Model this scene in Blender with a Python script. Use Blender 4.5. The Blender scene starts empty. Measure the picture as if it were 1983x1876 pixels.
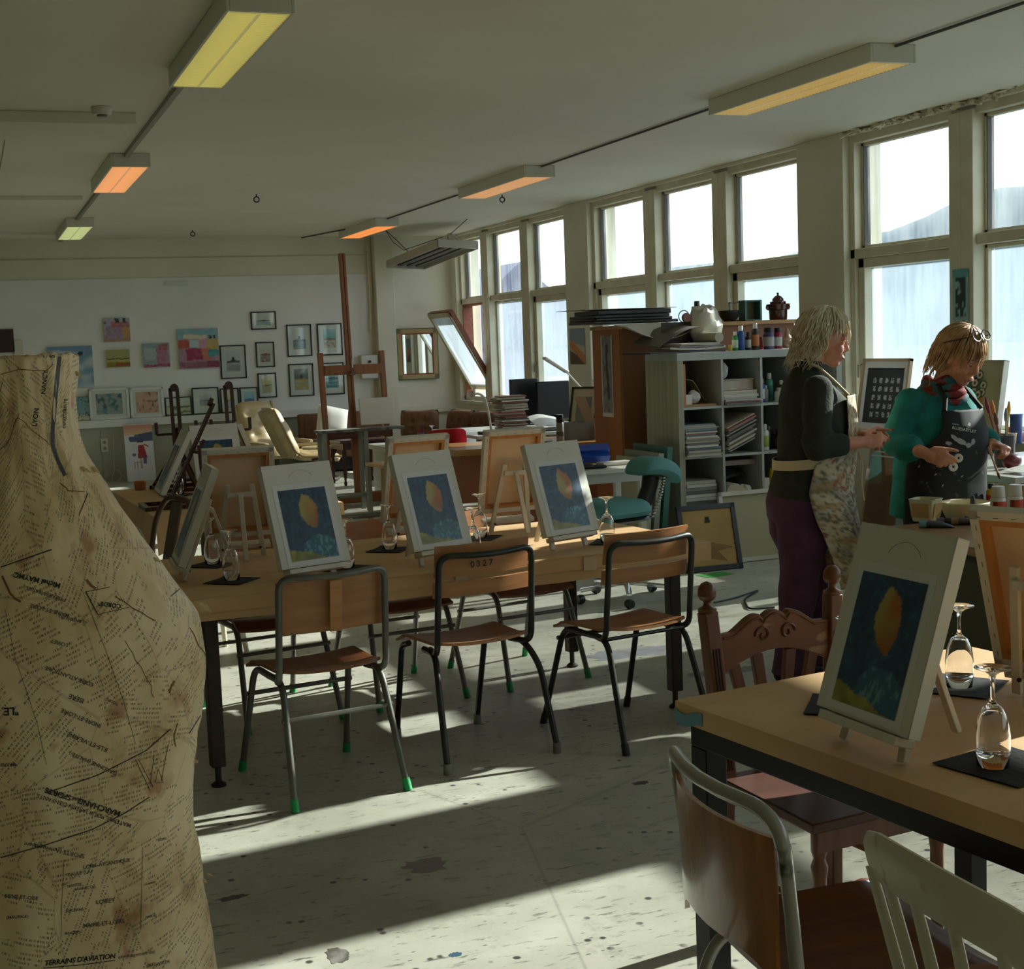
SKY_STRENGTH, SUN_STRENGTH, EXPO = 1.7, 8.2, 0.9
import bpy, bmesh, math, random
from mathutils import Vector, Matrix, noise
from mathutils.bvhtree import BVHTree
from math import pi, sin, cos, radians as rad
RN = random.Random(11)
SC = bpy.context.scene
COL = SC.collection
# ---------------------------------------------------------------- camera
FPX, W, H = 2743.2, 1983, 1876
yaw, pitch, roll = .3628, -.1004, -.0383
CP = Vector((0, 0, 1.6))
_f = Vector((sin(yaw)*cos(pitch), cos(yaw)*cos(pitch), sin(pitch)))
_r = Vector((cos(yaw), -sin(yaw), 0)); _u = _r.cross(_f)
CR = (cos(roll)*_r + sin(roll)*_u); CU = (-sin(roll)*_r + cos(roll)*_u); CF = _f
cd = bpy.data.cameras.new('camera'); cam = bpy.data.objects.new('camera', cd); COL.objects.link(cam)
cd.sensor_fit = 'HORIZONTAL'; cd.sensor_width = 36; cd.lens = 36*FPX/W; cd.clip_start = .05; cd.clip_end = 3000
m = Matrix((CR, CU, -CF)).transposed().to_4x4(); m.translation = CP; cam.matrix_world = m
SC.camera = cam
def ray(x, y): return CR*((x-W/2)/FPX) - CU*((y-H/2)/FPX) + CF
def onz(x, y, z=0.): d = ray(x, y); return CP + d*((z-CP.z)/d.z)
def onx(x, y, X): d = ray(x, y); return CP + d*((X-CP.x)/d.x)
def ony(x, y, Y): d = ray(x, y); return CP + d*((Y-CP.y)/d.y)
# ---------------------------------------------------------------- materials
MATS = {}
def lin(c):
    if isinstance(c, str): c = [int(c[i:i+2], 16)/255 for i in (0, 2, 4)]
    return tuple(x/12.92 if x <= .04045 else ((x+.055)/1.055)**2.4 for x in c)
def new_mat(name):
    m = bpy.data.materials.new(name); m.use_nodes = True
    nt = m.node_tree; return m, nt, nt.nodes['Principled BSDF']
def mat(name, col, rough=.55, metal=0., col2=None, scale=6., stretch=None, thr=(.35, .65), detail=4., bump=0., bscale=None, spec=.5, coat=0., emit=0., ecol=None, rvar=0.):
    if name in MATS: return MATS[name]
    m, nt, b = new_mat(name); MATS[name] = m; N = nt.nodes.new; L = nt.links.new
    b.inputs['Base Color'].default_value = (*lin(col), 1); b.inputs['Roughness'].default_value = rough
    b.inputs['Metallic'].default_value = metal; b.inputs['Specular IOR Level'].default_value = spec
    b.inputs['Coat Weight'].default_value = coat
    if emit:
        b.inputs['Emission Color'].default_value = (*lin(ecol or col), 1); b.inputs['Emission Strength'].default_value = emit
    if col2 or bump:
        tc = N('ShaderNodeTexCoord'); mp = N('ShaderNodeMapping'); L(tc.outputs['Object'], mp.inputs['Vector'])
        mp.inputs['Scale'].default_value = stretch or (1, 1, 1)
        nz = N('ShaderNodeTexNoise'); nz.inputs['Scale'].default_value = scale; nz.inputs['Detail'].default_value = detail
        L(mp.outputs[0], nz.inputs['Vector'])
    if col2:
        cr = N('ShaderNodeValToRGB'); cr.color_ramp.elements[0].position = thr[0]; cr.color_ramp.elements[1].position = thr[1]
        cr.color_ramp.elements[0].color = (*lin(col), 1); cr.color_ramp.elements[1].color = (*lin(col2), 1)
        L(nz.outputs['Fac'], cr.inputs['Fac']); L(cr.outputs['Color'], b.inputs['Base Color'])
    if bump:
        n2 = nz
        if bscale:
            n2 = N('ShaderNodeTexNoise'); n2.inputs['Scale'].default_value = bscale; n2.inputs['Detail'].default_value = 3; L(mp.outputs[0], n2.inputs['Vector'])
        bp = N('ShaderNodeBump'); bp.inputs['Strength'].default_value = bump; bp.inputs['Distance'].default_value = .01
        L(n2.outputs['Fac'], bp.inputs['Height']); L(bp.outputs[0], b.inputs['Normal'])
    return m
def wood(name, c1, c2, rough=.45, axis='x', scale=5., coat=0.):
    st = {'x': (.12, 1.6, 1.6), 'y': (1.6, .12, 1.6), 'z': (1.6, 1.6, .12)}[axis]
    return mat(name, c1, rough, col2=c2, scale=scale*4, stretch=st, thr=(.3, .7), detail=5, bump=.05, coat=coat)
def art_mat(name='painted_art', rough=.6):
    if name in MATS: return MATS[name]
    m, nt, b = new_mat(name); MATS[name] = m
    a = nt.nodes.new('ShaderNodeVertexColor'); a.layer_name = 'Col'
    nt.links.new(a.outputs['Color'], b.inputs['Base Color']); b.inputs['Roughness'].default_value = rough
    return m
def glass_mat():
    if 'clear_glass' in MATS: return MATS['clear_glass']
    m, nt, b = new_mat('clear_glass'); MATS['clear_glass'] = m
    b.inputs['Base Color'].default_value = (1, 1, 1, 1); b.inputs['Roughness'].default_value = .0
    b.inputs['Transmission Weight'].default_value = 1; b.inputs['IOR'].default_value = 1.48
    return m
def sheet_glass(name, tint=(.96, .99, .98), refl=.06):
    if name in MATS: return MATS[name]
    m, nt, b = new_mat(name); MATS[name] = m; nt.nodes.remove(b)
    t = nt.nodes.new('ShaderNodeBsdfTransparent'); t.inputs[0].default_value = (*tint, 1)
    g = nt.nodes.new('ShaderNodeBsdfGlossy'); g.inputs['Roughness'].default_value = .03
    mx = nt.nodes.new('ShaderNodeMixShader'); mx.inputs[0].default_value = refl
    nt.links.new(t.outputs[0], mx.inputs[1]); nt.links.new(g.outputs[0], mx.inputs[2])
    nt.links.new(mx.outputs[0], nt.nodes['Material Output'].inputs[0])
    return m
# ---------------------------------------------------------------- mesh builder
class MB:
    def __init__(s): s.v = []; s.f = []; s.mi = []; s.cur = 0
    def add(s, vs, fs):
        o = len(s.v); s.v += [Vector(v) for v in vs]; s.f += [tuple(i+o for i in f) for f in fs]; s.mi += [s.cur]*len(fs); return s
    def box(s, c, d, rx=0, ry=0, rz=0, M=None):
        x, y, z = d[0]/2, d[1]/2, d[2]/2
        vs = [Vector((a*x, b*y, e*z)) for e in (-1, 1) for b in (-1, 1) for a in (-1, 1)]
        Rm = M or (Matrix.Rotation(rz, 3, 'Z') @ Matrix.Rotation(ry, 3, 'Y') @ Matrix.Rotation(rx, 3, 'X'))
        c = Vector(c)
        return s.add([Rm @ v + c for v in vs], [(0, 2, 3, 1), (4, 5, 7, 6), (0, 1, 5, 4), (2, 6, 7, 3), (0, 4, 6, 2), (1, 3, 7, 5)])
    def bb(s, x0, x1, y0, y1, z0, z1): return s.box(((x0+x1)/2, (y0+y1)/2, (z0+z1)/2), (x1-x0, y1-y0, z1-z0))
    def bar(s, a, b, w, t, up=(0, 0, 1)):      # rectangular bar between two points
        a = Vector(a); b = Vector(b); d = b-a; l = d.length; d.normalize(); up = Vector(up)
        x = d.cross(up)
        if x.length < 1e-4: x = d.cross(Vector((0, 1, 0)))
        x.normalize(); y = x.cross(d)
        return s.box((a+b)/2, (w, t, l), M=Matrix((x, y, d)).transposed())
    def tube(s, pts, r, n=8, closed=False, flat=None):
        pts = [Vector(p) for p in pts]; k = len(pts); rr = r if isinstance(r, (list, tuple)) else [r]*k
        tang = []
        for i in range(k):
            a = pts[(i-1) % k] if (closed or i > 0) else pts[i]; b = pts[(i+1) % k] if (closed or i < k-1) else pts[i]
            tang.append((b-a).normalized() if (b-a).length > 1e-9 else Vector((0, 0, 1)))
        t0 = tang[0]; nrm = t0.orthogonal().normalized(); vs = []
        for i in range(k):
            t = tang[i]; nrm = (nrm - t*nrm.dot(t)); nrm.normalize(); bn = t.cross(nrm)
            for j in range(n):
                a = 2*pi*j/n; vs.append(pts[i] + (nrm*cos(a)+bn*sin(a))*rr[i])
        fs = []
        for i in range(k if closed else k-1):
            o = i*n; q = ((i+1) % k)*n
            for j in range(n): fs.append((o+j, o+(j+1) % n, q+(j+1) % n, q+j))
        if not closed: fs += [tuple(range(n))[::-1], tuple(range((k-1)*n, k*n))]
        return s.add(vs, fs)
    def lathe(s, prof, c=(0, 0, 0), n=20, M=None, a0=0., a1=2*pi):
        c = Vector(c); M = M or Matrix.Identity(3); vs = []; full = abs(a1-a0-2*pi) < 1e-6; cols = n if full else n+1
        for r, z in prof:
            for j in range(cols):
                a = a0+(a1-a0)*j/n; vs.append(M @ Vector((max(r, 1e-5)*cos(a), max(r, 1e-5)*sin(a), z)) + c)
        fs = []
        for i in range(len(prof)-1):
            for j in range(n):
                j2 = (j+1) % cols; fs.append((i*cols+j, i*cols+j2, (i+1)*cols+j2, (i+1)*cols+j))
        return s.add(vs, fs)
    def prism(s, poly, t, M=None, c=(0, 0, 0)):   # poly in local XY, extruded along local Z by t
        M = M or Matrix.Identity(3); c = Vector(c); n = len(poly)
        vs = [M @ Vector((p[0], p[1], 0)) + c for p in poly] + [M @ Vector((p[0], p[1], t)) + c for p in poly]
        fs = [tuple(range(n))[::-1], tuple(range(n, 2*n))] + [(i, (i+1) % n, n+(i+1) % n, n+i) for i in range(n)]
        return s.add(vs, fs)
    def loft(s, rings, cap=True):
        n = len(rings[0]); vs = [p for r in rings for p in r]; fs = []
        for i in range(len(rings)-1):
            for j in range(n): fs.append((i*n+j, i*n+(j+1) % n, (i+1)*n+(j+1) % n, (i+1)*n+j))
        if cap: fs += [tuple(range(n))[::-1], tuple(range((len(rings)-1)*n, len(rings)*n))]
        return s.add(vs, fs)
    def grid(s, nu, nv, fn):
        vs = [fn(i/nu, j/nv) for j in range(nv+1) for i in range(nu+1)]
        fs = [(j*(nu+1)+i, j*(nu+1)+i+1, (j+1)*(nu+1)+i+1, (j+1)*(nu+1)+i) for j in range(nv) for i in range(nu)]
        return s.add(vs, fs)
    def sheet(s, nu, nv, fn, t=.002):           # grid with thickness
        P = [[Vector(fn(i/nu, j/nv)) for i in range(nu+1)] for j in range(nv+1)]
        top = []; 
        for j in range(nv+1):
            for i in range(nu+1):
                a = P[j][min(i+1, nu)]-P[j][max(i-1, 0)]; b = P[min(j+1, nv)][i]-P[max(j-1, 0)][i]
                nn = a.cross(b); nn.normalize(); top.append(P[j][i]+nn*t)
        k = (nu+1)*(nv+1); q = lambda i, j: j*(nu+1)+i
        fs = []
        for j in range(nv):
            for i in range(nu):
                f = (q(i, j), q(i+1, j), q(i+1, j+1), q(i, j+1)); fs.append(f[::-1]); fs.append(tuple(x+k for x in f))
        for i in range(nu): fs += [(q(i, 0), q(i+1, 0), q(i+1, 0)+k, q(i, 0)+k), (q(i+1, nv), q(i, nv), q(i, nv)+k, q(i+1, nv)+k)]
        for j in range(nv): fs += [(q(0, j+1), q(0, j), q(0, j)+k, q(0, j+1)+k), (q(nu, j), q(nu, j+1), q(nu, j+1)+k, q(nu, j)+k)]
        return s.add([v for r in P for v in r]+top, fs)
    def ball(s, c, r, n=12, M=None):
        r = (r, r, r) if not isinstance(r, (tuple, list)) else r; c = Vector(c); M = M or Matrix.Identity(3); vs = []; m_ = n//2+1
        for i in range(m_+1):
            t = pi*i/m_
            for j in range(n):
                a = 2*pi*j/n; st = max(sin(t), 1e-4); vs.append(M @ Vector((r[0]*st*cos(a), r[1]*st*sin(a), -r[2]*cos(t))) + c)
        return s.add(vs, [(i*n+j, i*n+(j+1) % n, (i+1)*n+(j+1) % n, (i+1)*n+j) for i in range(m_) for j in range(n)])
    def caps(s, a, b, ra, rb, n=12):            # tapered capsule
        a = Vector(a); b = Vector(b); d = b-a; L_ = d.length
        M = d.to_track_quat('Z', 'Y').to_matrix() if L_ > 1e-6 else Matrix.Identity(3)
        pr = [(ra*sin(t), -ra*cos(t)) for t in (0.001, .4, .8, 1.2, pi/2)] + [(rb*cos(t), L_+rb*sin(t)) for t in (0, .4, .8, 1.2, pi/2-.001)]
        return s.lathe(pr, a, n, M)
    def xf(s, M):
        s.v = [M @ v for v in s.v]; return s
def wpos(o):
    p = Vector((0, 0, 0))
    return p
def obj(name, mb, m, parent=None, smooth=40, bevel=0, sub=0, world=False, col=None, segs=2):
    me = bpy.data.meshes.new(name); me.from_pydata(mb.v, [], mb.f); me.update()
    o = bpy.data.objects.new(name, me); COL.objects.link(o)
    for x in (m if isinstance(m, (list, tuple)) else [m]): me.materials.append(x)
    if any(mb.mi): me.polygons.foreach_set('material_index', mb.mi)
    if smooth:
        me.polygons.foreach_set('use_smooth', [True]*len(me.polygons)); me.set_sharp_from_angle(angle=rad(smooth))
    if col:
        ca = me.color_attributes.new('Col', 'FLOAT_COLOR', 'POINT')
        fl = []
        for c in col: fl += [*c, 1.]
        ca.data.foreach_set('color', fl)
    if parent:
        o.parent = parent
        if world and parent.type == 'EMPTY': o.location = -parent.location
    if bevel:
        b = o.modifiers.new('bevel', 'BEVEL'); b.width = bevel; b.segments = segs; b.limit_method = 'ANGLE'; b.angle_limit = rad(35); b.harden_normals = False
    if sub:
        b = o.modifiers.new('sub', 'SUBSURF'); b.levels = sub; b.render_levels = sub
    return o
def fixn(o):
    bm = bmesh.new(); bm.from_mesh(o.data); bmesh.ops.recalc_face_normals(bm, faces=bm.faces); bm.to_mesh(o.data); bm.free(); return o
def tag(o, label, cat, group=None):
    o['label'] = label; o['category'] = cat
    if group: o['group'] = group
    return o
def T(name, label, cat, loc=(0, 0, 0), rz=0., group=None, rx=0., ry=0.):
    o = bpy.data.objects.new(name, None); COL.objects.link(o); o.empty_display_size = .1
    o.location = loc; o.rotation_euler = (rx, ry, rz); tag(o, label, cat, group); return o
def single(name, mb, m, label, cat, group=None, loc=None, rz=0., **k):
    o = obj(name, mb, m, **k); tag(o, label, cat, group)
    if loc is not None: o.location = loc
    o.rotation_euler[2] = rz
    return o
def S(name, mb, m, parent=None, **k):
    o = obj(name, mb, m, parent, **k)
    if not parent: o['kind'] = 'structure'
    return o
def dup(o, loc=None, rz=None, label=None, group=None, rot=None):
    c = o.copy(); COL.objects.link(c)
    if loc is not None: c.location = loc
    if rz is not None: c.rotation_euler[2] = rz
    if rot is not None: c.rotation_euler = rot
    if label: c['label'] = label
    if group: c['group'] = group
    def rec(a, b):
        for ch in list(a.children):
            d = ch.copy(); COL.objects.link(d); d.parent = b; rec(ch, d)
    rec(o, c); return c
def plab(o, label): o['label'] = label; return o
def art(name, w, h, fn, parent, loc=(0, 0, 0), nx=28, ny=28, t=.0015, rot=None, rough=.6):
    """a flat painted panel in local XZ facing -Y, coloured by fn(u, v) -> sRGB"""
    mb = MB(); cols = []
    for j in range(ny+1):
        for i in range(nx+1): cols.append(lin(fn(i/nx, j/ny)))
    mb.grid(nx, ny, lambda u, v: Vector(((u-.5)*w, 0, v*h)))
    k = len(mb.v); b = [0, nx, (nx+1)*(ny+1)-1, (nx+1)*ny]
    bk = [mb.v[i]+Vector((0, t, 0)) for i in b]; o_ = k; mb.v += bk; cols += [(.5, .45, .38)]*4
    mb.f.append((o_, o_+3, o_+2, o_+1)); mb.mi.append(0)
    ob = obj(name, mb, art_mat('painted_art' if rough == .6 else 'painted_art_%d' % int(rough*100), rough), parent, smooth=0, col=cols)
    ob.location = loc
    if rot: ob.rotation_euler = rot
    return ob
def nz(u, v, s=4., seed=0.): return noise.noise(Vector((u*s+seed*7.3, v*s-seed*3.1, seed*1.7)))
def mixc(a, b, t): t = max(0., min(1., t)); return tuple(a[i]*(1-t)+b[i]*t for i in range(3))
def hx(c): return tuple(int(c[i:i+2], 16)/255 for i in (0, 2, 4))
def ss(a, b, x): t = max(0., min(1., (x-a)/(b-a))) if b != a else float(x > a); return t*t*(3-2*t)
_FNT = {}
def text_mb(txt, size, bold=0., serif=False, shear=0., ext=.0006, cond=1.):
    cu = bpy.data.curves.new('t', 'FONT'); cu.body = txt; cu.size = size; cu.extrude = ext; cu.align_x = 'CENTER'; cu.align_y = 'CENTER'; cu.resolution_u = 3
    cu.offset = bold; cu.shear = shear
    o = bpy.data.objects.new('t', cu); COL.objects.link(o)
    dg = bpy.context.evaluated_depsgraph_get(); me = bpy.data.meshes.new_from_object(o.evaluated_get(dg))
    mb = MB(); mb.add([Vector((v.co.x*cond, v.co.y, v.co.z)) for v in me.vertices], [tuple(p.vertices) for p in me.polygons])
    bpy.data.objects.remove(o); bpy.data.curves.remove(cu); bpy.data.meshes.remove(me); return mb
def arc(c, r, a0, a1, n, ax=(1, 0, 0), ay=(0, 0, 1)):
    c = Vector(c); ax = Vector(ax); ay = Vector(ay)
    return [c+ax*r*cos(a0+(a1-a0)*i/n)+ay*r*sin(a0+(a1-a0)*i/n) for i in range(n+1)]
def fillet(pts, r, n=5):
    """polyline with rounded corners"""
    pts = [Vector(p) for p in pts]; out = [pts[0]]
    for i in range(1, len(pts)-1):
        p = pts[i]; a = (pts[i-1]-p); b = (pts[i+1]-p); rr = min(r, a.length*.48, b.length*.48); a.normalize(); b.normalize()
        A = p+a*rr; B = p+b*rr
        for k in range(n+1):
            t = k/n; out.append(A*(1-t)**2+p*2*t*(1-t)+B*t*t)
    out.append(pts[-1]); return out
RX = lambda a: Matrix.Rotation(a, 3, 'X')
RY = lambda a: Matrix.Rotation(a, 3, 'Y')
RZ = lambda a: Matrix.Rotation(a, 3, 'Z')
# ================================================================ light and world
w = bpy.data.worlds.new('sky'); SC.world = w; w.use_nodes = True
nt = w.node_tree; bg = nt.nodes['Background']; N = nt.nodes.new; L = nt.links.new
tc = N('ShaderNodeTexCoord'); sx = N('ShaderNodeSeparateXYZ'); L(tc.outputs['Generated'], sx.inputs[0])
cr = N('ShaderNodeValToRGB'); e = cr.color_ramp.elements
e[0].position = 0.; e[0].color = (.62, .68, .70, 1); e[1].position = 1.; e[1].color = (.36, .52, .74, 1)
x = cr.color_ramp.elements.new(.12); x.color = (.86, .92, .95, 1)
x = cr.color_ramp.elements.new(.35); x.color = (.66, .79, .92, 1)
L(sx.outputs['Z'], cr.inputs['Fac'])
cn = N('ShaderNodeTexNoise'); cn.inputs['Scale'].default_value = 3.2; cn.inputs['Detail'].default_value = 6
L(tc.outputs['Generated'], cn.inputs['Vector'])
c2 = N('ShaderNodeValToRGB'); c2.color_ramp.elements[0].position = .42; c2.color_ramp.elements[1].position = .62; L(cn.outputs['Fac'], c2.inputs['Fac'])
mx = N('ShaderNodeMix'); mx.data_type = 'RGBA'; L(c2.outputs['Color'], mx.inputs[0]); L(cr.outputs['Color'], mx.inputs[6]); mx.inputs[7].default_value = (.93, .95, .95, 1)
L(mx.outputs[2], bg.inputs['Color']); bg.inputs['Strength'].default_value = SKY_STRENGTH
sd = bpy.data.lights.new('sun', 'SUN'); so = bpy.data.objects.new('sun', sd); COL.objects.link(so)
sd.energy = SUN_STRENGTH; sd.angle = rad(.7); sd.color = (1., .945, .85)
sdir = Vector((-1, -.135, -.478)).normalized(); so.rotation_euler = sdir.to_track_quat('-Z', 'Y').to_euler(); so.location = (30, 6, 12)
# ================================================================ materials of the room
m_wall = mat('wall_paint', 'dad6c4', .8, col2='d0ccb8', scale=1.3, bump=.06, bscale=60)
m_white = mat('white_wall_paint', 'e2e3df', .8, col2='d8d9d4', scale=1.1, bump=.05, bscale=70)
m_green = mat('grey_green_panel_paint', 'b4b6a2', .7, col2='a9ab96', scale=2)
m_frame = mat('window_paint', 'd2cdb6', .5, col2='c4bda3', scale=5, bump=.04)
m_ceil, nt_, b_ = new_mat('ceiling_paint'); N = nt_.nodes.new; L = nt_.links.new
tc = N('ShaderNodeTexCoord'); n1 = N('ShaderNodeTexNoise'); n1.inputs['Scale'].default_value = .7; n1.inputs['Detail'].default_value = 5; L(tc.outputs['Object'], n1.inputs['Vector'])
cr = N('ShaderNodeValToRGB'); cr.color_ramp.elements[0].position = .35; cr.color_ramp.elements[1].position = .7
cr.color_ramp.elements[0].color = (*lin('d3cfbd'), 1); cr.color_ramp.elements[1].color = (*lin('dcd9ca'), 1); L(n1.outputs['Fac'], cr.inputs['Fac'])
L(cr.outputs['Color'], b_.inputs['Base Color']); b_.inputs['Roughness'].default_value = .75
n2 = N('ShaderNodeTexNoise'); n2.inputs['Scale'].default_value = 1.; n2.inputs['Detail'].default_value = 4; mp = N('ShaderNodeMapping'); mp.inputs['Scale'].default_value = (.4, 2.2, 1); L(tc.outputs['Object'], mp.inputs[0]); L(mp.outputs[0], n2.inputs['Vector'])
bp = N('ShaderNodeBump'); bp.inputs['Strength'].default_value = .18; bp.inputs['Distance'].default_value = .05; L(n2.outputs['Fac'], bp.inputs['Height']); L(bp.outputs[0], b_.inputs['Normal'])
# floor: pale screed with paint drips and scuffs
m_floor, nt_, b_ = new_mat('studio_floor'); N = nt_.nodes.new; L = nt_.links.new
tc = N('ShaderNodeTexCoord')
def noise_n(s, d=5, rough=.6, st=None):
    n = N('ShaderNodeTexNoise'); n.inputs['Scale'].default_value = s; n.inputs['Detail'].default_value = d; n.inputs['Roughness'].default_value = rough
    if st: mp = N('ShaderNodeMapping'); mp.inputs['Scale'].default_value = st; mp.inputs['Rotation'].default_value = (0, 0, .5); L(tc.outputs['Object'], mp.inputs[0]); L(mp.outputs[0], n.inputs['Vector'])
    else: L(tc.outputs['Object'], n.inputs['Vector'])
    return n
def ramp(src, p0, p1, c0, c1):
    r = N('ShaderNodeValToRGB'); r.color_ramp.elements[0].position = p0; r.color_ramp.elements[1].position = p1
    r.color_ramp.elements[0].color = (*c0, 1); r.color_ramp.elements[1].color = (*c1, 1); L(src, r.inputs['Fac']); return r
def mixn(f, a, b):
    x = N('ShaderNodeMix'); x.data_type = 'RGBA'; L(f, x.inputs[0])
    for k, v in ((6, a), (7, b)):
        if isinstance(v, tuple): x.inputs[k].default_value = (*v, 1)
        else: L(v, x.inputs[k])
    return x.outputs[2]
base = ramp(noise_n(1.6, 6).outputs['Fac'], .35, .68, lin('a3a394'), lin('c4c3b4')).outputs['Color']
W0 = (0, 0, 0); W1 = (1, 1, 1)
sm = ramp(noise_n(5, 8, .75).outputs['Fac'], .55, .75, W0, W1).outputs['Color']
c = mixn(sm, base, lin('86877a'))
st1 = ramp(noise_n(26, 6, .7, (.35, 1.5, 1)).outputs['Fac'], .57, .66, W0, W1).outputs['Color']
c = mixn(st1, c, lin('6d6d66'))
vo = N('ShaderNodeTexVoronoi'); vo.inputs['Scale'].default_value = 13; L(tc.outputs['Object'], vo.inputs['Vector'])
sp = ramp(vo.outputs['Distance'], .10, .17, W1, W0).outputs['Color']
gate = ramp(noise_n(3.1, 3).outputs['Fac'], .44, .52, W0, W1).outputs['Color']
mul = N('ShaderNodeMath'); mul.operation = 'MULTIPLY'; L(sp, mul.inputs[0]); L(gate, mul.inputs[1])
c = mixn(mul.outputs[0], c, lin('4b4a48'))
big = ramp(noise_n(.8, 4, .6).outputs['Fac'], .60, .72, W0, (.55, .55, .55)).outputs['Color']
c = mixn(big, c, lin('7c7f7c'))
vo2 = N('ShaderNodeTexVoronoi'); vo2.inputs['Scale'].default_value = 31; mp2 = N('ShaderNodeMapping'); mp2.inputs['Scale'].default_value = (.6, 1.3, 1); mp2.inputs['Rotation'].default_value = (0, 0, .8); L(tc.outputs['Object'], mp2.inputs[0]); L(mp2.outputs[0], vo2.inputs['Vector'])
mul2 = N('ShaderNodeMath'); mul2.operation = 'MULTIPLY'; L(ramp(vo2.outputs['Distance'], .10, .16, W1, W0).outputs['Color'], mul2.inputs[0]); L(ramp(noise_n(5.3, 3).outputs['Fac'], .48, .58, W0, W1).outputs['Color'], mul2.inputs[1])
c = mixn(mul2.outputs[0], c, lin('6e6e67'))
ck1 = N('ShaderNodeTexVoronoi'); ck1.feature = 'DISTANCE_TO_EDGE'; ck1.inputs['Scale'].default_value = .55; L(tc.outputs['Object'], ck1.inputs['Vector'])
c = mixn(ramp(ck1.outputs['Distance'], .001, .003, (.35, .35, .35), W0).outputs['Color'], c, lin('6a6a62'))
L(c, b_.inputs['Base Color']); b_.inputs['Roughness'].default_value = .42; b_.inputs['Specular IOR Level'].default_value = .4
bp = N('ShaderNodeBump'); bp.inputs['Strength'].default_value = .12; bp.inputs['Distance'].default_value = .004; L(noise_n(40, 4).outputs['Fac'], bp.inputs['Height']); L(bp.outputs[0], b_.inputs['Normal'])
# dirty glass
def dirty(name, lo, hi, haze):
    m, nt, b = new_mat(name); nt.nodes.remove(b); N = nt.nodes.new; L = nt.links.new
    tc = N('ShaderNodeTexCoord'); mp = N('ShaderNodeMapping'); mp.inputs['Scale'].default_value = (1, 9, .8); L(tc.outputs['Object'], mp.inputs[0])
    n = N('ShaderNodeTexNoise'); n.inputs['Scale'].default_value = 2.4; n.inputs['Detail'].default_value = 7; n.inputs['Roughness'].default_value = .65; L(mp.outputs[0], n.inputs['Vector'])
    n2 = N('ShaderNodeTexNoise'); n2.inputs['Scale'].default_value = 1.6; n2.inputs['Detail'].default_value = 4; L(tc.outputs['Object'], n2.inputs['Vector'])
    ad = N('ShaderNodeMath'); ad.operation = 'ADD'; L(n.outputs['Fac'], ad.inputs[0]); L(n2.outputs['Fac'], ad.inputs[1])
    mr = N('ShaderNodeMapRange'); mr.inputs['From Min'].default_value = .75; mr.inputs['From Max'].default_value = 1.3; mr.inputs['To Min'].default_value = lo; mr.inputs['To Max'].default_value = hi; L(ad.outputs[0], mr.inputs['Value'])
    t = N('ShaderNodeBsdfTransparent'); t.inputs[0].default_value = (.90, .95, .96, 1)
    d = N('ShaderNodeBsdfTranslucent'); d.inputs[0].default_value = (*haze, 1)
    d2 = N('ShaderNodeBsdfDiffuse'); d2.inputs[0].default_value = (*haze, 1)
    ds = N('ShaderNodeMixShader'); ds.inputs[0].default_value = .3; L(d.outputs[0], ds.inputs[1]); L(d2.outputs[0], ds.inputs[2])
    mx = N('ShaderNodeMixShader'); L(mr.outputs[0], mx.inputs[0]); L(t.outputs[0], mx.inputs[1]); L(ds.outputs[0], mx.inputs[2])
    g = N('ShaderNodeBsdfGlossy'); g.inputs['Roughness'].default_value = .03
    m2 = N('ShaderNodeMixShader'); m2.inputs[0].default_value = .035; L(mx.outputs[0], m2.inputs[1]); L(g.outputs[0], m2.inputs[2])
    L(m2.outputs[0], nt.nodes['Material Output'].inputs[0]); return m
g_low = dirty('salt_streaked_glass', .22, .50, (.40, .48, .54)); g_high = dirty('dusty_glass', .01, .14, (.6, .65, .67))
# ================================================================ shell
XL, XR, YB, YF, ZC = -4.6, 6.40, 18.97, -4.2, 3.1
S('floor', MB().bb(XL-.2, XR+.4, YF-.2, YB+.3, -.12, 0), m_floor)
S('ceiling', MB().bb(XL-.2, XR+.4, YF-.2, YB+.3, ZC, ZC+.2), m_ceil)
S('wall_left', MB().bb(XL-.2, XL, YF, YB, 0, ZC), m_wall)
S('wall_front', MB().bb(XL-.2, XR+.35, YF-.2, YF, 0, ZC), m_wall)
wb = S('wall_back', MB().bb(XL-.2, XR+.35, YB, YB+.25, 0, ZC), m_wall)
S('white_band', MB().bb(XL, 5.22, YB-.014, YB, .70, 2.60), m_white, wb, bevel=.003)
S('panelling', MB().bb(XL, 5.22, YB-.012, YB, 0, .70), m_green, wb)
g = MB()
for i in range(9): g.bb(-3.2+i*.95-.004, -3.2+i*.95+.004, YB-.014, YB-.012, .01, .66)
S('panel_joint', g, mat('joint_grey_green', '8a8b7c', .8), wb)  # narrow darker grey-green lines at the panel joints
S('trim_1', MB().bb(XL, 5.22, YB-.10, YB-.014, .70, .80), m_white, bevel=.006)          # picture ledge
S('trim_2', MB().bb(XL, 5.2, YB-.02, YB, 3.06, 3.1), m_wall)
S('trim_3', MB().bb(XL, 5.2, YB-.012, YB, 2.85, 2.858), mat('band_line', 'b9b49c', .8))
S('pillar', MB().bb(5.27, 5.53, YB-.16, YB, 0, ZC), m_wall, bevel=.006)
S('trim_4', MB().bb(5.55, 6.40, YB-.05, YB, .66, .76), m_wall, bevel=.004)
S('trim_5', MB().bb(6.34, 6.40, 14.9, YB-.05, .60, .70), m_wall, bevel=.004)
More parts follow.
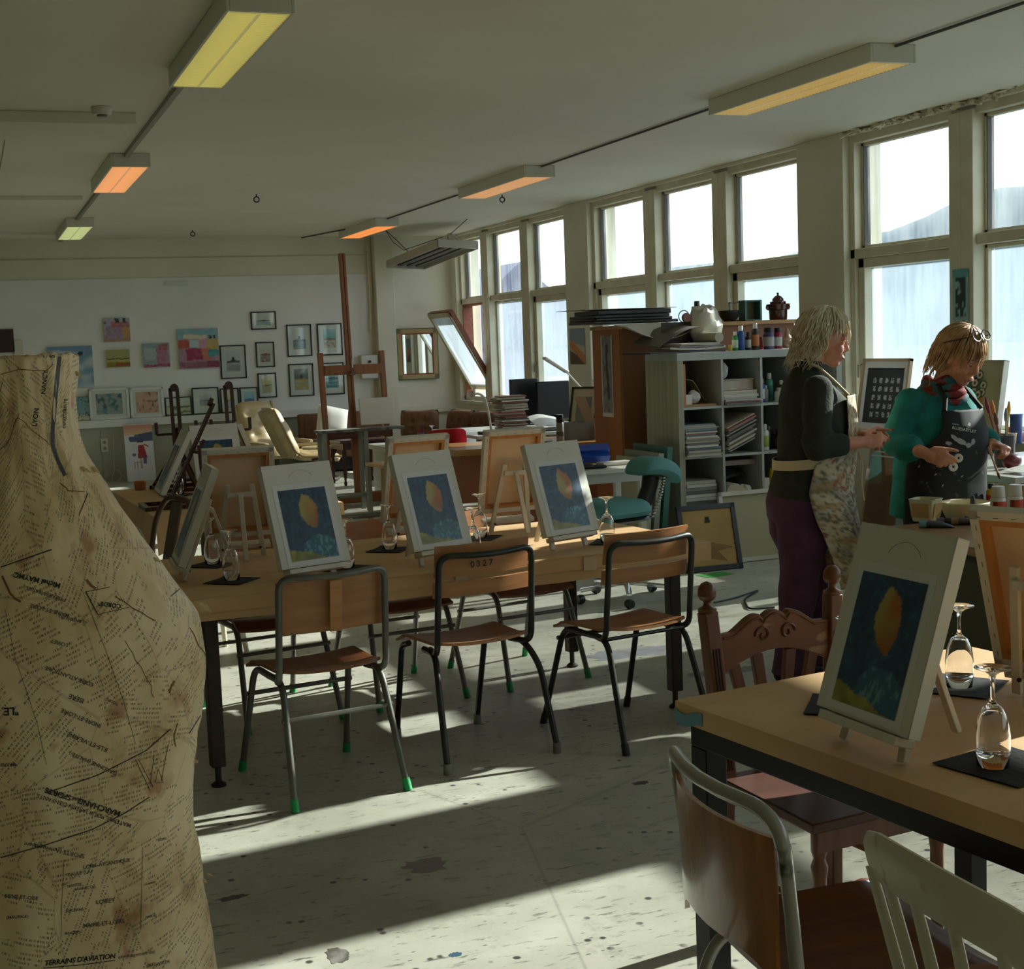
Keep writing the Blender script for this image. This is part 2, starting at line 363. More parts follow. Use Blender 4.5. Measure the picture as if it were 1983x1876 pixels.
# ---- window wall
GR = [(14.91, 18.75, [16.24, 17.67]), (10.08, 14.27, [11.42, 12.83]), (5.15, 9.43, [6.60, 8.08]), (.35, 4.5, [1.75, 3.12]), (-3.9, -.2, [-2.7, -1.45])]
SILL, TRAN, HEAD = .83, 2.17, 3.02
XG = 6.56
mb = MB(); mb.bb(XR, XR+.35, YF, YB, 0, SILL-.04)                  # parapet
edges = [YB] + [v for a, b, _ in GR for v in (b, a)] + [YF]
for i in range(0, len(edges), 2): mb.bb(XR, XR+.35, edges[i+1], edges[i], SILL-.04, ZC)
for a, b, _ in GR: mb.bb(XR+.02, XR+.35, a, b, HEAD+.05, ZC)
S('wall_right', mb, m_wall, bevel=.004)
m_ply = mat('flaking_plaster', 'a79f86', .9, col2='dcd6c0', scale=14, thr=(.45, .55), bump=.8, bscale=30)
mb = MB()
for i in range(60):
    y = RN.uniform(7.2, 9.4); mb.box((XR-.005+RN.uniform(-.02, .015), y, 3.085+RN.uniform(-.012, .012)), (RN.uniform(.01, .05), RN.uniform(.03, .13), RN.uniform(.006, .028)), RN.uniform(-.5, .5), RN.uniform(-.6, .6), RN.uniform(-.4, .4))
S('trim_6', mb, m_ply)
wn = 0
m_sill = mat('sill_paint', 'd8d3c2', .45, col2='c5bfaa', scale=7)
m_rubber = mat('glazing_seal', '4b4a45', .6)
m_redwood = wood('bare_red_wood', '8a4a2c', '6d3820', .5, 'y')
for gi, (a, b, mul) in enumerate(GR):
    S('trim_%d' % (7+gi), MB().bb(XR-.03, XR+.3, a+.005, b-.005, SILL-.055, SILL-.012), m_sill, bevel=.006)
    cols = [(a, mul[0]-.125), (mul[0]+.125, mul[1]-.125), (mul[1]+.125, b)]
    for ci, (y0, y1) in enumerate(cols):
        wn += 1; fr = MB(); x0, x1 = XG-.10, XG+.05
        o0 = .07 if ci == 0 else 0.; o1 = .07 if ci == 2 else 0.
        fr.bb(x0, x1, y0, y1, HEAD-.01, HEAD+.06); fr.bb(x0, x1, y0, y1, SILL-.012, SILL+.05); fr.bb(x0, x1, y0, y1, TRAN-.035, TRAN+.04)
        if ci == 0: fr.bb(x0, x1, y0, y0+.06, SILL, HEAD)
        else: fr.bb(x0-.03, x1, y0-.125, y0+.0, SILL, HEAD+.02)
        if ci == 2: fr.bb(x0, x1, y1-.06, y1, SILL, HEAD)
        else: fr.bb(x0-.03, x1, y1, y1+.125, SILL, HEAD+.02)
        pw = S('window_%d' % wn, fr, m_frame, bevel=.005)
        # inner beads and upper pane
        bd = MB(); q0, q1 = y0+(.06 if ci == 0 else 0), y1-(.06 if ci == 2 else 0)
        for u0, u1, z0, z1 in ((q0, q0+.03, TRAN+.04, HEAD-.01), (q1-.03, q1, TRAN+.04, HEAD-.01)): bd.bb(XG-.03, XG+.02, u0, u1, z0, z1)
        bd.bb(XG-.03, XG+.02, q0, q1, TRAN+.04, TRAN+.065); bd.bb(XG-.03, XG+.02, q0, q1, HEAD-.035, HEAD-.01)
        obj('glazing_bead', bd, m_frame, pw, bevel=.003)
        sl = MB(); sl.bb(XG-.034, XG+.022, q0+.028, q0+.036, TRAN+.06, HEAD-.03); sl.bb(XG-.034, XG+.022, q1-.036, q1-.028, TRAN+.06, HEAD-.03); obj('seal', sl, m_rubber, pw)
        obj('pane', MB().bb(XG-.003, XG+.003, q0+.02, q1-.02, TRAN+.05, HEAD-.02), g_high, pw)
        op = (gi == 0 and ci == 2)
        if op: continue
        s_ = .075 if ci != 1 else .03; xx = XG-.07 if ci != 1 else XG-.03
        cs = MB(); z0, z1 = SILL+.05, TRAN-.035
        cs.bb(xx, XG+.03, q0, q0+s_, z0, z1); cs.bb(xx, XG+.03, q1-s_, q1, z0, z1); cs.bb(xx, XG+.03, q0, q1, z0, z0+s_); cs.bb(xx, XG+.03, q0, q1, z1-s_, z1)
        sash = obj('sash', cs, m_frame, pw, bevel=.006)
        obj('pane', MB().bb(XG-.003, XG+.003, q0+s_-.01, q1-s_+.01, z0+s_-.01, z1-s_+.01), g_low, pw)
        if ci != 1:
            hb = MB().tube(fillet([(xx-.002, q1-.03, 1.32), (xx-.035, q1-.03, 1.32), (xx-.035, q1-.03, 1.22)], .02), .006, 8); obj('handle', hb, mat('dull_steel', '8f908c', .35, 1.), pw)
# open pivot sash in the far bay
sash_t = T('pivot_window_sash', 'open pivot window sash tilted into the room beside the mirror', 'window', (XG-.30, 18.22, 1.50), ry=rad(-29.5))
hw, hh = .46, .60
cs = MB(); cs.bb(-.03, .03, -hw, -hw+.07, -hh, hh); cs.bb(-.03, .03, hw-.07, hw, -hh, hh); cs.bb(-.03, .03, -hw, hw, -hh, -hh+.07); cs.bb(-.03, .03, -hw, hw, hh-.07, hh)
obj('sash_frame', cs, m_frame, sash_t, bevel=.006)
cs = MB(); cs.bb(-.012, .045, -hw-.012, -hw, -hh, hh); cs.bb(-.012, .045, hw, hw+.012, -hh, hh); cs.bb(-.012, .045, -hw, hw, hh, hh+.012)
plab(obj('wooden_edge', cs, m_redwood, sash_t), 'bare red-brown wooden edge of the sash')
obj('pane', MB().bb(-.004, .004, -hw+.06, hw-.06, -hh+.06, hh-.06), g_low, sash_t)
mb = MB(); mb.bb(XG-.10, XG+.04, 17.80, 17.83, SILL+.05, TRAN-.035); mb.bb(XG-.10, XG+.04, 18.66, 18.69, SILL+.05, TRAN-.035); mb.bb(XG-.10, XG+.04, 17.8, 18.69, TRAN-.06, TRAN-.035)
S('trim_12', mb, m_redwood)
# ---- ceiling casings at the left, services
S('trim_13', MB().bb(-4.6, 1.09, 9.2, 9.95, 3.03, 3.1), m_ceil, bevel=.004)
S('trim_14', MB().bb(-4.6, 1.12, 13.9, 14.4, 3.06, 3.1), m_ceil, bevel=.004)
S('trim_15', MB().bb(-4.6, 1.12, 17.85, 18.1, 3.06, 3.1), m_ceil, bevel=.004)
jl = MB()
for i in range(6): jl.bb(-3.4+i*.75, -3.395+i*.75, 9.95, 13.9, 3.095, 3.1)
S('trim_16', jl, mat('board_joint', '8d8774', .9))
m_cond = mat('conduit_grey', '8b8775', .5)
single('cable_conduit', MB().bb(1.20, 1.235, 4.0, YB-.03, 3.07, 3.0995), m_cond, 'pale straight cable conduit along the left row of ceiling lamps', 'conduit')
single('cable_conduit', MB().tube([(4.74, 4.5, 3.085), (4.73, 8., 3.088), (4.74, 13, 3.088), (4.72, 17, 3.088), (4.3, 18.9, 3.088)], .008, 6), mat('dark_cable', '45423b', .6), 'thin dark cable along the right row of ceiling lamps', 'cable')
# ---- ceiling lamps
m_lb = mat('lamp_enamel', 'cfcebe', .4)
def lamp(label, x, y, tint, glow):
    t = T('ceiling_lamp', label, 'ceiling lamp', (x, y, 3.1), group='louvred ceiling lamps')
    b = MB(); b.bb(-.13, .13, -.86, .86, -.03, -.001); b.bb(-.145, -.13, -.88, .88, -.10, -.001); b.bb(.13, .145, -.88, .88, -.10, -.001); b.bb(-.13, .13, -.88, -.862, -.10, -.001); b.bb(-.13, .13, .862, .88, -.10, -.001)
    obj('housing', b, m_lb, t, bevel=.003)
    d = MB()
    for i in range(46):
        yy = -.84+i*1.68/45; d.box((0, yy, -.086), (.252, .003, .028))
    d.bb(-.008, .008, -.85, .85, -.10, -.07)
    obj('louvre', d, mat('lamp_louvre_'+tint, tint, .35, emit=glow*.35), t)
    obj('diffuser', MB().bb(-.125, .125, -.85, .85, -.06, -.045), mat('lamp_glow_'+tint, tint, .5, emit=glow), t)
    return t
lamp('yellow-green glowing ceiling lamp, nearest of the left row', 1.245, 6.88, 'e4dc92', .30)
lamp('orange glowing ceiling lamp, middle one of the left row', 1.245, 11.88, 'f3c690', .48)
lamp('pale green ceiling lamp, last of the left row by the back wall', 1.245, 16.88, 'dde3b4', .40)
lamp('yellow ceiling lamp above the two women, nearest of the right row', 4.72, 7.35, 'e4cd8c', .24)
lamp('dim orange ceiling lamp, middle one of the right row', 4.72, 12.35, 'efc998', .34)
lamp('bright orange ceiling lamp behind the hanging lamp, last of the right row', 4.72, 17.1, 'f3b46c', .55)
# hanging lamp
h = T('hanging_lamp', 'unlit grey metal lamp hanging askew from wires by the far windows', 'lamp', (5.73, 17.75, 2.76), rz=.10, ry=rad(3), rx=rad(-5))
b = MB(); b.bb(-.28, .28, -.86, -.84, -.05, .05); b.bb(-.28, .28, .84, .86, -.05, .05); b.bb(-.28, -.26, -.86, .86, -.05, .05); b.bb(.26, .28, -.86, .86, -.05, .05); b.bb(-.27, .27, -.85, .85, .03, .045)
obj('housing', b, mat('grey_lamp_metal', 'b8b5aa', .45), h, bevel=.004)
b = MB()
for i in range(4): b.bb(-.25+i*.13, -.24+i*.13+.05, -.84, .84, -.02, .0)
obj('grille', b, mat('lamp_grille_grey', '56544e', .5), h)
for sy, hz in ((-1, .17), (1, .15)):
    b = MB(); b.bb(-.2, .2, sy*.63-.03, sy*.63+.03, .051, .062); b.bar((-.18, sy*.63, .06), (0, sy*.63, hz), .02, .03, (0, 1, 0)); b.bar((.18, sy*.63, .06), (0, sy*.63, hz), .02, .03, (0, 1, 0)); b.bb(-.03, .03, sy*.63-.02, sy*.63+.02, .06, hz)
    obj('bracket', b, m_lb, h)
b = MB(); b.tube([(0, -.63, .16), (-.30, -3.0, .355)], .005, 5); b.tube([(-.05, .63, .14), (-.30, .4, .24), (-.55, .2, .34)], .006, 5); b.tube([(0, -.63, .16), (-.25, .3, .10), (-.40, .3, .20), (-.6, .1, .34)], .005, 5)
obj('hanging_wire', b, mat('dark_cable', '45423b', .6), h)
# hooks, detector, wall bracket
m_iron = mat('black_iron', '26241f', .5, .6)
hk = MB().tube([(0, 0, 0), (0, 0, -.025)], .005, 6).tube(arc((0, 0, -.05), .026, 0, 2*pi, 12)[:-1], .006, 6, closed=True)
k0 = single('ceiling_hook', hk, m_iron, 'black ring hook in the ceiling, midway above the far left easels', 'hook', 'ceiling ring hooks', (2.71, 13.75, 3.1))
for p, lb in (((2.68, 17.67, 3.1), 'black ring hook in the ceiling close to the back wall'), ((5.24, 13.77, 3.1), 'black ring hook beside the dim orange ceiling lamp')): dup(k0, p, label=lb)
t = T('smoke_detector', 'small round smoke detector on the ceiling at far left', 'detector', (.87, 9.02, 3.1))
obj('housing', MB().lathe([(.001, -.045), (.05, -.045), (.06, -.03), (.062, -.001), (.001, -.001)], n=20), mat('detector_plastic', 'c9c3b0', .5), t); obj('sensor', MB().lathe([(.001, -.055), (.03, -.055), (.032, -.045), (.001, -.045)], n=16), mat('detector_grey', '5d584c', .5), t)
t = T('wall_bracket', 'small white bracket lamp high on the back wall above the paintings', 'bracket', (2.62, YB-.014, 2.50))
b = MB().tube([(-.15, -.03, .0), (.15, -.03, -.012), (.15, -.03, .03), (-.14, -.03, .035)], .009, 6, closed=True); obj('rail', b, m_white, t); obj('plate', MB().bb(-.1, .1, -.02, -.0005, -.01, .03), m_white, t)

# paint stains with their own outline on the floor
def stain(name, px, rx_, ry_, c_, sd, lab):
    p = onz(*px); pts = []
    for k in range(40):
        q = 2*pi*k/40; r = 1+.45*noise.noise(Vector((cos(q)*2, sin(q)*2, sd)))+.2*noise.noise(Vector((cos(q)*6, sin(q)*6, sd))); pts.append((p.x+rx_*r*cos(q), p.y+ry_*r*sin(q), .0006))
    o = obj(name, MB().add(pts, [tuple(range(40))]), mat('stain_'+c_, c_, .5, col2='8a8580', scale=14, thr=(.5, .62)), fl_, smooth=0); o['label'] = lab
fl_ = bpy.data.objects['floor']
stain('paint_stain', (825, 1676), .065, .06, '877a79', 1, 'dull pink paint stain'); stain('paint_stain', (1235, 1262), .28, .10, '8f929c', 2, 'bluish scuffed stain'); stain('paint_stain', (1400, 1300), .20, .06, '6f716c', 3, 'grey scuffed stain'); stain('paint_stain', (882, 1848), .018, .014, '3d5a74', 4, 'small blue paint spot'); stain('paint_stain', (655, 1850), .03, .05, '5c5a52', 5, 'dark smear'); stain('paint_stain', (450, 1738), .05, .018, '54534c', 6, 'dark streak'); stain('paint_stain', (1240, 1516), .03, .02, '4f4f4b', 7, 'dark paint spot')
# ================================================================ outside
m_quay = mat('wet_quay', '4a5458', .95, col2='424c50', scale=.2, spec=.1)
og = single('harbour_ground', MB().bb(XR+.5, 900, -500, 900, -4.2, -4.0), m_quay, 'grey harbour ground outside below the windows', 'ground')
og['kind'] = 'structure'
m_hill = mat('hazy_hill', '42525a', .95, col2='53615f', scale=.02)
def ridge(name, D, pts, label):
    mb = MB(); n = 90
    def fn(u, v):
        a = rad(-25+u*125)    # bearing from +X toward +Y
        hgt = 0
        for (b0, h0), (b1, h1) in zip(pts, pts[1:]):
            if b0 <= u <= b1: hgt = h0+(h1-h0)*ss(b0, b1, u)
        hgt += 3.5*noise.noise(Vector((u*26, D*.01, 0)))+1.6*noise.noise(Vector((u*90, 3, 0)))
        d = D*(1+.35*v); return Vector((6+d*cos(a), 8+d*sin(a), -4+(hgt+4)*sin(v*pi/2)))
    mb.grid(n, 6, fn); o = obj(name, mb, m_hill); o['kind'] = 'structure'; return o
ridge('hill_ridge', 420, [(0, 50), (.55, 56), (.60, 52), (.64, 38), (.663, 33), (.687, 30), (.723, 22), (.742, 15), (.78, 10), (1, 8)], '')
# things seen through the open sash
hs = T('harbour_house', 'dusky purple gabled house across the harbour, seen through the open sash', 'house', (17.2, 47., -4))
b = MB(); b.bb(-3, 3, -3, 3, 0, 5.6); obj('wall', b, mat('purple_boards', '77718c', .8), hs)
b = MB(); b.prism([(-3.3, 5.4), (3.3, 5.4), (0, 8.2)], 6.4, RX(pi/2), (0, 3.2, 0)); obj('roof', b, mat('slate_roof', '595a70', .8), hs)
b = MB()
for i in (-1.4, 1.4): b.bb(i-.5, i+.5, -3.06, -3.0, 3, 4.4)
obj('window', b, mat('pale_pane', 'c4cbd3', .3), hs)
b = T('moored_boat', 'white hulled boat with a mast moored beyond the open sash', 'boat', (15.6, 36, -4))
hl = MB().loft([[Vector((x, y*s, z)) for x, z, s in ((-1.2*k, .2, 1), (-1.5*k, 1.5, 1), (1.5*k, 1.5, 1), (1.2*k, .2, 1))] for y, k in ((-4, .1), (-2.5, .8), (0, 1), (3, .9))]); fixn(obj('hull', hl, mat('boat_white', 'd8dde0', .4), b))
mm = MB().tube([(0, 0, 1.4), (0, 0, 11)], .09, 8); obj('mast', mm, mat('mast_grey', '9aa0a6', .4), b)
mm = MB().tube([(0, 0, 10.5), (0, -4, 1.5)], .025, 4).tube([(0, 0, 10.5), (1.4, 0, 1.5)], .025, 4); obj('stay', mm, mat('mast_grey', '9aa0a6', .4), b)
single('red_shed', MB().bb(-2, 2, -2, 2, 0, 3.2).prism([(-2.2, 3.1), (2.2, 3.1), (0, 4.6)], 4.4, RX(pi/2), (0, 2.2, 0)), mat('red_boards', '8d3a3e', .8), 'small red boathouse glimpsed below the open sash', 'shed', loc=(12.9, 26, -4))
single('yellow_post', MB().bb(-.06, .06, -.06, .06, -4, 3.3), mat('yellow_paint', 'c79d3a', .6), 'yellow wooden post standing outside the open sash', 'post', loc=(7.05, 18.9, 0))
# ================================================================ pictures on the back wall
m_blackf = mat('black_frame', '191817', .35); m_mat = mat('white_mount', 'd9d8d2', .7); m_whitef = mat('white_frame', 'd9d9d6', .4)
m_canv = mat('raw_canvas_edge', 'cfc8ba', .8)
m_pglass = sheet_glass('picture_glass', refl=.05)
WY = YB-.014
def wall_rect(x0, y0, x1, y1, Y=WY):
    a = ony(x0, y1, Y); b = ony(x1, y0, Y); c = ony(x0, y0, Y)
    z0 = ony((x0+x1)/2, y1, Y).z; z1 = ony((x0+x1)/2, y0, Y).z; xm = ony((x0+x1)/2, (y0+y1)/2, Y).x
    wd = (ony(x1, (y0+y1)/2, Y)-ony(x0, (y0+y1)/2, Y)).x; return xm, wd, z0, z1-z0
def sea(sky, seac, land=None, seed=0, tree=None, warm=None):
    sky, seac = hx(sky), hx(seac)
    def f(u, v):
        k = nz(u, v*3, 3, seed)*.18
        hzn = .48+.03*nz(u, 0, 3, seed)
        if v > hzn: c = mixc(sky, (.88, .88, .86), ss(hzn, 1, v)*.4+k)
        else: c = mixc(seac, (.80, .82, .82), .5*ss(.05, .35, nz(u*.6, v*6, 3.2, seed+3))+k)
        if land and abs(v-hzn) < .07*(1-abs(u-.5)*1.5): c = mixc(c, hx(land), .85)
        if warm and v < hzn and nz(u, v*2, 4, seed+9) > .12: c = mixc(c, hx(warm), .7)
        if tree and math.hypot((u-.5)*1.3, v-.62) < .11: c = hx(tree)
        return c
    return f
def framed(label, px, fn, inner=.24, fw=.016, fm=None, ledge=False, art_n=26, mount=True):
    xm, wd, z0, hh_ = wall_rect(*px, Y=(YB-.05 if ledge else WY-.02)); dp = .022
    y = (YB-.06) if ledge else WY-.0005
    if ledge: z0 = .802
    t = T('framed_picture', label, 'picture', (xm, y, z0), group='framed pictures on the ledge' if ledge else 'framed pictures on the back wall', rx=rad(-5) if ledge else 0)
    if ledge: t.location.y = YB-.014-.022-hh_*sin(rad(5))-.004; 
    f = MB(); 
    for a in ((-wd/2, -wd/2+fw, 0, hh_), (wd/2-fw, wd/2, 0, hh_), (-wd/2, wd/2, 0, fw), (-wd/2, wd/2, hh_-fw, hh_)): f.bb(a[0], a[1], -dp, 0, a[2], a[3])
    obj('frame', f, fm or m_blackf, t, bevel=.002)
    obj('mount', MB().bb(-wd/2+fw*.6, wd/2-fw*.6, -.010, -.002, fw*.6, hh_-fw*.6), m_mat, t)
    bw = wd*inner if mount else fw
    art('print', wd-2*bw, hh_-2*bw*(1.05 if hh_ > wd else .8), fn, t, (0, -.0125, bw*(1.15 if hh_ > wd else .8)), art_n, art_n)
    obj('glass', MB().bb(-wd/2+fw, wd/2-fw, -.016, -.0145, fw, hh_-fw), m_pglass, t)
    return t
G = 'bcc0c0'
framed('small wide black framed print with grey hillside, highest on the back wall', (486, 603, 535, 638), sea('c7c9c4', '9fb3b8', '4d4d48', 1), .22)
framed('black framed grey seascape beside the large pink painting', (427, 668, 477, 733), sea('c4c9cb', '9a9c9c', '39393a', 2, '3b3b3b'), .24)
framed('narrow black framed print with reddish boats, in the middle row', (496, 662, 532, 711), sea('c9c4b6', '9a908a', '6b3f38', 3, warm='8a5a50'), .24)
framed('black framed yellow beach print, below the print with reddish boats', (500, 722, 536, 770), sea('cfc489', 'a9a690', '6d6a5a', 4, warm='cdb25e'), .24)
framed('tall black framed print of a dark tree over blue water', (556, 628, 604, 690), sea('c9cbce', '5f7486', '3a4450', 5, '44484c'), .25)
framed('black framed turquoise sky print left of the easel mast', (615, 626, 663, 688), sea('6db3bd', 'b9b4ac', '8a5548', 6, warm='a5705e'), .25)
framed('large black framed print with ochre coast, nearest the studio easel', (560, 704, 608, 767), sea('6f7477', 'aaa794', 'cfae54', 7, '3d3d3d', warm='cda43f'), .22)
framed('black framed teal sea print half hidden behind the studio easel', (620, 702, 667, 764), sea('8fb9c4', '2f8292', '1f4e5e', 8), .24)
framed('white framed teal vases print, second along the picture ledge', (173, 752, 250, 812), lambda u, v: mixc(mixc(hx('9c9a9c'), hx('4a8690'), ss(.0, .4, nz(u, v, 5, 3))), hx('2f5f68'), 1 if (nz(u*1.2, v*.8, 6, 11) > .25) else 0), .17, .03, m_whitef, True)
framed('white framed peach poppies print, third along the picture ledge', (252, 748, 317, 806), lambda u, v: mixc(mixc(hx('d9a691'), hx('c98f80'), nz(u, v, 3, 5)+.5), hx('8f3d2e') if nz(u, v, 9, 8) > 0 else hx('5f6650'), 1 if nz(u*1.4, v*.7, 8, 6) > .33 else 0), .17, .03, m_whitef, True)
framed('small black framed dark coast picture behind the dark easel', (320, 770, 371, 806), sea('c6c9b8', 'c8c49a', '3e4440', 21, warm='3f4742'), .04, .012, None, True, mount=False)
framed('black framed pale island print between the dark easels on the ledge', (372, 750, 424, 802), sea('b9bcbc', '9fa39c', '5f6660', 22), .28, ledge=True)
framed('black framed yellow sky print on the ledge, right of the dark easels', (427, 752, 463, 800), sea('cfcf7c', 'a9b0a8', '8a8a60', 23), .23, ledge=True)
framed('black framed blue wave print, last along the picture ledge', (465, 750, 500, 798), sea('7bb6cf', '3f78a6', '2f5a85', 24), .22, ledge=True)
t = framed('pale blue heron print, first along the picture ledge by the dress form', (120, 765, 174, 812), lambda u, v: mixc(hx('7fa3b4'), hx('c9c4ae'), ss(.3, .2, v)) if abs(nz(u*1.5, v, 7, 2)) > .06 else hx('3b4c5a'), .03, .006, mat('pine_edge', 'a08a66', .5), True, mount=False)
m_cedge = m_canv
def canvas(label, px, fn, n=36, dp=.035):
    xm, wd, z0, hh_ = wall_rect(*px, Y=WY-dp)
    t = T('canvas_painting', label, 'painting', (xm, WY-.0005, z0), group='unframed paintings on the back wall')
    obj('canvas', MB().bb(-wd/2, wd/2, -dp, 0, 0, hh_), m_canv, t, bevel=.003)
    art('painted_face', wd-.004, hh_-.004, fn, t, (0, -dp-.0018, .002), n, n); return t
def blobs(bg_, lst, seed, k=.14):
    bg_ = hx(bg_)
    def f(u, v):
        uu = u+.05*nz(u, v, 5, seed); vv = v+.05*nz(u, v, 5, seed+4); c = bg_
        for x0, y0, x1, y1, cc in lst:
            if x0 < uu < x1 and y0 < vv < y1: c = hx(cc)
        return mixc(c, (.85, .82, .8), nz(u, v, 9, seed+2)*k*2+k*.4)
    return f
canvas('square lilac and pink pots painting with two dark figures on top', (201, 616, 252, 662), blobs('a9a2b4', [(0, 0, 1, .28, 'a08060'), (.7, .2, 1, .75, 'b58a4e'), (.08, .12, .72, .66, '99809a'), (.3, .62, .98, .85, 'a8676a'), (.45, .8, .6, 1, '33333d'), (.72, .8, .86, 1, '33333d'), (0, .78, .1, .9, '6b5f66')], 1))
canvas('small olive green landscape painting under the lilac pots painting', (206, 677, 252, 711), blobs('9a9a5c', [(0, 0, 1, .38, '8a7a2c'), (.4, .05, 1, .24, '8e4f2a'), (0, .3, 1, .42, 'b3a860'), (0, .45, 1, .5, '3f4a38')], 2, .06))
canvas('small pastel pink and grey abstract painting left of the large pink one', (277, 664, 329, 711), blobs('8f9aa4', [(0, .75, 1, 1, '8298a2'), (.05, .3, .5, .8, '9fb0b0'), (.5, .1, .95, .8, 'a4708a'), (.6, .7, .95, .95, 'a05a5c'), (0, 0, 1, .12, '8c3f5a')], 3))
canvas('large square pink and turquoise abstract painting', (345, 636, 424, 713), blobs('a07f8e', [(0, .75, 1, 1, '78a9b2'), (.15, .76, .7, .86, 'd0c3a4'), (0, .5, .3, .72, 'b0503e'), (.28, .5, .52, .74, 'a9c3c4'), (.5, .5, .75, .76, 'c894a4'), (.72, .45, 1, .74, 'b9a05e'), (.18, .2, .58, .48, '942f50'), (.58, .2, .8, .5, 'c0705c'), (.75, .3, 1, .46, '3f8c92'), (0, 0, 1, .16, '8c5a68'), (.7, .02, 1, .16, '7a2a44'), (.74, .74, .8, .84, '2d3540'), (.84, .74, .9, .84, '2d3540')], 4), 48)
canvas('large blue snow slope painting partly hidden by the dress form', (93, 670, 181, 751), lambda u, v: mixc(mixc(hx('5f87a0'), hx('b4bfc8'), ss(-.3, .5, nz(u*.5+v, v-u*.6, 3, 4))+.1), hx('2a3448'), 1 if math.hypot((u-.73), (v-.82)*1.1) < .06 else 0) if v < .93-.1*u else hx('6f8fae'), 40)
single('dark_board', MB().bb(-.2, .2, -.03, 0, 0, .29), mat('dark_brown_panel', '3a211b', .5), 'dark brown panel on the back wall above the dress form', 'panel', loc=(ony(-6, 658, WY).x, WY-.0005, ony(0, 683, WY).z))
single('canvas_block', MB().bb(-.055, .055, -.03, 0, 0, .2), m_canv, 'narrow cream block beside the dark brown panel', 'canvas', loc=(ony(35, 670, WY).x, WY-.0005, ony(31, 690, WY).z))
# tall painting leaning below the ledge
p0 = onz(270, 945, 0.); t = T('tall_painting', 'tall painting of a red coated figure under a peach sky, leaning below the ledge', 'painting', (ony(272, 880, 18.6).x, 18.62, 0), rx=rad(-9))
zz = ony(272, 820, 18.75).z; wd = .36
obj('panel', MB().bb(-wd/2, wd/2, 0, .03, 0, zz*1.01), m_canv, t, bevel=.003)
def coat(u, v):
    c = mixc(hx('d9d6d4'), hx('c9cbd4'), nz(u, v*2, 3, 1)+.4)
    if v > .82: c = mixc(hx('c9877a'), hx('d9b58a'), ss(1, .82, v))
    if .70 < v < .80+.07*u*(u > .35) and u > .15+.6*abs(v-.76): c = hx('4e5474') if u > .5 or v < .765 else hx('5a6280')
    x = (u-.58)/.15; y = (v-.52)/.12
    if abs(x+y*.12) < .9-.25*y and -1 < y < 1: c = hx('9c2c34')
    if math.hypot((u-.52)/.1, (v-.685)/.028) < 1: c = hx('d4c6b8')
    if .43 < u < .66 and .69 < v < .715: c = hx('30303a')
    if .66 < u < .84 and abs(v-(.65-.25*(u-.66))) < .012: c = hx('9c2c34')
    if .6 < u < .74 and .3 < v < .42: c = hx('5a5f66')
    for a, b_, c0, c1 in ((.3, .2, .22, .33), (.52, .2, .22, .5), (.56, .2, .22, .5), (.4, .2, .22, .33)):
        if abs(u-a) < .012 and c0 < v < c1: c = hx('8a4048')
    if .28 < u < .56 and abs(v-.335) < .006: c = hx('8a4048')
    if math.hypot((u-.3)/.07, (v-.47)/.03) < 1: c = hx('6f7680')
    return c
art('painted_face', wd-.006, zz-.01, coat, t, (0, -.002, .004), 50, 110)
# sockets and cords under the ledge
m_plast = mat('white_plastic', 'd3d2c8', .4)
t = T('wall_socket', 'white double socket under the ledge beside the dress form', 'socket', (ony(202, 862, YB).x, YB-.0125, ony(202, 862, YB).z))
obj('plate', MB().bb(-.045, .045, -.025, 0, -.09, .09), m_plast, t, bevel=.006); obj('outlet', MB().lathe([(.001, .0), (.022, 0), (.022, .004), (.001, .004)], (0, -.029, .04), 14, RX(pi/2)).lathe([(.001, .0), (.022, 0), (.022, .004), (.001, .004)], (0, -.029, -.04), 14, RX(pi/2)), mat('outlet_grey', '8f8e86', .5), t)
pts = [ony(x, y, YB-.03) for x, y in ((219, 838), (221, 900), (222, 915), (214, 925), (222, 935), (236, 925), (232, 912), (222, 908))]
single('power_cord', MB().tube(fillet(pts, .05), .006, 6), m_plast, 'white power cord dangling below the picture ledge', 'cord')
t = T('fuse_box', 'pale grey switch box with black knob beside the wall pillar', 'box', (5.14, YB-.0145, ony(712, 710, YB).z))
obj('box', MB().bb(-.12, .12, -.12, 0, -.16, .16), mat('box_grey', 'c9c8c0', .4), t, bevel=.01); obj('knob', MB().lathe([(.001, .0), (.02, 0), (.018, .03), (.001, .03)], (0, -.12, .07), 14, RX(pi/2)), m_blackf, t)
single('wall_pipe', MB().tube([(5.21, YB-.05, 3.0), (5.21, YB-.05, 1.85)], .014, 8).tube(fillet([(5.19, YB-.05, 1.8), (5.2, YB-.05, 2.1), (5.235, YB-.05, 2.2), (5.235, YB-.05, 3.)], .05), .008, 6), m_wall, 'pale pipes running up the wall beside the pillar', 'pipe')
